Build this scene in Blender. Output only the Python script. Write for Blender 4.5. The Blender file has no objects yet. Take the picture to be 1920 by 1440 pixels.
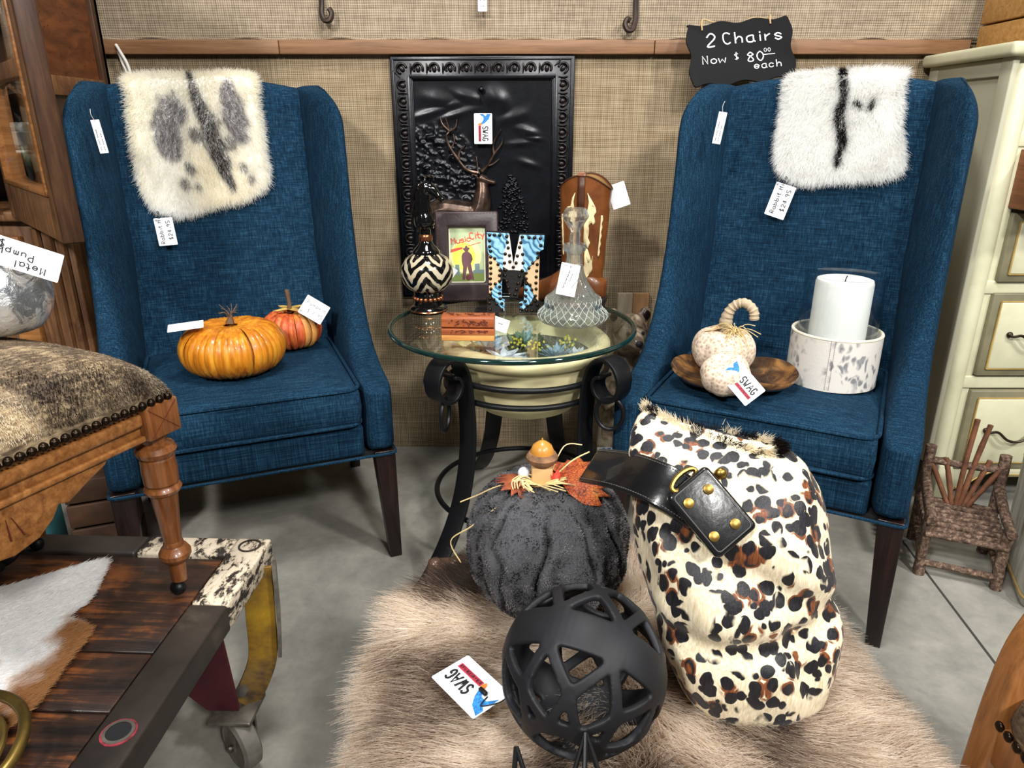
import bpy, bmesh, math, random
import numpy as np
from mathutils import Vector, Matrix, Euler

random.seed(7)
RNG = np.random.default_rng(7)
SC = bpy.context.scene
COL = SC.collection
PI = math.pi

# ------------------------------------------------------------------ camera
cam_d = bpy.data.cameras.new('camera')
cam = bpy.data.objects.new('camera', cam_d)
COL.objects.link(cam)
cam.location = (0, 0, 1.0)
cam.rotation_euler = (math.radians(70), 0, 0)
cam_d.sensor_fit = 'HORIZONTAL'
cam_d.sensor_width = 36.0
cam_d.lens = 36.0 * 1331 / 1920
cam_d.clip_start = 0.05
SC.camera = cam
SC.cycles.diffuse_bounces = 6

# ------------------------------------------------------------------ world and lights
W = bpy.data.worlds.new('shop_ambient')
SC.world = W
W.use_nodes = True
bg = W.node_tree.nodes['Background']
bg.inputs[0].default_value = (0.98, 0.99, 1.0, 1)
bg.inputs[1].default_value = 0.065


def area_light(name, loc, target, size, watts, color=(1, 0.98, 0.95)):
    d = bpy.data.lights.new(name, 'AREA')
    d.shape = 'SQUARE'
    d.size = size
    d.energy = watts
    d.color = color
    o = bpy.data.objects.new(name, d)
    COL.objects.link(o)
    o.location = loc
    o.rotation_euler = (Vector(target) - Vector(loc)).to_track_quat('-Z', 'Y').to_euler()
    return o


area_light('ceiling_lamp_a', (1.15, -1.7, 2.8), (0, 1.6, 0.6), 0.30, 98)
area_light('ceiling_lamp_b', (-1.4, -1.4, 2.8), (0, 1.6, 0.6), 0.28, 114)
area_light('ceiling_lamp_c', (2.3, -0.6, 3.0), (0.2, 1.5, 0.5), 0.30, 86)
area_light('ceiling_lamp_d', (0.1, 0.75, 3.1), (0.0, 0.9, 0.3), 0.6, 62, (1.0, 0.99, 0.97))

SC.view_settings.view_transform = 'Standard'
SC.view_settings.look = 'None'
SC.view_settings.exposure = -0.12
SC.view_settings.gamma = 1.0
SC.view_settings.use_curve_mapping = False


# ------------------------------------------------------------------ materials
def lin(c):
    return tuple(((v / 255) / 12.92 if v / 255 <= 0.04045 else ((v / 255 + 0.055) / 1.055) ** 2.4) for v in c[:3]) + (1,)


MATS = {}


class NT:
    """Small helper for building node trees."""

    def __init__(self, name):
        self.m = bpy.data.materials.new(name)
        self.m.use_nodes = True
        self.t = self.m.node_tree
        self.b = self.t.nodes['Principled BSDF']
        self.co = None
        MATS[name] = self.m

    def n(self, typ, **kw):
        nd = self.t.nodes.new(typ)
        for k, v in kw.items():
            setattr(nd, k, v)
        return nd

    def l(self, a, b):
        self.t.links.new(a, b)

    def coord(self, kind='Object', scale=(1, 1, 1), rot=(0, 0, 0), loc=(0, 0, 0)):
        if self.co is None:
            self.co = self.n('ShaderNodeTexCoord')
        mp = self.n('ShaderNodeMapping')
        mp.inputs['Scale'].default_value = scale
        mp.inputs['Rotation'].default_value = rot
        mp.inputs['Location'].default_value = loc
        self.l(self.co.outputs[kind], mp.inputs[0])
        return mp.outputs[0]

    def noise(self, scale=5, detail=4, rough=0.55, dist=0.0, vec=(1, 1, 1), rot=(0, 0, 0), kind='Object', loc=(0, 0, 0)):
        nd = self.n('ShaderNodeTexNoise')
        nd.inputs['Scale'].default_value = scale
        nd.inputs['Detail'].default_value = detail
        nd.inputs['Roughness'].default_value = rough
        nd.inputs['Distortion'].default_value = dist
        self.l(self.coord(kind, vec, rot, loc), nd.inputs['Vector'])
        return nd.outputs['Fac']

    def ramp(self, fac, stops, interp='LINEAR'):
        nd = self.n('ShaderNodeValToRGB')
        cr = nd.color_ramp
        cr.interpolation = interp
        while len(cr.elements) < len(stops):
            cr.elements.new(0.5)
        for e, (p, c) in zip(cr.elements, stops):
            e.position = p
            e.color = lin(c) if len(c) == 3 else c
        self.l(fac, nd.inputs[0])
        return nd.outputs[0]

    def mix(self, fac, a, b, blend='MIX'):
        nd = self.n('ShaderNodeMix', data_type='RGBA', blend_type=blend)
        for sock, v in ((nd.inputs[0], fac), (nd.inputs[6], a), (nd.inputs[7], b)):
            if hasattr(v, 'links') or hasattr(v, 'is_linked'):
                self.l(v, sock)
            elif isinstance(v, (int, float)):
                sock.default_value = v
            else:
                sock.default_value = lin(v)
        return nd.outputs[2]

    def math(self, op, a, b=0.0, c=0.0):
        nd = self.n('ShaderNodeMath', operation=op)
        for sock, v in zip(nd.inputs, (a, b, c)):
            if hasattr(v, 'is_linked'):
                self.l(v, sock)
            else:
                sock.default_value = v
        return nd.outputs[0]

    def bump(self, h, strength=0.3, dist=0.002):
        nd = self.n('ShaderNodeBump')
        nd.inputs['Strength'].default_value = strength
        nd.inputs['Distance'].default_value = dist
        self.l(h, nd.inputs['Height'])
        self.l(nd.outputs[0], self.b.inputs['Normal'])

    def base(self, v):
        if hasattr(v, 'is_linked'):
            self.l(v, self.b.inputs['Base Color'])
        else:
            self.b.inputs['Base Color'].default_value = lin(v)
        return self

    def set(self, rough=0.5, metal=0.0, coat=0.0, sheen=0.0, spec=0.5, trans=0.0, ior=1.45):
        i = self.b.inputs
        i['Roughness'].default_value = rough
        i['Metallic'].default_value = metal
        i['Coat Weight'].default_value = coat
        i['Sheen Weight'].default_value = sheen
        i['Specular IOR Level'].default_value = spec
        i['Transmission Weight'].default_value = trans
        i['IOR'].default_value = ior
        return self


def plain(name, c, rough=0.5, metal=0.0, var=0.12, vs=12, bump=0.0, bs=60, **kw):
    """Plain colour with a little noise variation and optional fine bump."""
    t = NT(name)
    f = t.noise(vs, 3)
    lo = tuple(max(0, v * (1 - var)) for v in c)
    hi = tuple(min(255, v * (1 + var)) for v in c)
    t.base(t.ramp(f, [(0.3, lo), (0.7, hi)]))
    t.set(rough, metal, **kw)
    if bump:
        t.bump(t.noise(bs, 4), bump, 0.002)
    return t.m


def wood(name, c1, c2, c3, axis='X', rough=0.4, scale=6, stretch=14, bump=0.15, coat=0.0, wear=None):
    """Wood with grain stretched along an object axis."""
    t = NT(name)
    v = [stretch, stretch, stretch]
    v['XYZ'.index(axis)] = 1
    f = t.noise(scale, 6, 0.6, 0.6, vec=tuple(v))
    g = t.noise(scale * 4, 3, 0.6, 0.2, vec=tuple(v))
    s = t.math('ADD', t.math('MULTIPLY', f, 0.7), t.math('MULTIPLY', g, 0.3))
    col = t.ramp(s, [(0.3, c1), (0.5, c2), (0.7, c3)])
    if wear:
        w = t.ramp(t.noise(7, 6, 0.7, 0.5), [(0.5, (0, 0, 0)), (0.62, (255, 255, 255))])
        col = t.mix(w, col, wear)
    t.base(col)
    t.set(rough, 0, coat=coat)
    t.bump(s, bump, 0.002)
    return t.m


def thin_glass(name, tint=(1, 1, 1), refl=1.0, rough=0.0, ior=1.5):
    t = NT(name)
    tr = t.n('ShaderNodeBsdfTransparent')
    tr.inputs[0].default_value = (*tint, 1)
    gl = t.n('ShaderNodeBsdfGlossy')
    gl.inputs['Roughness'].default_value = rough
    fr = t.n('ShaderNodeFresnel')
    ge = t.n('ShaderNodeNewGeometry')
    # same reflectance from either side of the pane
    t.l(t.math('ADD', ior, t.math('MULTIPLY', ge.outputs['Backfacing'], 1 / ior - ior)), fr.inputs[0])
    mx = t.n('ShaderNodeMixShader')
    t.l(t.math('MULTIPLY', fr.outputs[0], refl), mx.inputs[0])
    t.l(tr.outputs[0], mx.inputs[1])
    t.l(gl.outputs[0], mx.inputs[2])
    t.l(mx.outputs[0], t.t.nodes['Material Output'].inputs['Surface'])
    return t.m


def blue_fabric():
    t = NT('blue_linen')
    a = t.noise(1, 3, 0.6, 0, vec=(420, 420, 14))
    b = t.noise(1, 3, 0.6, 0, vec=(14, 420, 420), loc=(3, 1, 5))
    c = t.noise(5, 3)
    s = t.math('ADD', t.math('MULTIPLY', a, 0.5), t.math('MULTIPLY', b, 0.5))
    s2 = t.math('ADD', t.math('MULTIPLY', s, 0.85), t.math('MULTIPLY', c, 0.15))
    t.base(t.ramp(s2, [(0.36, (6, 23, 37)), (0.5, (16, 44, 65)), (0.66, (42, 77, 100))]))
    t.set(0.9, 0, spec=0.12)
    t.bump(s, 0.5, 0.001)
    return t.m


def burlap(name, c1, c2, c3, pitch=0.0055):
    t = NT(name)
    wob = t.noise(9, 3, 0.5)
    w1 = t.n('ShaderNodeTexWave', wave_type='BANDS', bands_direction='X')
    w2 = t.n('ShaderNodeTexWave', wave_type='BANDS', bands_direction='Z')
    for w in (w1, w2):
        w.inputs['Scale'].default_value = 2 * PI / pitch / 20
        w.inputs['Distortion'].default_value = 1.2
        w.inputs['Detail'].default_value = 2
        w.inputs['Detail Scale'].default_value = 0.35
        t.l(t.coord('Object'), w.inputs['Vector'])
    th1 = t.noise(1, 2, 0.6, 0, vec=(230, 230, 9))
    th2 = t.noise(1, 2, 0.6, 0, vec=(9, 230, 230))
    wv = t.math('ADD', t.math('MULTIPLY', w1.outputs['Fac'], 0.2), t.math('MULTIPLY', w2.outputs['Fac'], 0.2))
    th = t.math('ADD', t.math('MULTIPLY', th1, 0.45), t.math('MULTIPLY', th2, 0.45))
    s = t.math('ADD', wv, t.math('ADD', t.math('MULTIPLY', th, 0.95), t.math('MULTIPLY', wob, 0.14)))
    s = t.math('MULTIPLY', s, 0.85)
    t.base(t.ramp(s, [(0.34, c1), (0.56, c2), (0.78, c3)]))
    t.set(0.95, 0, spec=0.15)
    t.bump(s, 0.7, 0.0015)
    return t.m


def concrete():
    t = NT('polished_concrete')
    a = t.noise(1.6, 6, 0.65, 0.4)
    b = t.noise(14, 8, 0.75, 0.2)
    s = t.math('ADD', t.math('MULTIPLY', a, 0.6), t.math('MULTIPLY', b, 0.4))
    t.base(t.ramp(s, [(0.3, (98, 97, 93)), (0.5, (140, 138, 130)), (0.68, (168, 165, 155))]))
    t.set(0.38, 0, spec=0.35)
    t.bump(b, 0.08, 0.002)
    return t.m


def hair_mat(name, rough=0.55):
    t = NT(name)
    at = t.n('ShaderNodeAttribute', attribute_name='col')
    t.l(at.outputs['Color'], t.b.inputs['Base Color'])
    t.set(rough, 0, spec=0.3)
    tl = t.n('ShaderNodeBsdfTranslucent')
    t.l(at.outputs['Color'], tl.inputs[0])
    mx = t.n('ShaderNodeMixShader')
    mx.inputs[0].default_value = 0.6
    t.l(t.b.outputs[0], mx.inputs[1])
    t.l(tl.outputs[0], mx.inputs[2])
    t.l(mx.outputs[0], t.t.nodes['Material Output'].inputs['Surface'])
    return t.m


def leopard():
    t = NT('leopard_cowhide')
    base = t.coord('Object', (1, 1.25, 0.78), rot=(0.5, 0.35, 0.2))
    nz = t.n('ShaderNodeTexNoise')
    nz.inputs['Scale'].default_value = 46
    nz.inputs['Detail'].default_value = 2
    t.l(base, nz.inputs['Vector'])
    sub = t.n('ShaderNodeVectorMath', operation='SUBTRACT')
    t.l(nz.outputs['Color'], sub.inputs[0])
    sub.inputs[1].default_value = (0.5, 0.5, 0.5)
    sc = t.n('ShaderNodeVectorMath', operation='SCALE')
    t.l(sub.outputs[0], sc.inputs[0])
    sc.inputs['Scale'].default_value = 0.012
    ad = t.n('ShaderNodeVectorMath', operation='ADD')
    t.l(base, ad.inputs[0])
    t.l(sc.outputs[0], ad.inputs[1])
    v = t.n('ShaderNodeTexVoronoi', feature='F1')
    v.inputs['Scale'].default_value = 63
    v.inputs['Randomness'].default_value = 0.75
    t.l(ad.outputs[0], v.inputs['Vector'])
    v2 = t.n('ShaderNodeTexVoronoi', feature='F1')
    v2.inputs['Scale'].default_value = 30
    v2.inputs['Randomness'].default_value = 0.9
    t.l(ad.outputs[0], v2.inputs['Vector'])
    spot = t.ramp(v.outputs['Distance'], [(0.475, (255, 255, 255)), (0.52, (0, 0, 0))])
    brown = t.ramp(v2.outputs['Distance'], [(0.34, (255, 255, 255)), (0.42, (0, 0, 0))])
    fine = t.noise(1, 3, 0.6, 0, vec=(420, 420, 60))
    cream = t.ramp(fine, [(0.3, (204, 186, 148)), (0.7, (240, 230, 204))])
    blk = t.ramp(fine, [(0.3, (5, 5, 8)), (0.75, (34, 32, 38))])
    brn = t.ramp(fine, [(0.3, (74, 36, 18)), (0.7, (140, 80, 40))])
    around = t.ramp(v.outputs['Distance'], [(0.60, (255, 255, 255)), (0.66, (0, 0, 0))])
    col = t.mix(t.mix(1.0, brown, around, 'MULTIPLY'), cream, brn)
    clus = t.ramp(v2.outputs['Distance'], [(0.66, (255, 255, 255)), (0.72, (0, 0, 0))])
    core = t.ramp(v2.outputs['Distance'], [(0.15, (0, 0, 0)), (0.22, (255, 255, 255))])
    spot = t.mix(1.0, t.mix(1.0, spot, clus, 'MULTIPLY'), core, 'MULTIPLY')
    col = t.mix(spot, col, blk)
    t.base(col)
    t.set(0.45, 0, spec=0.4, sheen=0.1)
    t.bump(fine, 0.35, 0.001)
    return t.m


# ------------------------------------------------------------------ geometry helpers
class G:
    """Collects vertices and faces of ONE mesh."""

    def __init__(self):
        self.v = []
        self.f = []

    def add(self, vs, fs, M=None):
        o = len(self.v)
        if M is not None:
            vs = [M @ Vector(p) for p in vs]
        self.v += [tuple(p) for p in vs]
        self.f += [tuple(i + o for i in f) for f in fs]
        return self

    def box(self, c, s, M=None, taper=1.0):
        x, y, z = (q / 2 for q in s)
        k = taper
        vs = [(-x * k, -y * k, -z), (x * k, -y * k, -z), (x * k, y * k, -z), (-x * k, y * k, -z), (-x, -y, z), (x, -y, z), (x, y, z), (-x, y, z)]
        vs = [Vector(p) for p in vs]
        if M is not None:
            vs = [M @ p for p in vs]
        vs = [p + Vector(c) for p in vs]
        return self.add(vs, [(3, 2, 1, 0), (4, 5, 6, 7), (0, 1, 5, 4), (1, 2, 6, 5), (2, 3, 7, 6), (3, 0, 4, 7)])

    def grid(self, rows, closed_u=False, closed_v=False, cap=False):
        """rows: list of lists of points."""
        nr, nc = len(rows), len(rows[0])
        vs = [p for r in rows for p in r]
        fs = []
        for i in range(nr if closed_v else nr - 1):
            for j in range(nc if closed_u else nc - 1):
                a = i * nc + j
                b = i * nc + (j + 1) % nc
                c = ((i + 1) % nr) * nc + (j + 1) % nc
                d = ((i + 1) % nr) * nc + j
                fs.append((a, b, c, d))
        if cap:
            fs.append(tuple(reversed(range(nc))))
            fs.append(tuple((nr - 1) * nc + j for j in range(nc)))
        return self.add(vs, fs)

    def lathe(self, prof, n=32, c=(0, 0, 0), M=None, cap=True, ripple=None):
        rows = []
        for r, z in prof:
            row = []
            for k in range(n):
                a = 2 * PI * k / n
                rr = r * (1 + (ripple(a, z) if ripple else 0))
                p = Vector((rr * math.cos(a), rr * math.sin(a), z))
                if M is not None:
                    p = M @ p
                row.append(p + Vector(c))
            rows.append(row)
        return self.grid(rows, closed_u=True, cap=cap)

    def tube(self, path, r, n=8, closed=False, flat=None, up=None):
        """Round (or flat = (width, thick)) tube along a path; r may be a list."""
        P = [Vector(p) for p in path]
        m = len(P)
        rows = []
        prev = None
        for i in range(m):
            a = P[(i - 1) % m] if (closed or i > 0) else P[i]
            b = P[(i + 1) % m] if (closed or i < m - 1) else P[i]
            t = (b - a)
            t = t.normalized() if t.length > 1e-9 else Vector((0, 0, 1))
            if up is not None:
                u = Vector(up)
                u = u - t * u.dot(t)
                u = u.normalized() if u.length > 1e-6 else t.orthogonal().normalized()
            elif prev is None:
                u = t.orthogonal().normalized()
            else:
                u = prev - t * prev.dot(t)
                u = u.normalized() if u.length > 1e-6 else t.orthogonal().normalized()
            prev = u
            w = t.cross(u)
            rr = r[i] if isinstance(r, (list, tuple)) else r
            row = []
            if flat:
                fw, ft = flat
                for sx, sy in ((-1, -1), (1, -1), (1, 1), (-1, 1)):
                    row.append(P[i] + w * (sx * fw / 2 * rr) + u * (sy * ft / 2))
            else:
                for k in range(n):
                    an = 2 * PI * k / n
                    row.append(P[i] + (u * math.cos(an) + w * math.sin(an)) * rr)
            rows.append(row)
        return self.grid(rows, closed_u=True, closed_v=closed, cap=not closed)

    def prism(self, poly, d0, d1, plane='xz'):
        """Extrude a 2D polygon. plane 'xz': depth along y; 'yz': depth along x; 'xy': depth along z."""
        def p3(a, b, d):
            return {'xz': (a, d, b), 'yz': (d, a, b), 'xy': (a, b, d)}[plane]
        n = len(poly)
        vs = [p3(a, b, d0) for a, b in poly] + [p3(a, b, d1) for a, b in poly]
        fs = [tuple(range(n)), tuple(reversed(range(n, 2 * n)))]
        for i in range(n):
            j = (i + 1) % n
            fs.append((i, j, n + j, n + i)[::-1])
        return self.add(vs, fs)

    def ball(self, c, r, nu=16, nv=10, M=None):
        r = (r, r, r) if isinstance(r, (int, float)) else r
        rows = []
        for i in range(nv + 1):
            th = PI * min(max(i / nv, 0.004), 0.996)
            row = []
            for k in range(nu):
                a = 2 * PI * k / nu
                p = Vector((r[0] * math.sin(th) * math.cos(a), r[1] * math.sin(th) * math.sin(a), -r[2] * math.cos(th)))
                if M is not None:
                    p = M @ p
                row.append(p + Vector(c))
            rows.append(row)
        return self.grid(rows, closed_u=True, cap=True)

    def mesh(self, name):
        me = bpy.data.meshes.new(name)
        me.from_pydata(self.v, [], self.f)
        bm = bmesh.new()
        bm.from_mesh(me)
        bmesh.ops.recalc_face_normals(bm, faces=bm.faces)
        bm.to_mesh(me)
        bm.free()
        me.update()
        return me

    def obj(self, name, m, parent=None, smooth=True, bevel=0, seg=2, ang=35, sub=0, remesh=0, loc=None, rot=None, label=None, kind=None, sm_it=0):
        me = self.mesh(name)
        o = bpy.data.objects.new(name, me)
        COL.objects.link(o)
        fin(o, m, parent, smooth, bevel, seg, ang, sub, remesh, loc, rot, label, kind, sm_it)
        return o


def fin(o, m, parent=None, smooth=True, bevel=0, seg=2, ang=35, sub=0, remesh=0, loc=None, rot=None, label=None, kind=None, sm_it=0):
    me = o.data
    if m:
        me.materials.append(MATS[m] if isinstance(m, str) else m)
    if smooth:
        me.shade_smooth()
        if not (bevel or sub or remesh):
            me.set_sharp_from_angle(angle=math.radians(ang + 5))
    if remesh:
        md = o.modifiers.new('fuse', 'REMESH')
        md.mode = 'VOXEL'
        md.voxel_size = remesh
        md.use_smooth_shade = True
        if sm_it:
            s = o.modifiers.new('smooth', 'SMOOTH')
            s.factor = 0.5
            s.iterations = sm_it
    if bevel:
        md = o.modifiers.new('bevel', 'BEVEL')
        md.width = bevel
        md.segments = seg
        md.limit_method = 'ANGLE'
        md.angle_limit = math.radians(ang)
        md.harden_normals = False
    if sub:
        md = o.modifiers.new('subdivision', 'SUBSURF')
        md.levels = sub
        md.render_levels = sub
    if parent:
        o.parent = parent
    if loc is not None:
        o.location = loc
    if rot is not None:
        o.rotation_euler = rot
    if label:
        o['label'] = label
    if kind:
        o['kind'] = kind


def thing(name, label, cat, loc=(0, 0, 0), rotz=0.0, group=None, rot=None, M=None):
    o = bpy.data.objects.new(name, None)
    o.empty_display_size = 0.05
    COL.objects.link(o)
    if M is not None:
        o.matrix_world = M
    else:
        o.location = loc
        o.rotation_euler = rot if rot else (0, 0, rotz)
    o['label'] = label
    o['category'] = cat
    if group:
        o['group'] = group
    return o


def tag(o, label, cat, group=None):
    o['label'] = label
    o['category'] = cat
    if group:
        o['group'] = group
    return o


def struct(o):
    o['kind'] = 'structure'
    return o


def copy_part(src, parent, loc=None, rot=None, scale=None):
    c = src.copy()
    COL.objects.link(c)
    c.parent = parent
    if loc is not None:
        c.location = loc
    if rot is not None:
        c.rotation_euler = rot
    if scale is not None:
        c.scale = scale
    return c


def frame(right, up, loc):
    """Matrix whose local x = right, z = up, -y faces the viewer."""
    r = Vector(right).normalized()
    u = Vector(up)
    u = (u - r * u.dot(r)).normalized()
    n = u.cross(r)      # local +y points away from the viewer
    M = Matrix((r, n, u)).transposed().to_4x4()
    M.translation = Vector(loc)
    return M


def crom(pts, n=8, closed=False):
    """Catmull-Rom curve through points."""
    P = [Vector(p) for p in pts]
    m = len(P)
    out = []
    for i in range(m if closed else m - 1):
        p0 = P[(i - 1) % m] if (closed or i > 0) else P[i]
        p1 = P[i]
        p2 = P[(i + 1) % m]
        p3 = P[(i + 2) % m] if (closed or i < m - 2) else p2
        for k in range(n):
            t = k / n
            out.append(0.5 * ((2 * p1) + (p2 - p0) * t + (2 * p0 - 5 * p1 + 4 * p2 - p3) * t * t + (3 * p1 - p0 - 3 * p2 + p3) * t ** 3))
    if not closed:
        out.append(P[-1])
    return out


def crom2(pts, n=8, closed=True):
    return [(p.x, p.y) for p in crom([(a, b, 0) for a, b in pts], n, closed)]


def circ(r, n=32, z=0.0, c=(0, 0), a0=0, a1=2 * PI, closed=True):
    m = n if closed else n - 1
    return [(c[0] + r * math.cos(a0 + (a1 - a0) * k / m), c[1] + r * math.sin(a0 + (a1 - a0) * k / m), z) for k in range(n)]


def hairs(name, P, D, L, rad, colr, parent, m, bend=None, npts=4, label=None, tip=0.25):
    """Fur: one Curves object. P roots, D unit directions, L lengths, bend extra offset at the tip."""
    n = len(P)
    cv = bpy.data.hair_curves.new(name)
    cv.add_curves([npts] * n)
    t = np.linspace(0, 1, npts)[None, :, None]
    pos = P[:, None, :] + D[:, None, :] * (L[:, None, None] * t)
    if bend is not None:
        pos = pos + bend[:, None, :] * (t ** 2)
    cv.attributes['position'].data.foreach_set('vector', pos.reshape(-1).astype(np.float32))
    ra = cv.attributes.get('radius') or cv.attributes.new('radius', 'FLOAT', 'POINT')
    rr = np.repeat((rad * (1 - (1 - tip) * np.linspace(0, 1, npts)))[None, :], n, 0)
    ra.data.foreach_set('value', rr.reshape(-1).astype(np.float32))
    ca = cv.attributes.new('col', 'FLOAT_COLOR', 'CURVE')
    c4 = np.concatenate([colr, np.ones((n, 1))], 1)
    ca.data.foreach_set('color', c4.reshape(-1).astype(np.float32))
    o = bpy.data.objects.new(name, cv)
    COL.objects.link(o)
    cv.materials.append(MATS[m])
    o.parent = parent
    o['kind'] = 'stuff'
    if label:
        o['label'] = label
    return o


def slin(c):
    return np.array(lin(c)[:3])


def vnoise(x, y, s=1.0, seed=0):
    """Cheap smooth 2D value noise for numpy arrays, 0..1."""
    r = np.random.default_rng(seed).random((64, 64))
    x = np.asarray(x) * s + 1000
    y = np.asarray(y) * s + 1000
    xi, yi = np.floor(x).astype(int), np.floor(y).astype(int)
    fx, fy = x - xi, y - yi
    fx, fy = fx * fx * (3 - 2 * fx), fy * fy * (3 - 2 * fy)
    g = lambda a, b: r[a % 64, b % 64]
    return (g(xi, yi) * (1 - fx) + g(xi + 1, yi) * fx) * (1 - fy) + (g(xi, yi + 1) * (1 - fx) + g(xi + 1, yi + 1) * fx) * fy


class Hide:
    """A pelt: star-shaped outline in 2D mapped onto a surface; thin solid plus fur."""

    def __init__(self, outline, centre, mapf, nth=96, nr=14):
        pts = crom2(outline, 12)
        c = np.array(centre)
        a = np.array([math.atan2(p[1] - c[1], p[0] - c[0]) for p in pts])
        r = np.array([math.hypot(p[0] - c[0], p[1] - c[1]) for p in pts])
        o = np.argsort(a)
        self.a, self.r, self.c = np.concatenate([a[o] - 2 * PI, a[o], a[o] + 2 * PI]), np.tile(r[o], 3), c
        self.mapf = mapf
        self.nth, self.nr = nth, nr

    def xy(self, th, s):
        R = np.interp(th, self.a, self.r) * s
        return self.c[0] + R * np.cos(th), self.c[1] + R * np.sin(th)

    def sheet(self, name, m, parent, thick=0.004):
        g = G()
        top, bot = [], []
        for i in range(self.nr + 1):
            s = max(i / self.nr, 0.01)
            rt, rb = [], []
            for k in range(self.nth):
                x, y = self.xy(-PI + 2 * PI * k / self.nth, s)
                p, n = self.mapf(np.array([x]), np.array([y]))
                rt.append(tuple(p[0] + n[0] * thick))
                rb.append(tuple(p[0]))
            top.append(rt)
            bot.append(rb)
        g.grid(top + bot[::-1], closed_u=True, cap=True)
        return g.obj(name, m, parent, ang=60)

    def sample(self, n, edge=0.0, rng=RNG):
        th = rng.uniform(-PI, PI, n * 3)
        R = np.interp(th, self.a, self.r)
        keep = rng.random(n * 3) < (R / R.max()) ** 2
        th = th[keep][:n]
        s = np.sqrt(rng.random(len(th)))
        if edge:
            q = rng.random(len(th)) < edge
            s = np.where(q, 1 - 0.08 * rng.random(len(th)) ** 1.5, s)
        x, y = self.xy(th, s)
        p, nn = self.mapf(x, y)
        return x, y, s, th, p, nn


# ------------------------------------------------------------------ handwriting
GL = {
    'a': '56 36 15 13 22 42 53/56 53 62', 'b': '19 12/15 36 55 53 32 12', 'c': '55 36 15 13 32 53', 'd': '55 36 15 13 32 53/59 52',
    'e': '14 54 55 36 15 13 32 53', 'h': '19 12/14 36 55 52', 'i': '26 22/28 27', 'k': '19 12/56 14 52', 'l': '29 22', 'm': '16 12/15 26 35 32/35 46 55 52',
    'n': '16 12/14 36 55 52', 'o': '36 15 13 32 53 55 36', 'p': '16 10/15 36 55 53 32 13', 'r': '16 12/14 25 46', 's': '55 36 15 34 53 32 13', 't': '29 23 42/06 46',
    'u': '16 13 32 53/56 52', 'w': '06 12 35 52 66', 'y': '16 33/56 20', 'C': '58 39 18 14 32 53', 'H': '19 12/59 52/16 56', 'M': '12 19 35 59 52', 'N': '12 19 52 59',
    'P': '12 19 39 58 56 35 15', 'R': '12 19 39 58 56 35 15/35 52', 'S': '58 39 18 16 45 53 32 13', 'W': '09 22 36 42 69', 'A': '02 39 62/15 55', 'G': '58 39 18 14 32 53 55 35',
    'D': '12 19 39 57 54 32 12', 'E': '59 19 12 52/16 46', 'F': '59 19 12/16 46', 'I': '29 22', 'L': '19 12 52', 'T': '09 69/39 32', 'B': '12 19 39 58 46 16/46 54 32 12',
    '0': '39 17 14 32 54 57 39', '1': '18 39 32', '2': '17 39 58 56 12 52', '4': '49 14 64/49 42', '5': '59 19 16 45 53 32 12', '7': '19 59 22', '8': '39 17 36 53 32 13 36 57 39',
    '9': '57 39 17 26 46 57/57 42', '$': '58 38 17 35 53 32 12/3a 31', '.': '32 33', '-': '15 55', '~': '04 15 24 33 44 55 64', ' ': '',
}
SHARP = set('AMNWHkwTELFI471')


def strokes(text, h, sp=0.72, slant=0.0):
    """Polylines (x, z) of a handwritten line, baseline at z = 0, cap height h."""
    u = h / 7.0
    out = []
    x0 = 0.0
    for ch in text:
        for st in GL.get(ch, '15 55').split('/'):
            pts = [(int(q[0]), int(q[1], 16) - 2) for q in st.split()]
            if len(pts) >= 3 and ch not in SHARP:
                pts = crom2(pts, 4, False)
            if pts:
                out.append([(x0 + (a + slant * b) * u, b * u) for a, b in pts])
        x0 += {'i': 4, 'l': 4, '1': 5, '.': 4.5, ' ': 4.5, 'm': 7.4, 'M': 7.6, 'W': 8.2, 'w': 7.8, 't': 5, 'r': 5.8, 's': 6.4}.get(ch, 7) * u * (sp / 0.72)
    return out, x0


def write(lines, m, parent, name='handwriting', depth=-0.0006, wdt=0.06, label=None, sp=0.72):
    """lines: (text, x, z, cap height, angle) on the local xz plane; one thin raised mesh."""
    g = G()
    for ln in lines:
        text, x, z, h = ln[:4]
        an = ln[4] if len(ln) > 4 else 0
        st, w = strokes(text, h, sp)
        ca, sa = math.cos(an), math.sin(an)
        for s in st:
            path = [(x + a * ca - b * sa, depth, z + a * sa + b * ca) for a, b in s]
            g.tube(path, 1.0, flat=(h * wdt * 2, 0.0004), up=(0, 1, 0))
    return g.obj(name, m, parent, smooth=False, label=label)


def rrect(w, h, r, n=4):
    out = []
    for cx, cy, a in ((w / 2 - r, h / 2 - r, 0), (-w / 2 + r, h / 2 - r, PI / 2), (-w / 2 + r, -h / 2 + r, PI), (w / 2 - r, -h / 2 + r, 1.5 * PI)):
        for k in range(n + 1):
            q = a + PI / 2 * k / n
            out.append((cx + r * math.cos(q), cy + r * math.sin(q)))
    return out


def card(label, M, w, h, lines=(), logo=False, name='price_tag', string=None, ink='ink', thick=0.0006, hole=None, scribble=None):
    t = thing(name, label, 'price tag', M=M, group='paper price tags')
    G().prism(rrect(w, h, min(w, h) * 0.04, 3), 0, thick, 'xz').obj('card', 'tag_paper', t, smooth=False)
    if lines:
        write(lines, ink, t)
    if hole:
        G().tube([(hole[0] + 0.0016 * math.cos(a), -0.0003, hole[1] + 0.0016 * math.sin(a)) for a in np.linspace(0, 2 * PI, 13)[:-1]], 0.0005, 5, closed=True).obj('hole_rim', 'ink', t)
    if string:
        G().tube(crom(string, 6), 0.0005, 5).obj('string', 'string_white' if not logo else 'ink', t)
    return t


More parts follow.
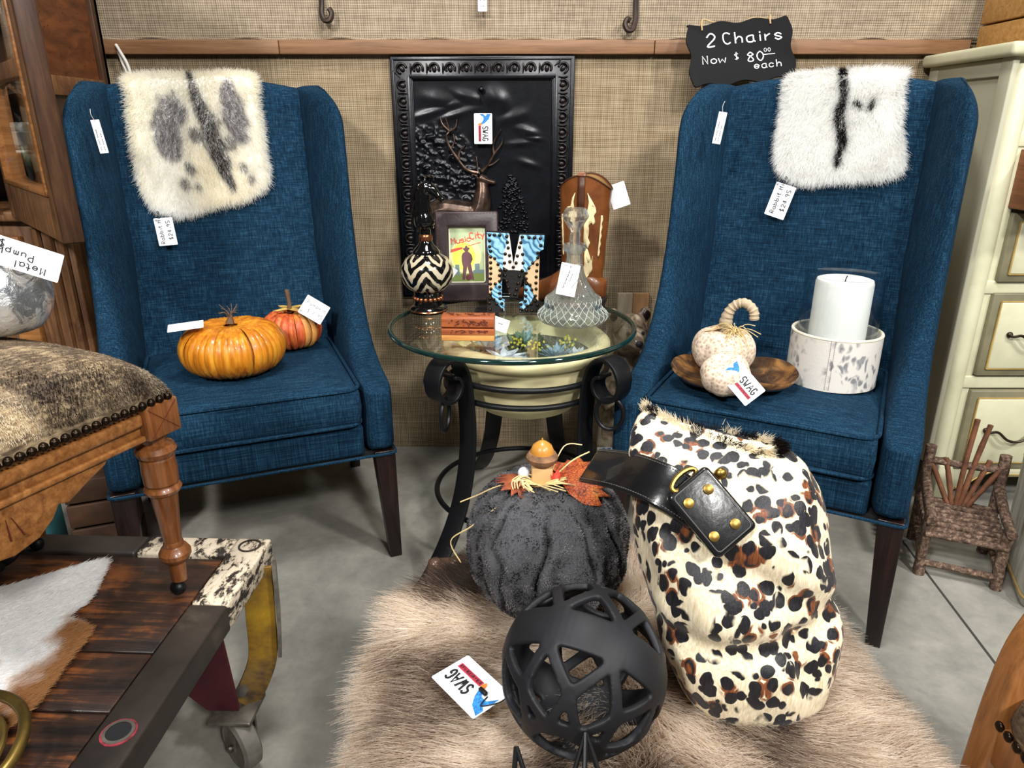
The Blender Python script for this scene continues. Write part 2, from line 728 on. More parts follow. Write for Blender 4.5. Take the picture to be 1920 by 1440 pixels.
def swag(label, M, w, h, **kw):
    """Printed shop tag: long side along local x; word, red bar and a blue-jeaned leg mark."""
    t = card(label, M, w, h, logo=True, **kw)
    k = h
    g = G()
    st, tw = strokes('SWAG', 0.30 * k)
    off = -0.40 * w + 0.32 * w
    for s in st:
        path = [(off + a * (0.50 * w / tw), -0.0005, -0.03 * k + b) for a, b in s]
        g.tube(path, 1.0, flat=(0.05 * k, 0.0004), up=(0, 1, 0))
    g.obj('lettering', 'ink', t, smooth=False)
    G().prism([(off - 0.02 * w, -0.26 * k), (off + 0.50 * w, -0.26 * k), (off + 0.50 * w, -0.12 * k), (off - 0.02 * w, -0.12 * k)], -0.0004, 0, 'xz').obj('red_band', 'tag_red', t, smooth=False)
    wl = []
    st, tw = strokes('WITH A WESTERN FLAIR', 0.075 * k)
    g = G()
    for s in st:
        g.tube([(off + a * (0.48 * w / tw), -0.0006, -0.23 * k + b) for a, b in s], 1.0, flat=(0.012 * k, 0.0003), up=(0, 1, 0))
    g.obj('band_lettering', 'ink', t, smooth=False)
    G().prism([(x * w, z * k) for x, z in ((-.48, .42), (-.30, .30), (-.20, .12), (-.14, -.06), (-.19, -.10), (-.28, .02), (-.38, .02), (-.47, -.20), (-.48, .0), (-.40, .14), (-.48, .22))], -0.0004, 0, 'xz').obj('jeans_mark', 'tag_blue', t, smooth=False)
    G().prism([(x * w, z * k) for x, z in ((-.20, -.10), (-.13, -.06), (-.10, -.16), (-.12, -.30), (-.17, -.26))], -0.0004, 0, 'xz').obj('boot_mark', 'tag_orange', t, smooth=False)
    return t

# ------------------------------------------------------------------ material library
blue_fabric()
burlap('burlap_lower', (84, 70, 52), (133, 116, 91), (172, 156, 130))
burlap('burlap_upper', (92, 80, 66), (140, 125, 105), (180, 165, 143), 0.006)
concrete()
leopard()
hair_mat('fur_fibre')
plain('joint_dark', (52, 50, 46), 0.9)
wood('rail_wood', (98, 68, 44), (126, 91, 62), (144, 108, 77), 'X', 0.55, 5, 18)
wood('leg_espresso', (14, 8, 8), (26, 15, 14), (40, 24, 22), 'Z', 0.3, 6, 14)
plain('under_cloth', (12, 12, 14), 0.95)
plain('iron_black', (16, 17, 20), 0.42, 0.3, bump=0.1, bs=90)
plain('tag_paper', (238, 240, 244), 0.7, var=0.02)
plain('ink', (24, 24, 30), 0.6)
plain('tag_red', (176, 44, 66), 0.6)
plain('tag_blue', (42, 120, 190), 0.6, var=0.3, vs=300)
plain('tag_orange', (222, 130, 48), 0.6, var=0.2, vs=300)
plain('string_white', (220, 216, 206), 0.8)
plain('brass', (140, 114, 60), 0.38, 1.0, var=0.25)
plain('white_pelt', (248, 244, 232), 0.9)
wood('oak_gold', (92, 54, 24), (140, 90, 46), (170, 118, 66), 'X', 0.35, 5, 16, coat=0.3)
wood('oak_turned', (74, 40, 18), (116, 68, 34), (146, 94, 52), 'Z', 0.35, 5, 14, coat=0.3)
wood('cabinet_oak', (62, 40, 24), (108, 74, 46), (140, 100, 64), 'Z', 0.45, 5, 14, wear=(84, 52, 32))
wood('cabinet_dark', (36, 22, 14), (62, 40, 26), (86, 58, 38), 'Z', 0.4, 5, 10)

# ------------------------------------------------------------------ setting
YW = 2.138
fl = struct(G().box((0, 1.2, -0.05), (7, 6, 0.1)).obj('floor', 'polished_concrete', smooth=False))
# sawn control joints: shallow recessed strips are their own dark pieces let into the slab
jd = Vector((0.958 - 0.988, 1.144 - 1.442, 0)).normalized()
for p0, dr, ln in (((0.968, 1.25, 0), jd, 2.4),):
    g = G()
    a = Vector(p0) - dr * ln * 0.5
    b = Vector(p0) + dr * ln * 0.5
    s = Vector((-dr.y, dr.x, 0)) * 0.0028
    g.add([a - s, b - s, b + s, a + s, a - s + Vector((0, 0, 0.0006)), b - s + Vector((0, 0, 0.0006)), b + s + Vector((0, 0, 0.0006)), a + s + Vector((0, 0, 0.0006))],
          [(3, 2, 1, 0), (4, 5, 6, 7), (0, 1, 5, 4), (1, 2, 6, 5), (2, 3, 7, 6), (3, 0, 4, 7)])
    g.obj('control_joint', 'joint_dark', fl, smooth=False)

wl = struct(G().box((0, YW + 0.06, 1.3), (7, 0.1, 2.6)).obj('wall_back', 'burlap_lower', smooth=False))
# burlap cloth, lower sheet (nearly flat) and upper sheet (gathered into soft folds)
def cloth(z0, z1, nx, nz, amp, name, m, seed):
    rows = []
    for i in range(nz + 1):
        z = z0 + (z1 - z0) * i / nz
        xs = np.linspace(-3.4, 3.4, nx + 1)
        n = vnoise(xs, np.full(nx + 1, z * 0.7), 3.2, seed) * 0.7 + vnoise(xs, np.full(nx + 1, z * 1.2), 8, seed + 1) * 0.3
        pin = min(1.0, (z - z0) / 0.12, max(0.05, (z1 - z) / 0.12)) if amp > 0.004 else 1
        rows.append([(x, YW + 0.004 - amp * v * pin - 0.001, z) for x, v in zip(xs, n)])
    back = [[(x, YW + 0.009, z) for x, _, z in r] for r in rows]
    g = G().grid(rows + back[::-1], cap=False)
    return g.obj(name, m, wl, ang=60)
cloth(0.0, 1.186, 120, 12, 0.003, 'burlap_sheet', 'burlap_lower', 3)
cloth(1.212, 2.2, 220, 24, 0.022, 'burlap_sheet', 'burlap_upper', 8)
# frayed hem of the upper sheet
hx = np.linspace(-1.4, 1.4, 200)
g = G()
g.tube([(x, YW - 0.006, 1.222 + 0.004 * math.sin(x * 37) * math.sin(x * 11)) for x in hx], 0.0035, 6)
g.obj('burlap_hem', 'burlap_upper', wl)

# wooden rail in three lengths
for i, (xa, xb) in enumerate(((-1.14, -0.632), (-0.630, 0.385), (0.387, 1.24))):
    o = G().box(((xa + xb) / 2, YW - 0.012, 1.2), (xb - xa, 0.022, 0.036)).obj('trim_%d' % (i + 1), 'rail_wood', bevel=0.002)
    struct(o)

# wrought iron hooks on the upper burlap
def hook(x, z, s, label, full):
    t = thing('wall_hook', label, 'hook', (x, YW - 0.02, z), group='wrought iron wall hooks')
    if full:
        pts = [(0.010, 0.0, 0.20), (0.010, 0, 0.12), (0.012, 0, 0.06), (0.012, -0.004, 0.03), (0.004, -0.012, 0.006), (-0.010, -0.016, 0.004), (-0.017, -0.014, 0.018), (-0.011, -0.010, 0.030), (-0.003, -0.008, 0.027)]
    else:
        pts = [(-0.006, 0, 0.16), (-0.012, 0, 0.05), (-0.014, -0.005, 0.02), (-0.006, -0.010, 0.002), (0.008, -0.012, 0.002), (0.014, -0.010, 0.018), (0.008, -0.008, 0.030)]
    pts = [(a * s, b, c) for a, b, c in pts]
    G().tube(crom(pts, 8), 0.0072, 8).obj('hook_rod', 'hook_iron', t)
    G().box((pts[0][0], 0.008, 0.19), (0.03, 0.006, 0.05)).obj('mounting_plate', 'hook_iron', t, bevel=0.002)
plain('hook_iron', (58, 48, 42), 0.5, 0.6, bump=0.2)
hook(-0.493, 1.262, 1.0, 'curled iron hook on upper burlap above left blue chair', False)
hook(0.318, 1.236, 1.0, 'scrolled iron hook on upper burlap near the chalkboard sign', True)
card('small white tag pinned to upper burlap between the hooks', frame((1, 0, 0), (0, 0, 1), (-0.078, YW - 0.03, 1.31)), 0.024, 0.05, [('~ ~', -0.008, 0.0, 0.006), ('~~', -0.006, -0.014, 0.006)])

# ------------------------------------------------------------------ wingback chairs
def chair_parts(t):
    edge = crom2([(0.0, 0.435), (0.02, 0.447), (0.09, 0.462), (0.16, 0.49), (0.22, 0.537), (0.272, 0.61), (0.308, 0.70), (0.332, 0.80), (0.346, 0.90), (0.356, 0.99), (0.380, 1.052), (0.425, 1.081), (0.50, 1.088), (0.60, 1.07)], 5, False)
    edge = [q for q in edge if q[0] <= 0.47]
    for s in (-1, 1):
        rows = []
        for yf, z in [(0.006, 0.286), (0.0, 0.30), (0.0, 0.36), (0.0, 0.41)] + edge:
            k = max(0, (z - 0.38) / 0.72)
            yb = max(0.452 + 0.055 * k + 0.02 * k * k + 0.02, yf + 0.02)
            yo = max(0.57 + (z - 0.285) * 0.058, yf + 0.05)
            t_w = min(1, max(0, (z - 0.46) / 0.25))
            xb, xf, xo = 0.226 - 0.018 * t_w, 0.232 + 0.034 * t_w, 0.302
            q = max(0, (z - 1.0) / 0.076)
            xo -= 0.026 * q * q
            xf -= 0.006 * q
            dy = yb - yf
            lo = [(xb, yb), (xb + (xf - xb) * 0.35, yf + 0.6 * dy), (xb + (xf - xb) * 0.72, yf + 0.27 * dy), (xf, yf + min(0.03, 0.12 * dy)), (xf + 0.010, yf + 0.006), ((xf + xo) / 2 + 0.003, yf), (xo - 0.009, yf + 0.005), (xo, yf + 0.024), (xo, yf + 0.5 * (yo - yf)), (xo, yo - 0.012), (xo - 0.010, yo), (xb + 0.01, yo)]
            rows.append([(s * a, b, z) for a, b in lo])
        last = rows[-1]
        mx_, my_ = sum(p[0] for p in last) / 12, sum(p[1] for p in last) / 12
        for f, dz in ((0.86, 0.005), (0.5, 0.008)):
            rows.append([(mx_ + (a - mx_) * f, my_ + (b - my_) * f, last[0][2] + dz) for a, b, _ in last])
        o = G().grid(rows, closed_u=True, cap=True).obj('wing', 'blue_linen', t, sub=1)
    # inner back
    rows = []
    nz, nx = 22, 16
    def fy(x, z):
        k = (z - 0.38) / 0.72
        return 0.452 + 0.055 * k + 0.02 * k * k - 0.012 * (1 - (x / 0.235) ** 2)
    for i in range(nz + 1):
        k = i / nz
        row = []
        for j in range(nx + 1):
            x = -0.238 + 0.476 * j / nx
            top = 1.068 + 0.026 * (1 - (x / 0.238) ** 2)
            z = 0.38 + (top - 0.38) * k
            y = fy(x, z)
            row.append((x, y, z))
        rows.append(row)
    for q in ((0.010, 0.012), (0.03, 0.018), (0.06, 0.016), (0.078, 0.006)):
        rows.append([(x, y + q[0], z + q[1]) for x, y, z in rows[nz]])
    rows.append([(x, 0.612, z - 0.02) for x, y, z in rows[nz]])
    rows.append([(x, 0.57, 0.30) for x, y, z in rows[nz]])
    rows.append([(x, 0.46, 0.30) for x, y, z in rows[nz]])
    G().grid(rows).obj('backrest', 'blue_linen', t, ang=70)
    # seat cushion with crown and piping
    rows = []
    for i in range(17):
        row = []
        for j in range(17):
            u, v = -1 + 2 * i / 16, -1 + 2 * j / 16
            x, y = 0.224 * v, 0.232 + 0.228 * u
            cr = 0.016 * (1 - u ** 4) * (1 - v ** 4)
            row.append((x, y, 0.452 + cr))
        rows.append(row)
    bot = [[(x, y, 0.366) for x, y, z in r] for r in rows]
    g = G()
    g.grid(rows)
    g.grid(bot)
    for a, b in ((rows[0], bot[0]), (rows[-1], bot[-1]), ([r[0] for r in rows], [r[0] for r in bot]), ([r[-1] for r in rows], [r[-1] for r in bot])):
        mid = [[((p[0] - 0) * 1.012, (p[1] - 0.232) * 1.02 + 0.232, (p[2] + q[2]) / 2) for p, q in zip(a, b)]]
        g.grid([a] + mid + [b])
    bm_me = g.mesh('seat_cushion')
    bm = bmesh.new()
    bm.from_mesh(bm_me)
    bmesh.ops.remove_doubles(bm, verts=bm.verts, dist=0.0005)
    bmesh.ops.recalc_face_normals(bm, faces=bm.faces)
    bm.to_mesh(bm_me)
    bm.free()
    cu = bpy.data.objects.new('seat_cushion', bm_me)
    COL.objects.link(cu)
    fin(cu, 'blue_linen', t, bevel=0.012, seg=3, ang=50)
    for z in (0.452, 0.368):
        pts = [(x, y, z) for x, y in [(a, b + 0.232) for a, b in rrect(0.45, 0.458, 0.03, 5)]]
        G().tube(pts, 0.0045, 8, closed=True).obj('piping', 'blue_linen', cu)
    # front rail and underside
    G().box((0, 0.285, 0.322), (0.456, 0.54, 0.075)).obj('seat_rail', 'blue_linen', t, bevel=0.008, seg=2)
    G().tube([(x, y, 0.286) for x, y in [(a, b + 0.285) for a, b in rrect(0.596, 0.566, 0.012, 3)]], 0.0035, 6, closed=True).obj('bottom_welt', 'blue_linen', t)
    G().box((0, 0.29, 0.282), (0.57, 0.53, 0.008)).obj('dust_cover', 'under_cloth', t, smooth=False)
    # tapered legs
    for sx in (-1, 1):
        for yy, dy in ((0.032, 0.0), (0.53, 0.03)):
            top = [(sx * 0.272 - 0.024, yy - 0.024), (sx * 0.272 + 0.024, yy - 0.024), (sx * 0.272 + 0.024, yy + 0.024), (sx * 0.272 - 0.024, yy + 0.024)]
            bx, by = sx * 0.284, yy + dy - 0.006
            bt = [(bx - 0.014, by - 0.014), (bx + 0.014, by - 0.014), (bx + 0.014, by + 0.014), (bx - 0.014, by + 0.014)]
            G().add([(a, b, 0.0) for a, b in bt] + [(a, b, 0.29) for a, b in top], [(3, 2, 1, 0), (4, 5, 6, 7), (0, 1, 5, 4), (1, 2, 6, 5), (2, 3, 7, 6), (3, 0, 4, 7)]).obj('leg', 'leg_espresso', t, bevel=0.002)


AL, AR = math.atan2(0.382, 0.924), math.atan2(-0.471, 0.882)
FCL, FCR = (-0.5425, 1.383, 0), (0.4795, 1.3025, 0)
cl = thing('wingback_chair', 'blue linen wingback chair with orange pumpkins on its seat', 'chair', FCL, AL, 'pair of blue wingback chairs')
chair_parts(cl)
cr_ = thing('wingback_chair', 'blue linen wingback chair with candle and dish on its seat', 'chair', FCR, AR, 'pair of blue wingback chairs')
for ch in list(cl.children):
    c = copy_part(ch, cr_)
    for gch in list(ch.children):
        copy_part(gch, c)


def loc_of(which, x, y, z):
    fc, a = (FCL, AL) if which == 'L' else (FCR, AR)
    return Vector((fc[0] + x * math.cos(a) - y * math.sin(a), fc[1] + x * math.sin(a) + y * math.cos(a), z))


def axes_of(which):
    a = AL if which == 'L' else AR
    return Vector((math.cos(a), math.sin(a), 0)), Vector((-math.sin(a), math.cos(a), 0))


# ------------------------------------------------------------------ rabbit hides over the chair backs
def back_map(x, z):
    """surface just in front of the chair back, folding over its top (local chair axes)"""
    top = 1.068 + 0.026 * (1 - (x / 0.238) ** 2)
    k = (np.minimum(z, top) - 0.38) / 0.72
    y = 0.452 + 0.055 * k + 0.02 * k * k - 0.012 * (1 - (x / 0.235) ** 2) - 0.004
    over = np.maximum(z - top, 0)
    ang = np.minimum(over / 0.03, 1.4)
    zz = np.minimum(z, top) + 0.03 * np.sin(ang) * 0.8 + 0.002
    yy = y + 0.03 * (1 - np.cos(ang)) * 1.3 + np.maximum(over - 0.042, 0)
    p = np.stack([x, yy, zz], 1)
    n = np.stack([np.zeros_like(x), -np.cos(ang), np.sin(ang) + 0.08], 1)
    return p, n / np.linalg.norm(n, axis=1)[:, None]


def ell(x, z, cx, cz, rx, rz, an=0.0):
    c, s = math.cos(an), math.sin(an)
    dx, dz = x - cx, z - cz
    return ((dx * c + dz * s) / rx) ** 2 + ((-dx * s + dz * c) / rz) ** 2


def rabbit(which, outline, centre, colf, label, n=26000, flow=(0.0, -1.0)):
    fc, a = (FCL, AL) if which == 'L' else (FCR, AR)
    t = thing('rabbit_hide', label, 'fur hide', fc, a, 'white rabbit hides')
    h = Hide(outline, centre, back_map)
    h.sheet('pelt', 'white_pelt', t)
    x, z, s, th, p, nn = h.sample(n, 0.22)
    m = len(x)
    r = RNG.normal(0, 1, (m, 3))
    out = np.stack([np.cos(th), np.zeros(m), np.sin(th)], 1)
    fl_ = np.array([flow[0], 0.0, flow[1]])
    cl_ = vnoise(x, z, 30, 5)[:, None] - 0.5
    cl2 = vnoise(x, z, 30, 9)[:, None] - 0.5
    D = nn * 0.9 + fl_ * 0.35 + out * (0.15 + 1.0 * np.clip((s - 0.86) / 0.14, 0, 1))[:, None] + 0.12 * r + np.concatenate([cl_, cl2 * 0, cl2], 1) * 0.55
    D /= np.linalg.norm(D, axis=1)[:, None]
    L = RNG.uniform(0.012, 0.022, m)
    colr = colf(x, z)
    colr = np.clip(colr * RNG.uniform(0.88, 1.08, m)[:, None], 0, 1)
    hairs('fur', p + nn * 0.003, D, L, 0.00042, colr, t, 'fur_fibre', bend=fl_[None, :] * (0.25 * L)[:, None] + 0.15 * L[:, None] * r, npts=4)
    return t


def col_left(x, z):
    wht, crm, gry, drk = slin((250, 250, 248)), slin((252, 247, 234)), slin((146, 142, 146)), slin((70, 66, 68))
    nz = (vnoise(x, z, 26, 1) - 0.5) * 0.9 + (vnoise(x, z, 60, 2) - 0.5) * 0.5
    c = wht + (crm - wht) * np.clip(vnoise(x, z, 9, 3) * 1.6 - 0.2, 0, 1)[:, None]
    a1 = ell(x, z, -0.092, 1.005, 0.036, 0.075, -0.12) + nz * 1.2
    a2 = ell(x, z, 0.058, 1.035, 0.03, 0.072, 0.1) + nz * 1.2
    g = np.maximum(np.clip((1.15 - a1) * 3, 0, 1), np.clip((1.1 - a2) * 3, 0, 1))
    g = g * (0.45 + 0.55 * (RNG.random(len(x)) < 0.72))
    c = c + (gry - c) * g[:, None]
    sp = x - (-0.030 + (1.095 - z) * 0.235)
    wd = 0.006 + 0.011 * np.clip(np.sin((1.095 - z) / 0.25 * PI), 0, 1)
    d = np.clip((1.2 - np.abs(sp) / wd - nz * 0.8) * 3, 0, 1) * (z > 0.845)
    for cx, cz, rr in ((-0.04, 0.98, 0.018), (0.005, 1.01, 0.014), (-0.062, 0.905, 0.010), (0.06, 0.90, 0.010), (0.075, 0.875, 0.009), (-0.075, 0.865, 0.012), (-0.05, 0.86, 0.008), (-0.015, 0.965, 0.015), (0.035, 0.96, 0.012), (-0.075, 1.075, 0.006)):
        d = np.maximum(d, 0.7 * np.clip((1.0 - ell(x, z, cx, cz, rr, rr * 1.5, 0.3) - nz) * 3, 0, 1))
    d = d * (0.35 + 0.65 * (RNG.random(len(x)) < 0.75))
    return c + (drk - c) * d[:, None]


def col_right(x, z):
    wht, blk = slin((254, 254, 252)), slin((20, 18, 20))
    nz = (vnoise(x, z, 50, 11) - 0.5)
    c = np.repeat(wht[None, :], len(x), 0) * (0.94 + 0.06 * vnoise(x, z, 14, 6))[:, None]
    ctr = 0.031 + (1.10 - z) * 0.10 + 0.003 * np.sin(z * 60)
    wd = 0.0100 - 0.012 * np.clip((0.99 - z) / 0.12, 0, 1) ** 2 * 0.5
    d = np.clip((1.0 - np.abs(x - ctr) / wd - nz * 0.5) * 4, 0, 1) * (z > 0.915)
    for cx, cz, rx, rz in ((0.068, 1.047, 0.012, 0.007), (0.098, 1.047, 0.007, 0.015)):
        d = np.maximum(d, np.clip((1.1 - ell(x, z, cx, cz, rx, rz, -0.4) - nz) * 4, 0, 1))
    return c + (blk - c) * d[:, None]


rabbit('L', [(-0.165, 1.112), (-0.03, 1.116), (0.105, 1.124), (0.112, 1.04), (0.112, 0.95), (0.112, 0.87), (0.06, 0.832), (-0.02, 0.815), (-0.09, 0.795), (-0.15, 0.815), (-0.172, 0.86), (-0.178, 0.95), (-0.172, 1.05)], (-0.03, 0.96), col_left,
       'white rabbit hide with grey patches over left blue chair back')
rabbit('R', [(-0.082, 1.105), (0.03, 1.115), (0.145, 1.118), (0.150, 1.07), (0.158, 1.0), (0.178, 0.92), (0.145, 0.892), (0.05, 0.885), (-0.02, 0.878), (-0.075, 0.905), (-0.088, 0.96), (-0.086, 1.04)], (0.04, 1.0), col_right,
       'white rabbit hide with black centre stripe over right blue chair back')

# tags on chairs and hides
uL, vL = axes_of('L')
uR, vR = axes_of('R')
def chair_card(which, xc, yc, zc, tilt, w, h, label, lines, lean=0.1, **kw):
    u, v = axes_of(which)
    r = u * math.cos(tilt) + Vector((0, 0, 1)) * math.sin(tilt)
    up = Vector((0, 0, 1)) * math.cos(tilt) - u * math.sin(tilt) + v * lean
    return card(label, frame(r, up, loc_of(which, xc, yc, zc)), w, h, lines, **kw)
chair_card('L', -0.137, 0.450, 0.758, math.radians(93), 0.066, 0.042, 'white handwritten tag at bottom of grey-patched rabbit hide', [('Rabbit Hide', -0.029, 0.006, 0.0085), ('$24.95', -0.02, -0.013, 0.0085)], hole=(0.028, 0.016))
chair_card('R', -0.064, 0.452, 0.832, math.radians(75), 0.078, 0.048, 'white handwritten tag at bottom of black-striped rabbit hide', [('Rabbit Hide', -0.032, 0.004, 0.0095), ('$24.95', -0.022, -0.016, 0.0095)], hole=(0.034, 0.02))
for wh, x, y, z, tl, lb in (('L', -0.228, 0.338, 0.978, 96, 'narrow white tag hanging on wing of left blue chair'), ('R', -0.197, 0.342, 0.995, 82, 'narrow white tag hanging on wing of right blue chair')):
    chair_card(wh, x, y, z, math.radians(tl), 0.068, 0.019 if wh == 'R' else 0.017, lb, [('~~ ~~~ ~~~~', -0.028, 0.002, 0.0042), ('~~ ~~~ ~~', -0.028, -0.005, 0.0042)], string=[(0.030, 0, 0.0), (0.045, 0.0, 0.004), (0.056, 0.004, 0.003)])

# ------------------------------------------------------------------ glass table
thin_glass('clear_glass', (0.955, 0.975, 0.965), 1.0)
thin_glass('hurricane_glass', (0.95, 0.97, 0.98), 1.0)
g_ = NT('glass_edge')
g_.base((12, 40, 36)).set(0.08, 0, spec=0.8, coat=0.5)
plain('stone_bowl', (236, 214, 166), 0.7, var=0.16, vs=9, bump=0.25, bs=50)
plain('leaf_pale', (196, 204, 214), 0.6, var=0.15, vs=40)
plain('leaf_blue', (104, 132, 148), 0.6, var=0.25, vs=40)
plain('leaf_green', (92, 116, 92), 0.6, var=0.3, vs=40)
plain('leaf_yellow', (196, 190, 66), 0.6, var=0.2, vs=60)
plain('moss', (74, 78, 52), 0.95, var=0.4, vs=60, bump=0.8, bs=120)

TC = (0.03, 1.63)
tb = thing('scroll_side_table', 'round glass-topped side table with black iron scroll legs', 'table', (TC[0], TC[1], 0))
top = G().lathe([(0.001, 0.545), (0.288, 0.545), (0.288, 0.556), (0.001, 0.556)], 96, c=(-TC[0], 0.02, 0)).obj('glass_top', 'clear_glass', tb, ang=30)
G().tube(circ(0.2895, 96, 0.5505, (-TC[0], 0.02)), 0.0062, 10, closed=True).obj('glass_rim', 'glass_edge', top)
def leg_path(ang):
    ca, sa = math.cos(ang), math.sin(ang)
    prof = [(0.375, 0.004), (0.335, 0.03), (0.275, 0.10), (0.232, 0.18), (0.208, 0.27), (0.202, 0.36), (0.207, 0.44), (0.216, 0.49), (0.234, 0.523), (0.262, 0.536), (0.290, 0.526), (0.306, 0.498), (0.303, 0.468), (0.285, 0.447), (0.260, 0.443), (0.242, 0.455), (0.235, 0.474), (0.243, 0.490), (0.256, 0.494)]
    return [Vector((r * ca, r * sa, z)) for r, z in prof], (-sa, ca, 0)
ANG = [math.radians(a) for a in (230, 312, 66, 112)]
for i, a in enumerate(ANG):
    p, w = leg_path(a)
    p = crom(p, 6)
    # flat bar: width across the leg direction, thickness along the curve normal
    rows = []
    W2 = Vector(w)
    for k in range(len(p)):
        t = (p[min(k + 1, len(p) - 1)] - p[max(k - 1, 0)]).normalized()
        nrm = t.cross(W2).normalized()
        hw = 0.0235 if k < len(p) * 0.62 else 0.0235 - 0.003 * (k / len(p))
        rows.append([p[k] - W2 * hw - nrm * 0.004, p[k] + W2 * hw - nrm * 0.004, p[k] + W2 * hw + nrm * 0.004, p[k] - W2 * hw + nrm * 0.004])
    lg = G().grid(rows, closed_u=True, cap=True).obj('leg', 'iron_black', tb, bevel=0.0015)
    # loose ring hanging from the scroll
    if i < 2:
        c = Vector((0.272 * math.cos(a), 0.272 * math.sin(a), 0.412))
        e = Vector((math.cos(a + 0.5), math.sin(a + 0.5), 0))
        G().tube([c + e * (0.030 * math.cos(q)) + Vector((0, 0, 0.037 * math.sin(q))) for q in np.linspace(0, 2 * PI, 29)[:-1]], 0.0048, 8, closed=True).obj('hanging_ring', 'iron_black', tb)
for r, z in ((0.198, 0.462), (0.190, 0.418), (0.222, 0.13)):
    G().tube(circ(r, 72, z), 0.0068, 10, closed=True).obj('hoop', 'iron_black', tb)

bw = thing('stone_bowl', 'cream stone bowl of succulents held under the glass table top', 'bowl', (TC[0] + 0.005, TC[1], 0.0))
prof = [(0.02, 0.337), (0.07, 0.342), (0.115, 0.362), (0.150, 0.398), (0.170, 0.44), (0.178, 0.478), (0.181, 0.492), (0.193, 0.497), (0.199, 0.508), (0.198, 0.522), (0.188, 0.531), (0.172, 0.530), (0.165, 0.52), (0.160, 0.50), (0.150, 0.48), (0.05, 0.474), (0.001, 0.474)]
G().lathe(prof, 72).obj('bowl_body', 'stone_bowl', bw, ang=60)
G().lathe([(0.001, 0.490), (0.08, 0.492), (0.13, 0.493), (0.162, 0.488), (0.163, 0.48)], 40).obj('moss_bed', 'moss', bw, kind='stuff')

def petal_mesh(L, wdt, th, cup):
    rows = []
    for i in range(9):
        k = i / 8
        hw = wdt * (math.sin(PI * min(k * 0.92 + 0.08, 1)) ** 0.8) * (1 - 0.15 * k) if i < 8 else 0.0006
        x = L * k
        z = cup * k * k
        rows.append([(x, -hw, z + hw * 0.25), (x, -hw * 0.5, z - th * 0.4), (x, 0, z - th), (x, hw * 0.5, z - th * 0.4), (x, hw, z + hw * 0.25), (x, hw * 0.4, z + th * 0.3), (x, 0, z), (x, -hw * 0.4, z + th * 0.3)])
    g = G().grid(rows, closed_u=True, cap=True)
    return g
def succulent(label, x, y, z, s, m, rings, name='succulent', cup=0.35, wdt=0.26):
    t = thing(name, label, 'succulent', (x, y, z), random.random() * 6, 'succulents in the stone bowl')
    first = {}
    for ri, (n, L, el) in enumerate(rings):
        for k in range(n):
            a = 2 * PI * k / n + ri * 0.45
            rot = Euler((0, -math.radians(el + random.uniform(-5, 5)), a + random.uniform(-0.08, 0.08)))
            if ri not in first:
                first[ri] = petal_mesh(L * s, wdt * L * s, 0.0022, cup * L * s).obj('leaf', m, t, ang=80)
                first[ri].rotation_euler = rot
            else:
                copy_part(first[ri], t, rot=rot)
    return t
succulent('large pale grey pointed succulent under front of glass table', -0.020, 1.540, 0.496, 1.15, 'leaf_pale', [(9, 0.056, 6), (8, 0.048, 24), (5, 0.034, 44)], cup=-0.1, wdt=0.19)
succulent('blue-grey upright succulent under glass right of the pale one', 0.103, 1.565, 0.490, 1.05, 'leaf_blue', [(9, 0.050, 20), (8, 0.044, 38), (5, 0.034, 55)], cup=0.1, wdt=0.15)
succulent('dark teal succulent behind the large pale grey one in bowl', -0.055, 1.632, 0.486, 1.1, 'leaf_blue', [(8, 0.05, 22), (6, 0.042, 45)], cup=0.2, wdt=0.2)
succulent('green rosette succulent in the middle of the stone bowl', 0.03, 1.665, 0.488, 1.2, 'leaf_green', [(9, 0.045, 18), (7, 0.036, 38), (5, 0.024, 60)])
succulent('small blue-green rosette succulent behind centre of stone bowl', 0.03, 1.745, 0.48, 0.8, 'leaf_blue', [(8, 0.04, 20), (6, 0.03, 50)])
succulent('green rosette succulent under the crystal decanter', 0.135, 1.67, 0.48, 0.8, 'leaf_green', [(8, 0.045, 25), (6, 0.035, 55)])
succulent('pale green rosette succulent at front edge of the bowl', 0.050, 1.520, 0.482, 0.6, 'leaf_green', [(8, 0.045, 15), (6, 0.034, 50)])
def sprig(label, x, y, z):
    t = thing('yellow_sprig', label, 'flower', (x, y, z), group='yellow sprigs in the stone bowl')
    bl = None
    for k in range(26):
        q = Vector((random.gauss(0, 0.012), random.gauss(0, 0.010), 0.024 + random.random() * 0.024))
        G().tube([(0, 0, 0), q * 0.6, q], 0.0007, 4).obj('stem', 'leaf_green', t)
        if bl is None:
            bl = G().ball((0, 0, 0), 0.0032, 8, 6).obj('bud', 'leaf_yellow', t, loc=q)
        else:
            copy_part(bl, t, loc=q)
succulent('small pale blue succulent at right end of stone bowl', 0.150, 1.595, 0.486, 0.8, 'leaf_pale', [(8, 0.04, 20), (6, 0.03, 45)])
succulent('small green succulent at left end of stone bowl', -0.095, 1.585, 0.486, 0.8, 'leaf_green', [(8, 0.045, 20), (6, 0.034, 45)])
sprig('yellow flower sprig beside the pale grey succulent', 0.005, 1.615, 0.482)
sprig('yellow flower sprig at centre front under the glass', 0.052, 1.580, 0.482)
sprig('yellow flower sprig under right side of the glass', 0.128, 1.615, 0.482)

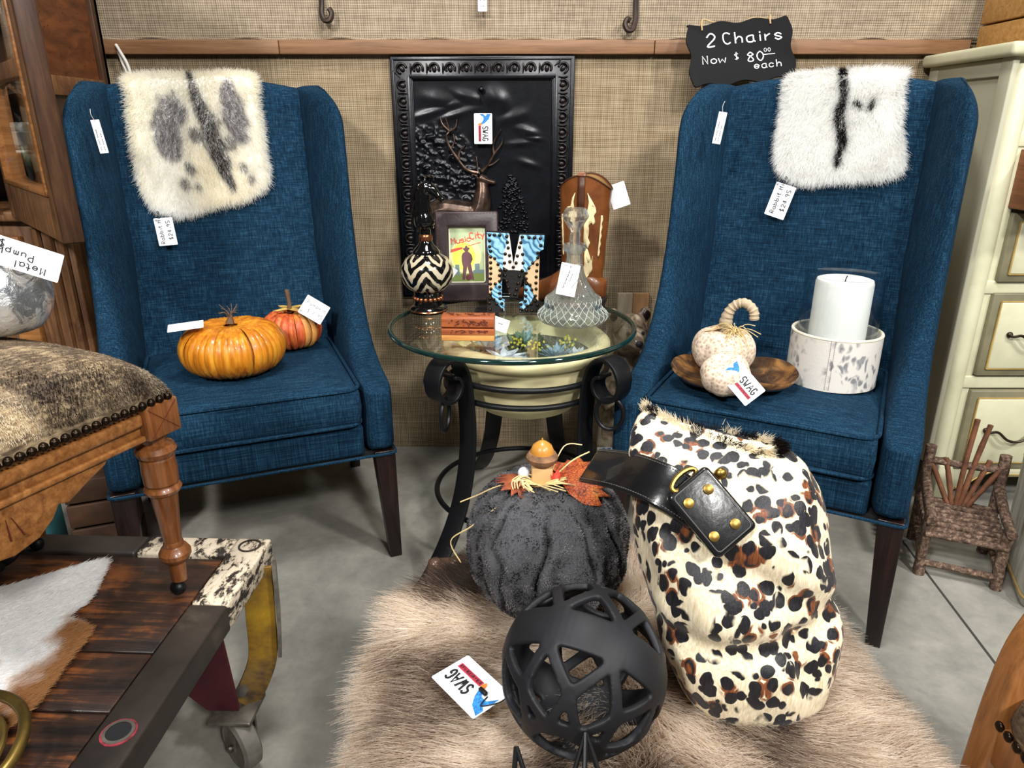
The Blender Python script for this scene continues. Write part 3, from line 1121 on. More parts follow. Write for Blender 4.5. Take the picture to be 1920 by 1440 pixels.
# ------------------------------------------------------------------ cast iron deer panel on the wall
t_ = NT('cast_iron')
cn = t_.noise(30, 4)
t_.base(t_.ramp(cn, [(0.3, (8, 10, 14)), (0.7, (18, 20, 27))]))
t_.set(0.30, 0.35, spec=0.6)
t_.bump(t_.noise(60, 4), 0.15, 0.002)
plain('iron_rubbed', (40, 36, 36), 0.3, 0.6, var=0.4, vs=60)
plain('relief_bronze', (66, 52, 44), 0.32, 0.7, var=0.5, vs=40)
PW, PH = 0.506, 0.668
pn = thing('deer_relief_panel', 'black cast metal fireplace panel with stag relief on burlap wall', 'wall panel', (-0.334, 2.120, 1.178), rot=(0, math.radians(-0.25), 0))
G().box((PW / 2, 0.004, -PH / 2), (PW, 0.012, PH)).obj('back_plate', 'cast_iron', pn, bevel=0.003)
def pxz(u, v, d=0.0):
    return Vector((u * PW, -0.004 - d, -v * PH))
# border mouldings
for mg, w, d in ((0.018, 0.0022, 0.003), (0.104, 0.006, 0.010), (0.116, 0.003, 0.006)):
    m_ = mg * PW
    pts = [(m_, -0.002 - d * 0.5, -m_), (PW - m_, -0.002 - d * 0.5, -m_), (PW - m_, -0.002 - d * 0.5, -PH + m_), (m_, -0.002 - d * 0.5, -PH + m_)]
    g = G()
    for i in range(4):
        a, b = Vector(pts[i]), Vector(pts[(i + 1) % 4])
        g.tube([a, b], 1.0, flat=(w * 2, d), up=(0, 1, 0))
    g.obj('moulding', 'cast_iron', pn, bevel=0.001)
# egg and arch border pieces, one object each
g = G()
g.tube([(0.0125 * math.cos(a), -0.003, 0.0125 * math.sin(a) + 0.001) for a in np.linspace(-0.5, PI + 0.5, 14)], 0.0034, 6)
g.tube([(-0.021, -0.002, -0.012), (-0.019, -0.003, 0.002), (-0.0205, -0.002, 0.014)], [0.001, 0.0032, 0.0015], 6)
g.ball((0, -0.001, 0), (0.0068, 0.005, 0.009), 10, 6)
egg0 = g.obj('egg_moulding', 'iron_rubbed', pn, loc=(0.5 * PW, -0.003, -0.062 * PW), ang=60)
first = True
def place_egg(x, z, a):
    global first
    if first:
        egg0.location = (x, -0.003, z)
        egg0.rotation_euler = (0, a, 0)
        first = False
    else:
        copy_part(egg0, pn, (x, -0.003, z), (0, a, 0))
ins = 0.064 * PW
for k in range(11):
    place_egg(ins + (PW - 2 * ins) * k / 10, -ins, 0 if 0 < k < 10 else (math.radians(-45) if k == 0 else math.radians(45)))
for k in range(1, 15):
    z = -ins - (PH - 2 * ins) * k / 14.5
    place_egg(ins, z, math.radians(-90))
    place_egg(PW - ins, z, math.radians(90))
# stag
def rel(pts, r, name='antler', m='relief_bronze', n=8):
    return G().tube(crom([pxz(u, v, d) for u, v, d in pts], 5), r, n).obj(name, m, pn)
def rtube(g, pts, r0, r1):
    c = crom([pxz(u, v, d) for u, v, d in pts], 5)
    g.tube(c, [r0 + (r1 - r0) * i / (len(c) - 1) for i in range(len(c))], 7)
g = G()
rtube(g, [(.467, .459, .010), (.40, .443, .010), (.35, .398, .010), (.309, .349, .009), (.295, .309, .008), (.310, .288, .007), (.293, .235, .006)], .0055, .0022)
rtube(g, [(.310, .288, .007), (.275, .262, .006), (.262, .232, .005)], .0035, .0018)
rtube(g, [(.310, .290, .007), (.345, .275, .006), (.355, .243, .005)], .0035, .0018)
rtube(g, [(.36, .405, .010), (.365, .372, .009), (.395, .345, .007)], .0045, .0022)
rtube(g, [(.318, .36, .009), (.337, .33, .007), (.332, .30, .006)], .0035, .0015)
g.obj('antler', 'relief_bronze', pn)
g = G()
rtube(g, [(.488, .452, .010), (.527, .42, .010), (.557, .382, .010), (.598, .342, .008), (.604, .318, .006)], .0055, .002)
rtube(g, [(.557, .382, .010), (.556, .335, .008), (.598, .282, .006)], .004, .002)
rtube(g, [(.52, .428, .010), (.55, .422, .008), (.585, .402, .006)], .004, .002)
rtube(g, [(.465, .452, .010), (.462, .42, .008), (.458, .39, .006)], .0035, .0015)
g.obj('antler', 'relief_bronze', pn)
g = G()
g.tube(crom([pxz(.472, .475, .010), pxz(.505, .488, .011), pxz(.565, .500, .008)], 6), [.011, .0115, .012, .012, .012, .011, .010, .009, .008, .0075, .007, .0065, .005], 10)
g.tube(crom([pxz(.478, .48, .006), pxz(.488, .53, .008), pxz(.475, .60, .008), pxz(.43, .66, .006)], 5), [.012, .013, .015, .017, .019, .021, .023, .025, .027, .029, .031, .032, .033, .034, .034, .034], 12)
g.tube(crom([pxz(.46, .64, .004), pxz(.36, .625, .005), pxz(.25, .62, .003), pxz(.16, .66, .002)], 5), [.030, .033, .035, .036, .036, .036, .036, .036, .036, .037, .037, .036, .035, .033, .030, .026], 12)
g.tube([pxz(.463, .47, .009), pxz(.425, .462, .010)], [.005, .003], 6)
st = g.obj('stag_body', 'relief_bronze', pn, remesh=0.003, sm_it=3)
# foliage, clouds, hills in low relief: one modelled sheet
GA = [(.25, .165, .10, .035, 4), (.33, .185, .06, .02, 3), (.42, .155, .09, .025, 4), (.58, .165, .07, .05, 6), (.67, .235, .09, .03, 4), (.74, .29, .07, .022, 4), (.70, .34, .08, .016, 3), (.78, .32, .05, .014, 3), (.74, .42, .07, .02, 3), (.20, .22, .12, .02, 4), (.35, .225, .12, .02, 4), (.30, .80, .2, .12, 5), (.62, .90, .2, .05, 5)]
uu, vv_ = np.meshgrid(np.linspace(.118, .882, 150), np.linspace(.09, .91, 190))
hh_ = np.zeros_like(uu)
for gu, gv, su, sv, am in GA:
    e1 = (uu - gu) * 1.0 + 0.02 * (vnoise(uu, vv_, 18, 5) - .5)
    e2 = vv_ - gv + 0.35 * (uu - gu) * math.sin(gu * 40) * .6
    hh_ = np.maximum(hh_, am * 0.001 * np.exp(-(e1 / su) ** 2 * 1.6 - (e2 / sv) ** 2 * 1.6))
lump = np.maximum(0, vnoise(uu, vv_ * 1.4, 34, 6) - .42) * 1.3 + np.maximum(0, vnoise(uu, vv_ * 1.8, 70, 7) - .5)
msk = np.clip((.44 - uu - .10 * np.sin(vv_ * 9)) * 12, 0, 1) * np.clip((vv_ - .25) * 14, 0, 1) * np.clip((.72 - vv_) * 10, 0, 1)
hh_ = hh_ + 0.011 * lump * msk
rows = [[tuple(pxz(float(uu[i_, j_]), float(vv_[i_, j_]), float(hh_[i_, j_]) - 0.0012)) for j_ in range(150)] for i_ in range(190)]
G().grid(rows).obj('landscape_relief', 'cast_iron', pn, ang=89)
g = G()
for k in range(150):
    v = .47 + .24 * random.random()
    sp = .012 + .085 * min(1, (v - .46) / .2)
    u = .655 + random.uniform(-sp, sp)
    g.ball(pxz(u, v, 0.001), (random.uniform(.004, .010), .006, .0032), 7, 5, Matrix.Rotation(random.uniform(-.6, .6), 3, 'Y'))
g.obj('pine_relief', 'cast_iron', pn, ang=80)
g = G()
for k in range(34):
    u0 = .66 + .20 * random.random()
    a = random.uniform(-.5, .5)
    h_ = random.uniform(.10, .2)
    g.tube(crom([pxz(u0, .93, .002), pxz(u0 + a * .05, .93 - h_ * .6, .004), pxz(u0 + a * .14, .93 - h_ * 1.1, .003)], 4), [.004] * 4 + [.003] * 3 + [.0016] * 2, 5)
g.obj('grass_relief', 'cast_iron', pn)
G().ball(pxz(.492, .128, .010), (.008, .009, .008), 12, 8).obj('knob', 'cast_iron', pn)
G().tube([pxz(.492, .13, .012), pxz(.489, .18, .008)], .0012, 5).obj('chain', 'cast_iron', pn)
g = G()
rtube(g, [(.50, .93, .004), (.56, .86, .008), (.60, .80, .008)], .012, .008)
rtube(g, [(.60, .80, .008), (.64, .775, .006)], .004, .001)
rtube(g, [(.585, .80, .008), (.60, .755, .006)], .004, .001)
g.obj('doe_relief', 'cast_iron', pn)
swag('white printed shop tag hanging on the black stag panel', frame((0, 0, -1), (1, 0, 0), (-0.080, 2.094, 0.992)), 0.080, 0.050)

# ------------------------------------------------------------------ things on the glass
TZ = 0.5562
# zebra bottle with horse head stopper
t_ = NT('zebra_glaze')
sx_ = t_.n('ShaderNodeSeparateXYZ')
t_.l(t_.coord('Object'), sx_.inputs[0])
an_ = t_.math('ARCTAN2', sx_.outputs['Y'], sx_.outputs['X'])
zig_ = t_.math('PINGPONG', t_.math('MULTIPLY', an_, 0.8), 0.5)
ph_ = t_.math('ADD', t_.math('MULTIPLY', sx_.outputs['Z'], 34.0), t_.math('ADD', t_.math('MULTIPLY', zig_, 3.0), t_.math('MULTIPLY', t_.noise(24, 2), 1.2)))
sn_ = t_.math('SINE', t_.math('MULTIPLY', ph_, 2 * PI))
t_.base(t_.ramp(t_.math('MULTIPLY_ADD', sn_, 0.5, 0.5), [(0.50, (8, 8, 8)), (0.60, (186, 174, 148))]))
t_.set(0.15, 0, coat=0.6)
plain('black_glaze', (7, 7, 8), 0.12, 0.0, coat=0.8)
plain('copper_rub', (150, 96, 66), 0.25, 0.9, var=0.3, vs=50)
hb = thing('horse_bottle', 'zebra-striped ceramic bottle with black horse head stopper on glass table', 'bottle', (-0.212, 1.762, TZ), math.radians(-14))
G().lathe([(0.001, 0), (0.046, 0), (0.048, 0.006), (0.044, 0.014), (0.036, 0.018), (0.034, 0.026), (0.034, 0.046), (0.036, 0.052), (0.001, 0.054)], 40).obj('foot', 'black_glaze', hb)
bd = None
for k in range(18):
    a = 2 * PI * k / 18
    if bd is None:
        bd = G().ball((0, 0, 0), (0.006, 0.006, 0.006), 8, 6).obj('bead', 'copper_rub', hb, loc=(0.034 * math.cos(a), 0.034 * math.sin(a), 0.036))
    else:
        copy_part(bd, hb, (0.034 * math.cos(a), 0.034 * math.sin(a), 0.036))
G().tube(circ(0.047, 40, 0.006), 0.0025, 6, closed=True).obj('foot_band', 'copper_rub', hb)
G().lathe([(0.03, 0.05), (0.048, 0.06), (0.060, 0.074), (0.0655, 0.095), (0.063, 0.115), (0.052, 0.135), (0.033, 0.147), (0.02, 0.149)], 48).obj('body', 'zebra_glaze', hb, ang=80)
G().lathe([(0.033, 0.143), (0.034, 0.152), (0.028, 0.160), (0.020, 0.168), (0.015, 0.178), (0.013, 0.196), (0.013, 0.205), (0.021, 0.208), (0.022, 0.213), (0.014, 0.216), (0.001, 0.216)], 36).obj('collar', 'black_glaze', hb, ang=50)
G().lathe([(0.014, 0.176), (0.0165, 0.180), (0.0165, 0.190), (0.014, 0.194)], 30).obj('neck_band', 'copper_rub', hb)
g = G()
pth = crom([(0.0, 0, 0.212), (-0.003, 0, 0.24), (-0.004, 0, 0.27), (-0.002, 0, 0.298), (0.010, 0, 0.312)], 6)
rad = [.021, .024, .0255, .026, .025, .024, .0225, .021, .0205, .020, .0195, .0195, .019, .019, .019, .0185, .018, .018, .0175, .017, .016, .015, .014, .012, .010]
g.tube(pth, rad[:len(pth)], 14)
pth = crom([(0.0, 0, 0.303), (0.018, 0, 0.302), (0.034, 0, 0.288), (0.050, 0, 0.274)], 6)
g.tube(pth, [.015, .016, .0165, .0165, .016, .0155, .015, .014, .013, .012, .011, .010, .0092, .0085, .0082, .0082, .008, .007, .005], 14)
for s in (-1, 1):
    g.tube([(0.006, s * 0.009, 0.312), (0.007, s * 0.011, 0.322), (0.009, s * 0.009, 0.330)], [.005, .004, .001], 7)
    g.ball((0.022, s * 0.012, 0.303), 0.0035, 8, 6)
hh = g.obj('horse_head', 'black_glaze', hb, remesh=0.002, sm_it=3)
g = G()
for k in range(26):
    z0 = 0.322 - 0.075 * random.random()
    x0 = 0.004 - 0.02 * random.random()
    s = random.choice((-1, 1))
    g.tube(crom([(x0, s * 0.004, z0), (x0 - 0.012, s * 0.016, z0 - 0.018), (x0 - 0.013, s * 0.019, z0 - 0.05)], 4), [.003, .0034, .0036, .0036, .0034, .003, .0025, .002, .001], 6)
for k in range(12):
    g.tube(crom([(-0.006 + 0.002 * k, random.uniform(-.006, .006), 0.318), (0.0 + 0.002 * k, random.uniform(-.01, .01), 0.331), (0.012 + 0.0012 * k, random.uniform(-.01, .01), 0.327)], 4), .0026, 6)
g.obj('mane', 'black_glaze', hh)

# leather photo frame with poster card
t_ = NT('dark_leather')
t_.base(t_.ramp(t_.noise(18, 4), [(0.3, (36, 26, 28)), (0.7, (62, 48, 50))]))
t_.set(0.38, 0, spec=0.5)
t_.bump(t_.noise(140, 4, 0.6), 0.35, 0.001)
plain('stitch_brown', (96, 62, 60), 0.6)
for n_, c_ in (('print_cream', (232, 228, 196)), ('print_sage', (176, 190, 148)), ('print_yellow', (238, 226, 92)), ('print_pale', (240, 236, 160)), ('print_plum', (98, 62, 66)), ('print_red', (214, 92, 72)), ('print_slate', (112, 136, 136)), ('print_green', (122, 140, 72)), ('print_guitar', (88, 34, 36))):
    plain(n_, c_, 0.55, var=0.05)
FW, FH = 0.166, 0.235
fr = thing('leather_photo_frame', 'dark brown leather photo frame with yellow music poster on glass table', 'photo frame', (-0.118, 1.872, TZ), rot=(math.radians(-10), 0, math.radians(3)))
ow, oh = 0.048, 0.0725
bx0 = 0.008
def ring_frame(w, h, ow, oh, cz, y0, y1):
    """rectangular frame with an opening (half sizes ow, oh)"""
    g = G()
    o = [(-w / 2, 0), (w / 2, 0), (w / 2, h), (-w / 2, h)]
    i = [(-ow, cz - oh), (ow, cz - oh), (ow, cz + oh), (-ow, cz + oh)]
    vs = [(x, y0, z) for x, z in o] + [(x, y0, z) for x, z in i] + [(x, y1, z) for x, z in o] + [(x, y1, z) for x, z in i]
    fs = []
    for k in range(4):
        j = (k + 1) % 4
        fs += [(k, j, 4 + j, 4 + k), (8 + k, 12 + k, 12 + j, 8 + j), (k, 8 + k, 8 + j, j), (4 + k, 4 + j, 12 + j, 12 + k)]
    return g.add(vs, fs)
ring_frame(FW, FH, ow, oh, 0.122, -0.016, 0.004).obj('leather_border', 'dark_leather', fr, bevel=0.006, seg=3)
G().box((0, 0.006, FH / 2), (FW - 0.004, 0.006, FH - 0.004)).obj('backing', 'dark_leather', fr, smooth=False)
g = G()
for s in (-1, 1):
    for k in range(28):
        g.tube([(s * (FW / 2 - 0.008), -0.0165, 0.01 + k * 0.0078), (s * (FW / 2 - 0.0045), -0.0155, 0.013 + k * 0.0078)], 0.0008, 4)
for k in range(20):
    for z in (0.006, FH - 0.006):
        g.tube([(-0.076 + k * 0.008, -0.0165, z - 0.0015), (-0.073 + k * 0.008, -0.0165, z + 0.0015)], 0.0008, 4)
g.obj('stitching', 'stitch_brown', fr)
pc = G().box((0, -0.002, 0.122), (0.096, 0.001, 0.145)).obj('poster', 'print_cream', fr, smooth=False)
def pr(pts, m, name, d):
    # poster coordinates: x 0..1 left to right, z 0..1 bottom to top
    return G().prism([(-0.0445 + 0.089 * a, 0.122 - 0.069 + 0.138 * b) for a, b in pts], -0.0028 - d, -0.0024, 'xz').obj(name, m, pc, smooth=False)
pr([(0, 0), (1, 0), (1, 1), (0, 1)], 'print_sage', 'sky_print', 0)
pr([(.46 + .46 * math.cos(a), .48 + .33 * math.sin(a)) for a in np.linspace(0, 2 * PI, 33)[:-1]], 'print_pale', 'sun_halo', .0001)
pr([(.40 + .34 * math.cos(a), .48 + .26 * math.sin(a)) for a in np.linspace(0, 2 * PI, 33)[:-1]], 'print_yellow', 'sun_disc', .0002)
pr([(0, 0), (1, 0), (1, .19), (.6, .16), (.0, .12)], 'print_green', 'ground_print', .0003)
pr([(.12, .12), (.26, .12), (.26, .32), (.14, .32)], 'print_slate', 'tower_print', .0004)
pr([(.66, .15), (1, .15), (1, .22), (.86, .22), (.86, .34), (.72, .33), (.72, .22), (.66, .2)], 'print_slate', 'tower_print', .0004)
pr([(.34, .03), (.42, .03), (.50, .29), (.58, .03), (.70, .02), (.60, .34), (.66, .42), (.63, .50), (.58, .54), (.52, .57), (.55, .60), (.58, .64), (.52, .64), (.49, .68), (.45, .67), (.42, .63), (.36, .63), (.40, .59), (.44, .57), (.36, .53), (.33, .48), (.33, .38), (.37, .27)], 'print_plum', 'man_print', .0005)
pr([(.53 + .085 * math.cos(a), .075 + .06 * math.sin(a)) for a in np.linspace(0, 2 * PI, 17)[:-1]], 'print_guitar', 'guitar_print', .0006)
pr([(0, .545), (.02, .61), (.36, .655), (.36, .615)], 'print_red', 'banner_print', .0005)
pr([(.52, .66), (.90, .73), (.90, .745), (.52, .675)], 'print_red', 'banner_print', .0005)
write([('Music', -0.042, 0.122 + 0.028, 0.016, 0.16), ('City', 0.007, 0.122 + 0.040, 0.017, 0.16)], 'print_red', pc, 'poster_lettering', depth=-0.0036, wdt=0.085, sp=0.52)
card('corner of white tag behind the zebra bottle body', frame((0.8, 0, -0.6), (0.6, 0, 0.8), (-0.168, 1.818, 0.652)), 0.05, 0.03)

# letter M
t_ = NT('tooled_leather')
w = t_.n('ShaderNodeTexWave', wave_type='BANDS', bands_direction='DIAGONAL')
w.inputs['Scale'].default_value = 34
w.inputs['Distortion'].default_value = 14
w.inputs['Detail'].default_value = 2
w.inputs['Detail Scale'].default_value = 0.6
t_.l(t_.coord('Object'), w.inputs['Vector'])
t_.base(t_.ramp(w.outputs['Fac'], [(0.1, (62, 112, 146)), (0.35, (122, 178, 210)), (0.9, (150, 200, 226))]))
t_.set(0.45)
t_.bump(w.outputs['Fac'], 0.5, 0.001)
plain('tan_suede', (212, 178, 138), 0.8)
plain('black_hide', (14, 12, 12), 0.6, bump=0.5, bs=200)
plain('white_hide', (224, 220, 214), 0.8, bump=0.4, bs=200)
plain('dark_brass_stud', (58, 46, 34), 0.28, 0.9, var=0.2)
lm = thing('letter_m', 'studded leather and cowhide letter M standing on glass table', 'letter', (0.008, 1.758, TZ), math.radians(2))
def mp(c, y=900):
    return ((c[0] - 525) / 6200, (1335 - c[1]) / 5950)
MO = [(90, 135), (430, 155), (495, 600), (590, 175), (965, 185), (955, 390), (895, 420), (880, 1160), (925, 1180), (915, 1335), (590, 1335), (585, 1170), (655, 1150), (660, 740), (560, 1110), (440, 1100), (330, 700), (315, 1120), (360, 1130), (350, 1335), (85, 1335), (90, 1090), (115, 1080), (115, 420), (95, 390)]
G().prism([mp(c) for c in MO], -0.012, 0.012, 'xz').obj('letter_body', 'black_hide', lm, smooth=False)
def patch(pts, m, name, d):
    G().prism([mp(c) for c in pts], -0.012 - d, -0.0118, 'xz').obj(name, m, lm, smooth=False)
patch([(93, 138), (428, 158), (400, 300), (345, 430), (330, 690), (250, 610), (118, 450), (98, 390)], 'tooled_leather', 'blue_panel', .001)
patch([(592, 178), (962, 188), (952, 388), (893, 420), (850, 530), (740, 640), (680, 745), (645, 680), (640, 390)], 'tooled_leather', 'blue_panel', .001)
patch([(118, 470), (200, 520), (270, 610), (300, 700), (290, 860), (220, 910), (160, 1000), (117, 1075)], 'tan_suede', 'tan_panel', .0013)
patch([(850, 545), (893, 500), (881, 1155), (815, 1080), (770, 930), (680, 830), (680, 745), (740, 655)], 'tan_suede', 'tan_panel', .0013)
patch([(215, 905), (314, 850), (314, 1118), (358, 1132), (352, 1310), (250, 1190), (160, 1080), (160, 1000)], 'tooled_leather', 'blue_panel', .001)
patch([(663, 890), (775, 960), (810, 1090), (760, 1190), (690, 1250), (600, 1320), (588, 1175), (657, 1150)], 'tooled_leather', 'blue_panel', .001)
patch([(430, 160), (495, 605), (590, 180), (640, 390), (648, 700), (590, 700), (500, 690), (420, 690), (335, 640), (345, 435), (400, 300)], 'white_hide', 'white_cowhide', .0008)
SP = [(135, 178), (208, 178), (288, 183), (392, 203), (135, 262), (135, 345), (148, 412), (147, 495), (147, 578), (147, 660), (147, 738), (140, 815), (140, 895), (147, 970), (140, 1050), (210, 518), (260, 605), (288, 692), (282, 768), (282, 855), (282, 940), (282, 1035), (288, 1115), (215, 893), (403, 285), (415, 365), (370, 452), (435, 475), (358, 585), (440, 567), (493, 648), (535, 585), (555, 482), (587, 357), (608, 290), (628, 210), (730, 218), (812, 222), (900, 233), (908, 332), (865, 440), (865, 512), (858, 610), (852, 705), (845, 795), (842, 885), (845, 975), (835, 1080), (830, 1160), (790, 588), (732, 662), (690, 735), (690, 820), (690, 895), (750, 915), (690, 985), (780, 990), (685, 1080), (680, 1158), (635, 460), (642, 587), (628, 698), (615, 1205), (705, 1230), (770, 1205), (870, 1220), (870, 1300), (785, 1305), (700, 1300), (620, 1285), (315, 1190), (235, 1195), (130, 1115), (122, 1185), (190, 1125), (370, 690), (367, 770), (390, 855), (415, 950), (435, 1050), (520, 1060), (545, 980), (567, 890), (587, 780), (315, 1280), (130, 1280)]
sd = None
for c in SP:
    x, z = mp(c)
    if sd is None:
        sd = G().ball((0, 0, 0), (0.0042, 0.0032, 0.0042), 10, 6).obj('stud', 'dark_brass_stud', lm, loc=(x, -0.0135, z))
    else:
        copy_part(sd, lm, (x, -0.0135, z))

# carved wooden card holder
wood('padauk', (112, 52, 26), (150, 78, 40), (172, 98, 54), 'X', 0.45, 6, 10)
wood('sapwood', (170, 110, 52), (196, 136, 70), (206, 150, 84), 'X', 0.45, 6, 10)
plain('carving_dark', (88, 36, 18), 0.6, bump=0.6, bs=200)
wb = thing('carved_card_holder', 'small carved red-brown wooden block with a slot on glass table', 'wooden block', (-0.096, 1.514, TZ), math.radians(-2))
G().prism([(-0.02, 0.013), (-0.02, 0.027), (0.024, 0.027), (0.024, 0.013)], -0.058, 0.058, 'yz').obj('lower_body', 'padauk', wb, bevel=0.001)
G().box((0.0, 0.002, 0.0065), (0.116, 0.044, 0.013)).obj('base_strip', 'sapwood', wb, bevel=0.0015)
G().prism([(-0.012, 0.027), (-0.019, 0.031), (-0.017, 0.050), (-0.012, 0.054), (0.022, 0.054), (0.024, 0.050), (0.024, 0.027)], -0.058, 0.058, 'yz').obj('upper_body', 'padauk', wb, bevel=0.0015)
g = G()
for k in range(46):
    x, z = random.uniform(-.044, .044), random.uniform(.035, .047)
    g.tube(crom([(x, -0.0185, z), (x + random.uniform(-.004, .004), -0.0192, z + random.uniform(-.003, .003)), (x + random.uniform(-.006, .006), -0.0185, z + random.uniform(-.003, .003))], 3), 0.0008, 4)
for k in range(30):
    x, z = random.uniform(-.044, .044), random.uniform(.018, .024)
    g.tube(crom([(x, -0.0202, z), (x + random.uniform(-.004, .004), -0.0208, z + random.uniform(-.002, .002)), (x + random.uniform(-.006, .006), -0.0202, z)], 3), 0.0008, 4)
for k in range(40):
    x, y = random.uniform(-.05, .05), random.uniform(-.008, .018)
    g.tube(crom([(x, y, 0.0542), (x + random.uniform(-.004, .004), y + random.uniform(-.004, .004), 0.0548), (x + random.uniform(-.006, .006), y, 0.0542)], 3), 0.0008, 4)
g.obj('carved_scrollwork', 'carving_dark', wb)
card('white tag sticking out behind the carved wooden block', frame((0.93, 0.1, -0.36), (0.3, 0.3, 0.8), (-0.030, 1.553, 0.579)), 0.046, 0.03, [('~~', -0.002, 0.0, 0.006)])

# crystal decanter
t_ = NT('crystal')
gs = t_.n('ShaderNodeBsdfGlass')
gs.inputs['IOR'].default_value = 1.5
gs.inputs['Color'].default_value = (0.97, 0.985, 0.98, 1)
tr = t_.n('ShaderNodeBsdfTransparent')
tr.inputs[0].default_value = (0.93, 0.95, 0.94, 1)
mx = t_.n('ShaderNodeMixShader')
mx.inputs[0].default_value = 0.7
t_.l(tr.outputs[0], mx.inputs[1])
t_.l(gs.outputs[0], mx.inputs[2])
df = t_.n('ShaderNodeBsdfDiffuse')  # a little white diffuse brightens the crystal in place of bright reflections
df.inputs[0].default_value = (0.8, 0.84, 0.82, 1)
m2 = t_.n('ShaderNodeMixShader')
m2.inputs[0].default_value = 0.05
t_.l(mx.outputs[0], m2.inputs[1])
t_.l(df.outputs[0], m2.inputs[2])
t_.l(m2.outputs[0], t_.t.nodes['Material Output'].inputs['Surface'])
dc = thing('crystal_decanter', 'clear cut-crystal ship decanter with faceted stopper on glass table', 'decanter', (0.146, 1.662, TZ))
def cut(a, z):
    if 0.008 < z < 0.062:
        return 0.035 * (abs(math.sin(9 * a + z * 160)) + abs(math.sin(9 * a - z * 160)) - 1.2) * 0.5
    if 0.062 <= z < 0.135:
        return 0.05 * math.cos(18 * a) * max(0, 1 - abs(z - 0.09) / 0.05)
    return 0
pf = [(0.001, 0.0), (0.070, 0.0), (0.078, 0.004)] + [(0.080 + 0.004 * math.sin((z - 0.008) / 0.02 * PI) - max(0, z - 0.024) * 0.55, z) for z in np.linspace(0.008, 0.062, 28)] + [(0.052, 0.068), (0.043, 0.08), (0.035, 0.092), (0.029, 0.105), (0.024, 0.12), (0.0205, 0.138), (0.0185, 0.155), (0.0185, 0.162), (0.026, 0.172), (0.0275, 0.180), (0.0255, 0.186)]
inner = [(r - 0.004, z) for r, z in [(0.0255, 0.186), (0.0185, 0.160), (0.022, 0.13), (0.031, 0.10), (0.05, 0.068), (0.072, 0.05), (0.074, 0.02), (0.06, 0.008), (0.005, 0.008)]]
G().lathe(pf + inner, 144, ripple=cut).obj('flask', 'crystal', dc, ang=20)
G().lathe([(0.001, 0.165), (0.010, 0.168), (0.0125, 0.19), (0.013, 0.205), (0.012, 0.214), (0.018, 0.226), (0.0300, 0.246), (0.0310, 0.250), (0.023, 0.267), (0.001, 0.268)], 10).obj('stopper', 'crystal', dc, smooth=False)
# white frosted cut lines round the base, a lattice of engraved grooves
g = G()
def dr(z):
    return 0.080 + 0.004 * math.sin((z - 0.008) / 0.02 * PI) - max(0, z - 0.024) * 0.55
for k in range(26):
    for s in (-1, 1):
        a0 = 2 * PI * k / 26
        g.tube([(dr(z) * 1.012 * math.cos(a0 + s * (z - 0.01) * 11), dr(z) * 1.012 * math.sin(a0 + s * (z - 0.01) * 11), z) for z in np.linspace(0.010, 0.060, 9)], 0.0005, 4)
plain('cut_frost', (196, 204, 200), 0.35, var=0.02)
g.obj('cut_lattice', 'cut_frost', dc)
card('white handwritten tag tied to neck of crystal decanter', frame((0.96, 0, -0.2), (0.2, 0.3, 0.95), (0.128, 1.602, 0.670)), 0.044, 0.073, [('~~~~~', -0.006, -0.022, 0.009, math.radians(78)), ('~~~', 0.006, -0.004, 0.007, math.radians(80)), ('~~~~~', 0.012, -0.018, 0.006, math.radians(62))], hole=(0.0, 0.03), string=[(0.0, -0.001, 0.03), (0.014, 0.02, 0.040), (0.026, 0.04, 0.044), (0.02, 0.085, 0.044), (0.0, 0.085, 0.044)])

# cowboy boot
t_ = NT('boot_leather')
t_.base(t_.ramp(t_.noise(9, 5, 0.6, 0.5), [(0.3, (84, 44, 20)), (0.55, (122, 70, 33)), (0.75, (150, 92, 48))]))
t_.set(0.36, 0, coat=0.2)
t_.bump(t_.noise(40, 4), 0.2, 0.002)
plain('inlay_cream', (226, 208, 160), 0.5)
plain('boot_sole', (44, 38, 38), 0.5)
plain('boot_dark', (66, 36, 20), 0.45)
plain('boot_lining', (150, 118, 70), 0.8)
bt = thing('cowboy_boot', 'brown leather cowboy boot with cream inlay on glass table', 'boot', (0.184, 1.826, TZ), math.radians(162))
# local +x is the toe direction
def shaft(k):
    """centre x, half length, half width at height k (0..1)"""
    z = 0.055 + 0.275 * k
    hx = np.interp(k, [0, .12, .3, .6, 1], [.062, .056, .056, .062, .066])
    hy = np.interp(k, [0, .12, .3, .6, 1], [.034, .036, .042, .048, .050])
    cx = np.interp(k, [0, .2, 1], [.010, .002, .0])
    return cx, hx, hy, z
rows = []
for i in range(25):
    k = i / 24
    cx, hx, hy, z = shaft(k)
    row = []
    for j in range(40):
        a = 2 * PI * j / 40
        dz = 0.022 * (math.cos(2 * (a - PI / 2)) - 1) * 0.5 * max(0, (k - 0.75) / 0.25) * 1.6
        row.append((cx + hx * math.cos(a), hy * math.sin(a), z + dz))
    rows.append(row)
inn = [[(x * 0.95, y * 0.93, z - 0.001) for x, y, z in r] for r in rows[::-1][:8]]
G().grid(rows + inn, closed_u=True).obj('shaft', 'boot_leather', bt, ang=60)
G().tube([(x, y, z + 0.001) for x, y, z in rows[-1]], 0.002, 6, closed=True).obj('top_binding', 'boot_dark', bt)
G().grid([[(x * 0.94, y * 0.92, z - 0.002) for x, y, z in rows[-1]], [(x * 0.93, y * 0.91, z - 0.05) for x, y, z in rows[-1]]], closed_u=True).obj('lining', 'boot_lining', bt)
rows = []
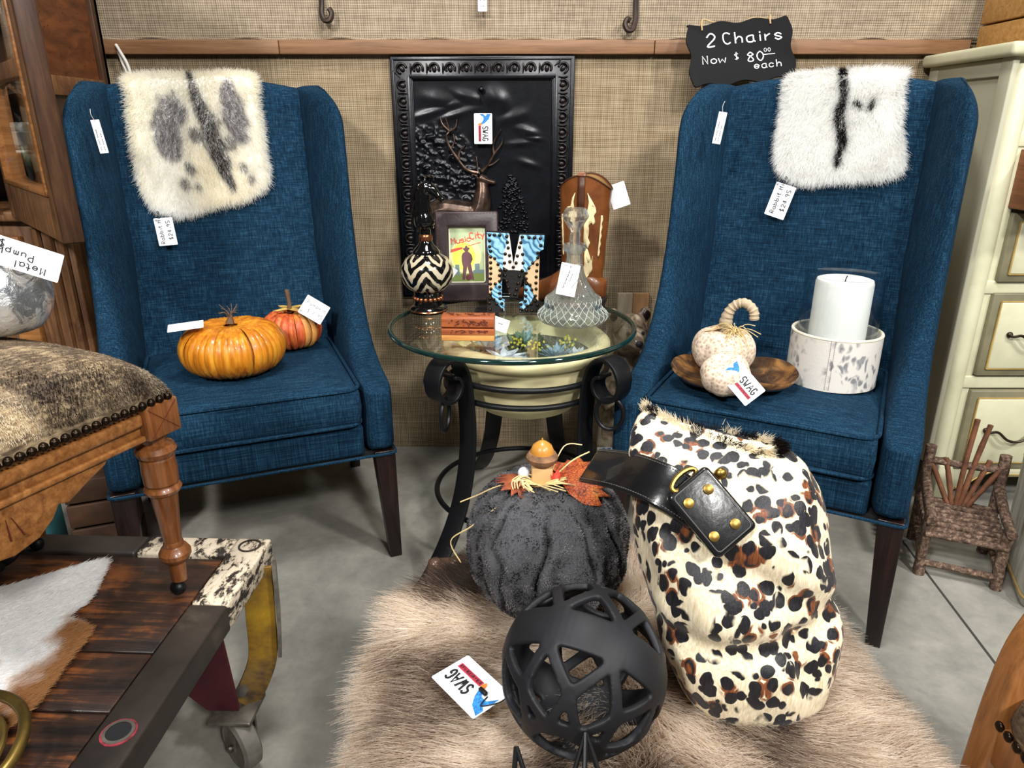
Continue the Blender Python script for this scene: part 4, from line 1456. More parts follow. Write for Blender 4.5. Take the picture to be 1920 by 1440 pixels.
for x, hw, zt, zb in ((-0.062, .012, .070, .030), (-0.058, .024, .072, .024), (-0.04, .032, .085, .022), (-0.01, .037, .112, .020), (.03, .037, .112, .016), (.06, .036, .092, .010), (.085, .037, .074, .006), (.11, .038, .062, .005), (.135, .034, .052, .005), (.158, .025, .042, .006), (.176, .013, .032, .009), (.184, .004, .024, .013)):
    row = []
    for j in range(20):
        a = 2 * PI * j / 20
        ca, sa = math.cos(a), math.sin(a)
        zc, hz = (zt + zb) / 2, (zt - zb) / 2
        row.append((x, hw * (abs(ca) ** 0.8) * (1 if ca > 0 else -1), zc + hz * (abs(sa) ** (0.8 if sa < 0 else 1.0)) * (1 if sa > 0 else -1)))
    rows.append(row)
G().grid(rows, closed_u=True, cap=True).obj('foot', 'boot_leather', bt, ang=70)
so = crom2([(-0.066, 0), (-0.058, 0.03), (-0.02, 0.036), (0.04, 0.034), (0.1, 0.041), (0.15, 0.032), (0.188, 0.0), (0.15, -0.032), (0.1, -0.041), (0.04, -0.034), (-0.02, -0.036), (-0.058, -0.03)], 5)
def soz(x):
    return float(np.interp(x, [-0.07, 0.0, 0.07, 0.13, 0.19], [0.022, 0.018, 0.003, 0.002, 0.008]))
g = G()
n = len(so)
g.add([(x, y, soz(x)) for x, y in so] + [(x, y, soz(x) + 0.006) for x, y in so], [tuple(range(n))[::-1], tuple(range(n, 2 * n))] + [(i, (i + 1) % n, n + (i + 1) % n, n + i) for i in range(n)])
g.obj('sole', 'boot_sole', bt, smooth=False)
G().add([(x * 0.9, y * 0.85, 0) for x, y in so if x < 0.005] + [(x, y, 0.024) for x, y in so if x < 0.005],
        (lambda m: [tuple(range(m))[::-1], tuple(range(m, 2 * m))] + [(i, (i + 1) % m, m + (i + 1) % m, m + i) for i in range(m)])(len([1 for x, y in so if x < 0.005]))).obj('heel', 'boot_sole', bt, smooth=False)
def onshaft(s, k, d):
    """s: -1..1 across the outer side (toe side positive), k height fraction"""
    cx, hx, hy, z = shaft(k)
    a = PI / 2 - s * 1.15
    dz = 0.022 * (math.cos(2 * (a - PI / 2)) - 1) * 0.5 * max(0, (k - 0.75) / 0.25) * 1.6
    return Vector((cx + (hx + d) * math.cos(a), (hy + d) * math.sin(a), z + dz))
def inlay(pts, name, m, d=0.0016):
    bm = bmesh.new()
    vs = [bm.verts.new((p[0], p[1], 0)) for p in pts]
    bm.faces.new(vs)
    bmesh.ops.triangulate(bm, faces=bm.faces)
    bmesh.ops.subdivide_edges(bm, edges=bm.edges, cuts=2, use_grid_fill=True)
    g = G()
    idx = {v: i for i, v in enumerate(bm.verts)}
    g.add([onshaft(v.co.x, v.co.y, d) for v in bm.verts], [tuple(idx[v] for v in f.verts) for f in bm.faces])
    bm.free()
    o = g.obj(name, m, bt)
    sd_ = o.modifiers.new('thick', 'SOLIDIFY')
    sd_.thickness = 0.0016
    sd_.offset = 0
    return o
# flame inlays traced in shaft coordinates (s across, k up)
UP = [(.20, .86), (.30, .82), (.36, .74), (.50, .73), (.54, .69), (.46, .66), (.52, .60), (.44, .575), (.40, .60), (.30, .58), (.26, .52), (.30, .46), (.38, .42), (.30, .36), (.22, .395), (.14, .385), (.24, .44), (.20, .52), (.18, .60), (.14, .66), (.22, .70), (.26, .78)]
LO = [(.22, .37), (.30, .36), (.27, .28), (.34, .23), (.46, .25), (.52, .30), (.50, .22), (.54, .17), (.46, .135), (.36, .12), (.26, .06), (.16, .015), (.24, .08), (.20, .13), (.14, .17), (.20, .22), (.18, .30)]
for s in (-1, 1):
    inlay([(s * a, b) for a, b in UP], 'inlay', 'inlay_cream')
    inlay([(s * a, b) for a, b in LO], 'inlay', 'inlay_cream')
    zig = []
    for k in range(11):
        zig.append((s * (.80 + (.05 if k % 2 else 0)), .66 - k * .037))
    inlay(zig + [(s * .74, b) for a, b in zig[::-1]], 'piping_inlay', 'inlay_cream')
inlay([(-.11, 1.0), (-.12, .68), (.12, .68), (.11, 1.0)], 'pull_strap', 'boot_dark', 0.003)
G().tube([onshaft(0, 1.0, 0.004), onshaft(0, 1.0, 0.001) + Vector((0, 0, 0.008)), onshaft(0, 0.98, -0.006)], 1, flat=(0.018, 0.003), up=(0, 1, 0)).obj('pull_loop', 'boot_leather', bt)
card('blank white folded tag behind the cowboy boot', frame((0.8, -0.2, 0.3), (-0.35, 0.1, 0.9), (0.268, 1.84, 0.835)), 0.045, 0.06)

# ------------------------------------------------------------------ pumpkins on the left chair
t_ = NT('husk_orange')
hz = t_.noise(1, 4, 0.6, 0, vec=(60, 60, 5))
t_.base(t_.ramp(hz, [(0.25, (134, 66, 10)), (0.5, (188, 114, 20)), (0.75, (220, 156, 46))]))
t_.set(0.38, 0, coat=0.15)
t_.bump(hz, 0.25, 0.001)
t_ = NT('husk_red')
hz = t_.noise(1, 4, 0.6, 0, vec=(70, 70, 6))
t_.base(t_.ramp(hz, [(0.25, (120, 44, 24)), (0.5, (190, 84, 40)), (0.75, (214, 138, 60))]))
t_.set(0.5)
t_.bump(hz, 0.3, 0.001)
plain('husk_core', (176, 104, 24), 0.6)
plain('husk_dark', (112, 52, 14), 0.6)
plain('pencil', (150, 152, 160), 0.6)
plain('dry_leaf', (190, 158, 84), 0.7, var=0.2)
plain('dry_stem', (104, 78, 56), 0.8, bump=0.5, bs=150)

def gourd_pt(a, th, R, Hh, dip=0.35, lobes=0, amp=0.0):
    """th 0 top .. PI bottom; pumpkin profile with dimpled poles"""
    s = math.sin(th)
    rr = R * (s ** 0.85)
    z = Hh * math.cos(th) * (1 - dip * (1 - s) ** 1.5)
    k = 1 + (amp * (abs(math.cos(lobes * a / 2)) - 0.6) if lobes else 0)
    return Vector((rr * k * math.cos(a), rr * k * math.sin(a), Hh * 0.92 + z))
def strip_pumpkin(t, R, Hh, n, m, gap=0.92, name='husk_strip', jitter=0.02, core='husk_dark', alt=None):
    g = G()
    rows = [[gourd_pt(2 * PI * j / 32, 0.12 + (PI - 0.24) * i / 16, R * 0.97, Hh * 0.97) for j in range(32)] for i in range(17)]
    g.grid(rows, closed_u=True, cap=True).obj('core', core, t)
    for k in range(n):
        a0 = 2 * PI * k / n + random.uniform(-.3, .3) / n
        w = 2 * PI / n * gap * random.uniform(0.95, 1.2)
        bow = random.uniform(-.09, .09)
        lift = random.uniform(0.002, 0.006)
        rows = []
        for i in range(15):
            th = 0.10 + (PI - 0.25) * i / 14
            row = []
            for j in range(5):
                q = j / 4 - 0.5
                p = gourd_pt(a0 + q * w + bow * math.sin(th * 1.3), th, R, Hh)
                c = Vector((0, 0, Hh * 0.92))
                bul = (0.5 - abs(q)) * 2
                row.append(c + (p - c) * (1 + (lift + 0.005 * bul) / R))
            rows.append(row)
        back = [[p * 0.985 + Vector((0, 0, Hh * 0.0138)) for p in r] for r in rows]
        mm = m if not alt else random.choice(alt)
        G().grid(rows).obj(name, mm, t, ang=80)

pk = thing('husk_pumpkin', 'large orange dried-husk pumpkin on the left blue chair seat', 'pumpkin', loc_of('L', -0.022, 0.190, 0.464), 0.3)
strip_pumpkin(pk, 0.107, 0.068, 42, 'husk_orange', gap=1.3, core='husk_core')
g = G()
for k in range(14):
    a = random.random() * 6.28
    g.tube(crom([(0, 0, 0.125), (0.008 * math.cos(a), 0.008 * math.sin(a), 0.142), (0.022 * math.cos(a + .6), 0.022 * math.sin(a + .6), 0.150 + random.uniform(-.01, .01))], 5), 0.0007, 4)
g.obj('wisps', 'dry_stem', pk)
G().tube([(0, 0, 0.118), (0.002, 0, 0.128), (0.003, 0.002, 0.138)], [.010, .006, .004], 8).obj('stem', 'dry_stem', pk)
card('white tag lying edge-on atop the large orange pumpkin', frame((0.93, 0.36, 0.06), (-0.30, 0.94, 0.12), loc_of('L', -0.112, 0.16, 0.592)), 0.072, 0.045)

sp = thing('raffia_pumpkin', 'small red-orange strip pumpkin with stick stem on left blue chair', 'pumpkin', loc_of('L', 0.122, 0.345, 0.466), 0.5)
plain('husk_tan', (176, 122, 62), 0.6, var=0.2)
strip_pumpkin(sp, 0.066, 0.052, 22, 'husk_red', gap=1.1, alt=['husk_red', 'husk_red', 'husk_tan'])
G().tube([(0, 0, 0.09), (0.001, 0, 0.115), (-0.002, 0, 0.148)], [.006, .005, .0055], 8).obj('stem', 'dry_stem', sp)
lf = petal_mesh(0.045, 0.011, 0.0012, 0.004)
for a in (0.4, 2.0, 3.6, 5.0):
    o = G().add(lf.v, lf.f).obj('leaf', 'dry_leaf', sp, loc=(0, 0, 0.100), rot=(0, 0.05, a))
card('white handwritten tag tilted against the small red pumpkin', frame((0.80, 0.1, -0.55), (0.52, 0.25, 0.78), loc_of('L', 0.175, 0.285, 0.572)), 0.062, 0.05, [('Pumpkin', -0.024, 0.006, 0.008), ('$ 7.95', -0.014, -0.012, 0.008)], ink='pencil', hole=(-0.026, -0.018))

# ------------------------------------------------------------------ things on the right chair
t_ = NT('burl_wood')
bz = t_.noise(16, 5, 0.6, 1.5)
t_.base(t_.ramp(bz, [(0.3, (34, 26, 22)), (0.5, (74, 52, 34)), (0.7, (140, 98, 52))]))
t_.set(0.2, 0, coat=0.7)
t_.bump(bz, 0.15, 0.003)
dcen = loc_of('R', -0.068, 0.135, 0.4685)
ds = thing('burl_dish', 'glossy brown oval burl dish on right blue chair seat', 'dish', dcen, AR + 0.35)
rows = []
ring = crom2([(0.132, 0.0), (0.118, 0.05), (0.07, 0.088), (0.0, 0.098), (-0.07, 0.092), (-0.125, 0.05), (-0.135, 0.0), (-0.115, -0.052), (-0.06, -0.09), (0.02, -0.098), (0.085, -0.078), (0.12, -0.04)], 5)
for s, z in ((0.02, 0.0), (0.45, 0.0), (0.72, 0.009), (0.9, 0.020), (1.0, 0.034), (0.985, 0.038), (0.93, 0.033), (0.86, 0.024), (0.7, 0.014), (0.45, 0.008), (0.02, 0.008)):
    rows.append([(x * s, y * s, z + (0.006 * math.sin(3 * math.atan2(y, x)) if s > 0.85 else 0)) for x, y in ring])
G().grid(rows, closed_u=True, cap=True).obj('dish_body', 'burl_wood', ds, ang=60)

t_ = NT('cream_yarn')
vz = t_.n('ShaderNodeTexVoronoi')
vz.inputs['Scale'].default_value = 130
t_.l(t_.coord('Object'), vz.inputs['Vector'])
t_.base(t_.ramp(vz.outputs['Distance'], [(0.05, (160, 134, 112)), (0.6, (222, 202, 180))]))
t_.set(0.85)
t_.bump(vz.outputs['Distance'], 0.6, 0.0015)
plain('canvas_stem', (176, 158, 132), 0.85, bump=0.5, bs=180)
plain('raffia', (222, 198, 142), 0.7, var=0.15)
plain('felt_leaf', (206, 172, 134), 0.8)
def lobed(t, R, Hh, lobes, amp, m, name='body'):
    rows = [[gourd_pt(2 * PI * j / 64, 0.05 + (PI - 0.1) * i / 24, R, Hh, lobes=lobes, amp=amp) for j in range(64)] for i in range(25)]
    return G().grid(rows, closed_u=True, cap=True).obj(name, m, t, ang=80)
cp = thing('cloth_pumpkin', 'cream cloth pumpkin with curved wrapped stem in brown dish', 'pumpkin', loc_of('R', -0.106, 0.178, 0.480), AR)
lobed(cp, 0.068, 0.058, 8, 0.06, 'cream_yarn')
pts = crom([(0, 0, 0.09), (0.0, 0, 0.125), (0.012, 0, 0.152), (0.034, 0, 0.162), (0.054, 0, 0.148), (0.058, 0, 0.128)], 8)
st = G().tube(pts, [0.017 - 0.007 * min(1, i / 14) + 0.0012 * math.sin(i * 2.2) for i in range(len(pts))], 12).obj('stem', 'canvas_stem', cp)
g = G()
for k in range(60):
    a = random.uniform(0, 6.28)
    r = random.uniform(0.02, 0.055)
    p = Vector((0.025, -0.02, 0.10))
    q = p + Vector((r * math.cos(a), r * math.sin(a) * 0.6 - 0.01, random.uniform(-.04, .02)))
    g.tube(crom([p, (p + q) / 2 + Vector((0, -0.008, 0.012)), q], 4), 0.0009, 4)
g.obj('raffia_bow', 'raffia', cp, kind='stuff')
for a in (2.6, 3.6):
    G().add(lf.v, lf.f).obj('felt_leaf', 'felt_leaf', cp, loc=(0.0, -0.01, 0.108), rot=(0, 0.35, a), )
c2 = thing('cloth_pumpkin', 'small cream cloth pumpkin lying in front in brown dish', 'pumpkin', loc_of('R', -0.072, 0.066, 0.486), AR, rot=(math.radians(28), 0, AR))
lobed(c2, 0.050, 0.042, 8, 0.06, 'cream_yarn')
swag('white printed shop tag leaning on small cream pumpkin in dish', frame((0.50, -0.42, -0.55), (0.66, 0.05, 0.42), loc_of('R', -0.032, 0.012, 0.520)), 0.082, 0.05)

t_ = NT('speckled_hide')
v = t_.n('ShaderNodeTexVoronoi')
v.inputs['Scale'].default_value = 70
v.inputs['Randomness'].default_value = 1
wrp = t_.noise(20, 3)
dsp = t_.n('ShaderNodeTexNoise')
dsp.inputs['Scale'].default_value = 40
t_.l(t_.coord('Object', (1, 1, 0.6), rot=(0.4, 0.5, 0)), dsp.inputs['Vector'])
mxv = t_.n('ShaderNodeMix', data_type='VECTOR')
mxv.inputs[0].default_value = 0.035
t_.l(t_.coord('Object', (1, 1, 0.6), rot=(0.4, 0.5, 0)), mxv.inputs[4])
t_.l(dsp.outputs['Color'], mxv.inputs[5])
t_.l(mxv.outputs[1], v.inputs['Vector'])
big = t_.ramp(t_.noise(12, 3, 0.5), [(0.44, (0, 0, 0)), (0.56, (255, 255, 255))])
spk = t_.mix(1.0, t_.ramp(v.outputs['Distance'], [(0.25, (255, 255, 255)), (0.5, (0, 0, 0))]), big, 'MULTIPLY')
t_.base(t_.mix(spk, (214, 210, 202), (128, 128, 132)))
t_.set(0.6)
t_.bump(t_.noise(180, 3), 0.3, 0.001)
plain('hide_liner', (214, 206, 184), 0.7)
plain('candle_wax', (236, 234, 226), 0.45, var=0.01)
ch = thing('hurricane_candle_holder', 'speckled hide candle holder with glass cylinder on right blue chair', 'candle holder', loc_of('R', 0.112, 0.276, 0.4685), AR)
HR = 0.093
G().lathe([(0.001, 0), (HR, 0), (HR, 0.112), (HR - 0.006, 0.112), (HR - 0.007, 0.012), (0.001, 0.012)], 72).obj('hide_drum', 'speckled_hide', ch)
G().tube(circ(HR - 0.003, 72, 0.112), 0.0036, 8, closed=True).obj('drum_rim', 'hide_liner', ch)
g = G()
for s in (-0.004, 0.004):
    for k in range(26):
        a = -PI / 2 + 0.02 + s / HR
        g.tube([(HR * 1.003 * math.cos(a), HR * 1.003 * math.sin(a), 0.004 + k * 0.0042), (HR * 1.003 * math.cos(a), HR * 1.003 * math.sin(a), 0.0066 + k * 0.0042)], 0.0005, 4)
g.obj('seam_stitches', 'stitch_brown', ch)
G().lathe([(0.080, 0.013), (0.080, 0.235), (0.0775, 0.235), (0.0775, 0.013)], 72, cap=False).obj('glass_cylinder', 'hurricane_glass', ch, ang=30)
G().tube(circ(0.0788, 72, 0.235), 0.0014, 6, closed=True).obj('glass_lip', 'hurricane_glass', ch)
cd = thing('pillar_candle', 'wide white pillar candle standing inside the glass cylinder', 'candle', loc_of('R', 0.112, 0.277, 0.481), AR)
G().lathe([(0.001, 0), (0.058, 0), (0.058, 0.205), (0.056, 0.212), (0.05, 0.214), (0.03, 0.209), (0.001, 0.207)], 56, ripple=lambda a, z: 0.0).obj('wax', 'candle_wax', cd)
G().tube([(0, 0, 0.205), (0.001, 0, 0.214), (0.003, 0, 0.220)], 0.0013, 6).obj('wick', 'ink', cd)

# ------------------------------------------------------------------ chalkboard sign
plain('chalkboard', (7, 8, 11), 0.7, var=0.15, vs=8, spec=0.25)
plain('chalk', (240, 240, 238), 0.8, var=0.02)
plain('twine', (176, 150, 108), 0.9)
sg_up = Vector((0.105, 0.42, 1.0))
M = frame((1.0, 0.0, 0.09), sg_up, (0.596, 2.035, 1.181))
sg = thing('chalkboard_sign', 'black scalloped chalkboard price sign propped above right blue chair', 'sign', M=M)
SW, SH = 0.276, 0.172
out = []
for k in range(160):
    q = 2 * PI * k / 160
    c, s_ = math.cos(q), math.sin(q)
    f_ = 1 / max(abs(c), abs(s_)) if k % 20 else 1.38
    f_ = min(f_, 1.36)
    x_, z_ = c * f_ * SW / 2, s_ * f_ * SH / 2
    x_, z_ = max(-SW / 2, min(SW / 2, x_)), max(-SH / 2, min(SH / 2, z_))
    if abs(c) * 1.0 > abs(s_):
        x_ -= math.copysign(0.0045 * (1 + math.cos(4 * PI * z_ / SH)), c)
    else:
        z_ -= math.copysign(0.0045 * (1 + math.cos(6 * PI * x_ / SW)), s_) 
    out.append((x_, z_))
G().prism(out[::-1], -0.003, 0.003, 'xz').obj('board', 'chalkboard', sg, bevel=0.001)
for wd_ in (('2', -0.090, 0.020, 0.034), ('Chairs', -0.046, 0.022, 0.030), ('Now', -0.104, -0.026, 0.022), ('$', -0.020, -0.020, 0.016), ('80', 0.012, -0.030, 0.025), ('00', 0.058, -0.008, 0.010), ('each', 0.028, -0.050, 0.019)):
    write([wd_], 'chalk', sg, 'chalk_word', depth=-0.0034, wdt=0.055)
G().tube([(0.056, -0.0034, -0.015), (0.086, -0.0034, -0.015)], 1, flat=(0.0018, 0.0005), up=(0, 1, 0)).obj('chalk_underline', 'chalk', sg)
g = G()
for s, x in ((-1, -0.095), (1, 0.082)):
    g.tube(crom([(x, -0.005, SH / 2 - 0.022), (x, -0.006, SH / 2 - 0.008), (x + 0.004, 0.0, SH / 2 + 0.004), (x, 0.007, SH / 2 - 0.012)], 5), 0.0022, 6)
g.tube(crom([(-0.095, 0.006, SH / 2 - 0.002), (-0.085, 0.008, SH / 2 + 0.014), (-0.06, 0.010, SH / 2 + 0.006), (0.0, 0.012, SH / 2 - 0.012), (0.04, 0.010, SH / 2 + 0.006), (0.082, 0.006, SH / 2 - 0.002)], 6), 0.002, 6)
g.obj('twine_hanger', 'twine', sg)

# ------------------------------------------------------------------ cream chest of drawers (right)
t_ = NT('cream_paint')
t_.base(t_.ramp(t_.noise(4, 5, 0.6, 0.3), [(0.3, (176, 174, 142)), (0.55, (206, 203, 172)), (0.8, (216, 213, 184))]))
t_.set(0.42, 0, coat=0.1)
plain('taupe_paint', (118, 112, 88), 0.45)
plain('side_paint', (166, 163, 142), 0.5, var=0.05, vs=3)
plain('gilt', (196, 164, 92), 0.4, 0.5)
plain('old_bronze', (62, 52, 42), 0.4, 0.8, var=0.3, vs=80)
DX, DY0, DY1, DH = 1.143, 1.765, 2.112, 1.178
dr_ = thing('chest_of_drawers', 'tall cream painted chest of drawers beside right blue chair', 'chest', (DX, DY0, 0))
W_ = 0.62
D_ = DY1 - DY0
G().box((W_ / 2, D_ / 2 + 0.006, (DH - 0.03 + 0.14) / 2), (W_ - 0.012, D_ - 0.012, DH - 0.03 - 0.14)).obj('carcass', 'side_paint', dr_, smooth=False)
# frame of the side panel
for y in (0.022, D_ - 0.022):
    G().box((0.004, y, (DH + 0.12) / 2 - 0.01), (0.016, 0.044, DH - 0.15)).obj('side_stile', 'side_paint', dr_, bevel=0.003)  # stiles take the darker side colour, so shade is partly in the paint
G().box((0.004, D_ / 2, DH - 0.05), (0.014, D_ - 0.08, 0.04)).obj('side_rail', 'side_paint', dr_, bevel=0.003)
# rounded front corner post and rails
G().lathe([(0.024, 0.15), (0.024, DH - 0.06), (0.018, DH - 0.045), (0.001, DH - 0.044)], 24, c=(0.030, 0.010, 0)).obj('corner_post', 'cream_paint', dr_)
G().prism(rrect(W_ + 0.05, D_ + 0.036, 0.012), DH - 0.03, DH, 'xy').obj('top', 'cream_paint', dr_, loc=(W_ / 2, D_ / 2 - 0.006, 0), bevel=0.009, seg=3)
ZS = [(0.115, 0.345), (0.385, 0.605), (0.632, 0.802), (0.985, 1.115)]
def drawer(z0, z1, pulls):
    d = G().box((0.337, -0.006, (z0 + z1) / 2), (0.54, 0.02, z1 - z0)).obj('drawer', 'taupe_paint', dr_, bevel=0.004)
    G().box((0.337, -0.018, (z0 + z1) / 2), (0.495, 0.008, z1 - z0 - 0.045)).obj('drawer_panel', 'cream_paint', d, bevel=0.003)
    g = G()
    x0, x1, a, b = 0.088, 0.586, z0 + 0.021, z1 - 0.021
    pts = [(x0, -0.019, a), (x1, -0.019, a), (x1, -0.019, b), (x0, -0.019, b)]
    for i in range(4):
        g.tube([pts[i], pts[(i + 1) % 4]], 0.0022, 6)
    g.obj('gilt_line', 'gilt', d)
    if pulls:
        zc = (z0 + z1) / 2 - 0.008
        p = crom([(q_[0] - 0.045, q_[1], q_[2]) for q_ in [(0.165, -0.026, zc + 0.016), (0.172, -0.034, zc + 0.010), (0.19, -0.042, zc + 0.014), (0.215, -0.046, zc - 0.006), (0.238, -0.046, zc - 0.012), (0.261, -0.046, zc - 0.006), (0.286, -0.042, zc + 0.014), (0.304, -0.034, zc + 0.010), (0.311, -0.026, zc + 0.016)]], 5)
        G().tube(p, 0.0036, 8).obj('handle', 'old_bronze', d)
        for x in (0.123, 0.263):
            G().ball((x, -0.026, zc + 0.013), (0.008, 0.006, 0.008), 10, 6).obj('handle_rosette', 'old_bronze', d)
for i, (a, b) in enumerate(ZS):
    drawer(a, b, i < 3)
for z in (0.365, 0.618, 0.970, 1.130):
    G().box((0.33, 0.0, z), (0.57, 0.014, 0.034)).obj('front_rail', 'cream_paint', dr_, bevel=0.003)
G().box((0.058, 0.004, 0.63), (0.022, 0.014, 1.0)).obj('front_stile', 'cream_paint', dr_, bevel=0.003)
# scalloped apron and short legs
ap = [(0.03, 0.125), (0.03, 0.0), (0.075, 0.0), (0.085, 0.05)] + [(0.10 + 0.5 * k / 12, 0.05 + 0.055 * math.sin(PI * min(1, k / 5)) if k < 3 else 0.088) for k in range(13)] + [(0.61, 0.125)]
G().prism(ap, -0.012, 0.016, 'xz').obj('apron', 'cream_paint', dr_, bevel=0.004)
G().tube([(a, -0.014, b + 0.008) for a, b in ap[3:-1]], 0.0022, 6).obj('gilt_line', 'gilt', dr_)
G().box((0.03, D_ - 0.03, 0.07), (0.045, 0.045, 0.14)).obj('leg', 'cream_paint', dr_, bevel=0.004)
# wooden crate on top of the chest
wood('crate_wood', (132, 92, 44), (166, 122, 66), (184, 142, 86), 'X', 0.6, 5, 12)
plain('zinc', (112, 112, 114), 0.45, 0.8, var=0.15)
ct = thing('wooden_crate', 'yellowish wooden crate with metal corner strap on cream chest', 'crate', (1.228, 1.80, DH + 0.002))
for k in range(3):
    G().box((0.28, 0.15, 0.03 + 0.075 * k), (0.54, 0.28, 0.07)).obj('slat', 'crate_wood', ct, bevel=0.003)
G().box((0.06, 0.008, 0.014), (0.10, 0.006, 0.026)).obj('metal_strap', 'zinc', ct, bevel=0.001)
for x in (0.03, 0.09):
    G().ball((x, 0.004, 0.014), (0.004, 0.003, 0.004), 8, 6).obj('nail', 'ink', ct)
# a drawer pulled open, its raw wooden side showing, with a pink stone inside
wood('redwood', (88, 46, 22), (124, 70, 36), (142, 86, 48), 'Y', 0.5, 6, 12)
plain('rose_stone', (206, 150, 130), 0.4, var=0.25, vs=60)
od = G().box((0.065, -0.050, 0.880), (0.014, 0.12, 0.135)).obj('open_drawer', 'redwood', dr_, bevel=0.002)
G().box((0.60, -0.050, 0.880), (0.014, 0.12, 0.135)).obj('drawer_side', 'redwood', od, bevel=0.002)
G().box((0.333, -0.050, 0.820), (0.53, 0.12, 0.010)).obj('drawer_bottom', 'redwood', od, smooth=False)
G().box((0.337, -0.118, 0.886), (0.56, 0.02, 0.150)).obj('drawer_front', 'taupe_paint', od, bevel=0.004)
G().box((0.337, -0.131, 0.886), (0.50, 0.008, 0.105)).obj('drawer_panel', 'cream_paint', od, bevel=0.003)
rs = thing('pink_stone', 'rough pink stone resting in the open chest drawer', 'stone', (DX + 0.10, DY0 - 0.055, 0.8255))
g = G()
for k in range(7):
    g.ball((random.uniform(-.016, .016), random.uniform(-.012, .012), 0.05 + random.uniform(-.02, .06)), (random.uniform(.012, .022), random.uniform(.012, .02), random.uniform(.02, .03)), 10, 7)
g.ball((0, 0, 0.03), (0.026, 0.022, 0.03), 12, 8)
g.obj('stone_body', 'rose_stone', rs, remesh=0.004, sm_it=1)

# ------------------------------------------------------------------ twig doll chair
t_ = NT('bark')
bn = t_.noise(110, 5, 0.7)
t_.base(t_.ramp(bn, [(0.36, (50, 37, 31)), (0.52, (98, 76, 62)), (0.68, (158, 134, 114))]))
t_.set(0.85)
t_.bump(bn, 0.6, 0.003)
plain('twig_red', (104, 66, 44), 0.7, var=0.2, vs=40, bump=0.3, bs=100)
tw = thing('twig_chair', 'small rustic twig chair on concrete beside right blue chair', 'chair', (1.038, 1.402, 0), math.radians(-23))
# local: x across, y depth; front legs at y=0
HWX = 0.078
def stick(a, b, r, name, m='bark', bend=0.003):
    a, b = Vector(a), Vector(b)
    mid = (a + b) / 2 + Vector((random.uniform(-bend, bend), random.uniform(-bend, bend), random.uniform(-bend, bend)))
    p = crom([a, mid, b], 5)
    return G().tube(p, [r * random.uniform(0.93, 1.08) for _ in p], 9).obj(name, m, tw)
for s in (-1, 1):
    stick((s * HWX, 0, 0), (s * HWX, 0.005, 0.150), 0.0125, 'leg')
    stick((s * HWX, 0.165, 0), (s * HWX, 0.17, 0.262), 0.0125, 'leg')
    stick((s * HWX, -0.018, 0.150), (s * HWX, 0.165, 0.182), 0.0115, 'armrest')
    stick((s * HWX, 0.0, 0.035), (s * HWX, 0.165, 0.05), 0.0075, 'stretcher')
    stick((s * HWX, 0.0, 0.095), (s * HWX, 0.165, 0.105), 0.009, 'side_rail')
stick((-HWX, 0.0, 0.033), (HWX, 0.0, 0.030), 0.008, 'stretcher')
stick((-HWX, 0.168, 0.225), (HWX, 0.168, 0.225), 0.009, 'back_rail')
for k in range(8):
    y = -0.006 + 0.168 * k / 7
    stick((-HWX - 0.006, y, 0.112 + 0.008 * k / 7), (HWX + 0.004, y, 0.110 + 0.008 * k / 7), 0.0078, 'seat_stick', bend=0.0016)
for q, L in ((-1.0, .11), (-.55, .115), (-.12, .225), (.25, .215), (.62, .125), (1.0, .118)):
    stick((q * 0.022, 0.158, 0.12), (q * 0.022 + q * 0.055 + (0.012 if L > .2 else 0), 0.166, 0.12 + L), 0.0062, 'back_twig', 'twig_red')

# ------------------------------------------------------------------ painted metal bin
t_ = NT('bin_paint')
bz = t_.noise(1, 5, 0.6, 0.3, vec=(30, 30, 4))
t_.base(t_.ramp(bz, [(0.35, (122, 116, 96)), (0.5, (176, 174, 160)), (0.65, (206, 206, 196))]))
t_.set(0.5)
bn_ = thing('metal_bin', 'distressed off-white square bin beside the twig chair', 'bin', (1.287, 1.362, 0), math.radians(-23))
rows = []
for z, s in ((0.0, 0.96), (0.006, 0.99), (0.03, 1.0), (0.25, 1.03), (0.28, 1.035), (0.29, 1.06), (0.298, 1.06), (0.298, 0.99), (0.28, 0.98), (0.02, 0.94)):
    rows.append([(x * s, y * s, z) for x, y in rrect(0.26, 0.26, 0.03, 5)])
G().grid(rows, closed_u=True, cap=True).obj('bin_body', 'bin_paint', bn_, ang=40)
for z in (0.028, 0.272):
    G().tube([(x * 1.02, y * 1.02, z) for x, y in rrect(0.262, 0.262, 0.03, 5)], 0.0025, 6, closed=True).obj('gilt_band', 'gilt', bn_)

# ------------------------------------------------------------------ wooden chair with cowhide seat, bottom right
wood('maple_brown', (96, 58, 28), (136, 88, 46), (160, 108, 62), 'Z', 0.38, 5, 12, coat=0.3)
t_ = NT('brindle_hide')
b1 = t_.noise(9, 4, 0.6, 0.8)
b2 = t_.noise(1, 3, 0.6, 0, vec=(260, 60, 260))
sm = t_.math('ADD', t_.math('MULTIPLY', b1, 0.6), t_.math('MULTIPLY', b2, 0.4))
t_.base(t_.ramp(sm, [(0.36, (34, 27, 22)), (0.5, (92, 76, 58)), (0.64, (176, 154, 120))]))
t_.set(0.6)
t_.bump(b2, 0.5, 0.001)
plain('nailhead', (46, 36, 28), 0.3, 0.9)
wc = thing('wooden_armchair', 'curved brown wooden chair with cowhide seat at right edge', 'chair', (0.764, 0.52, 0), math.radians(0))
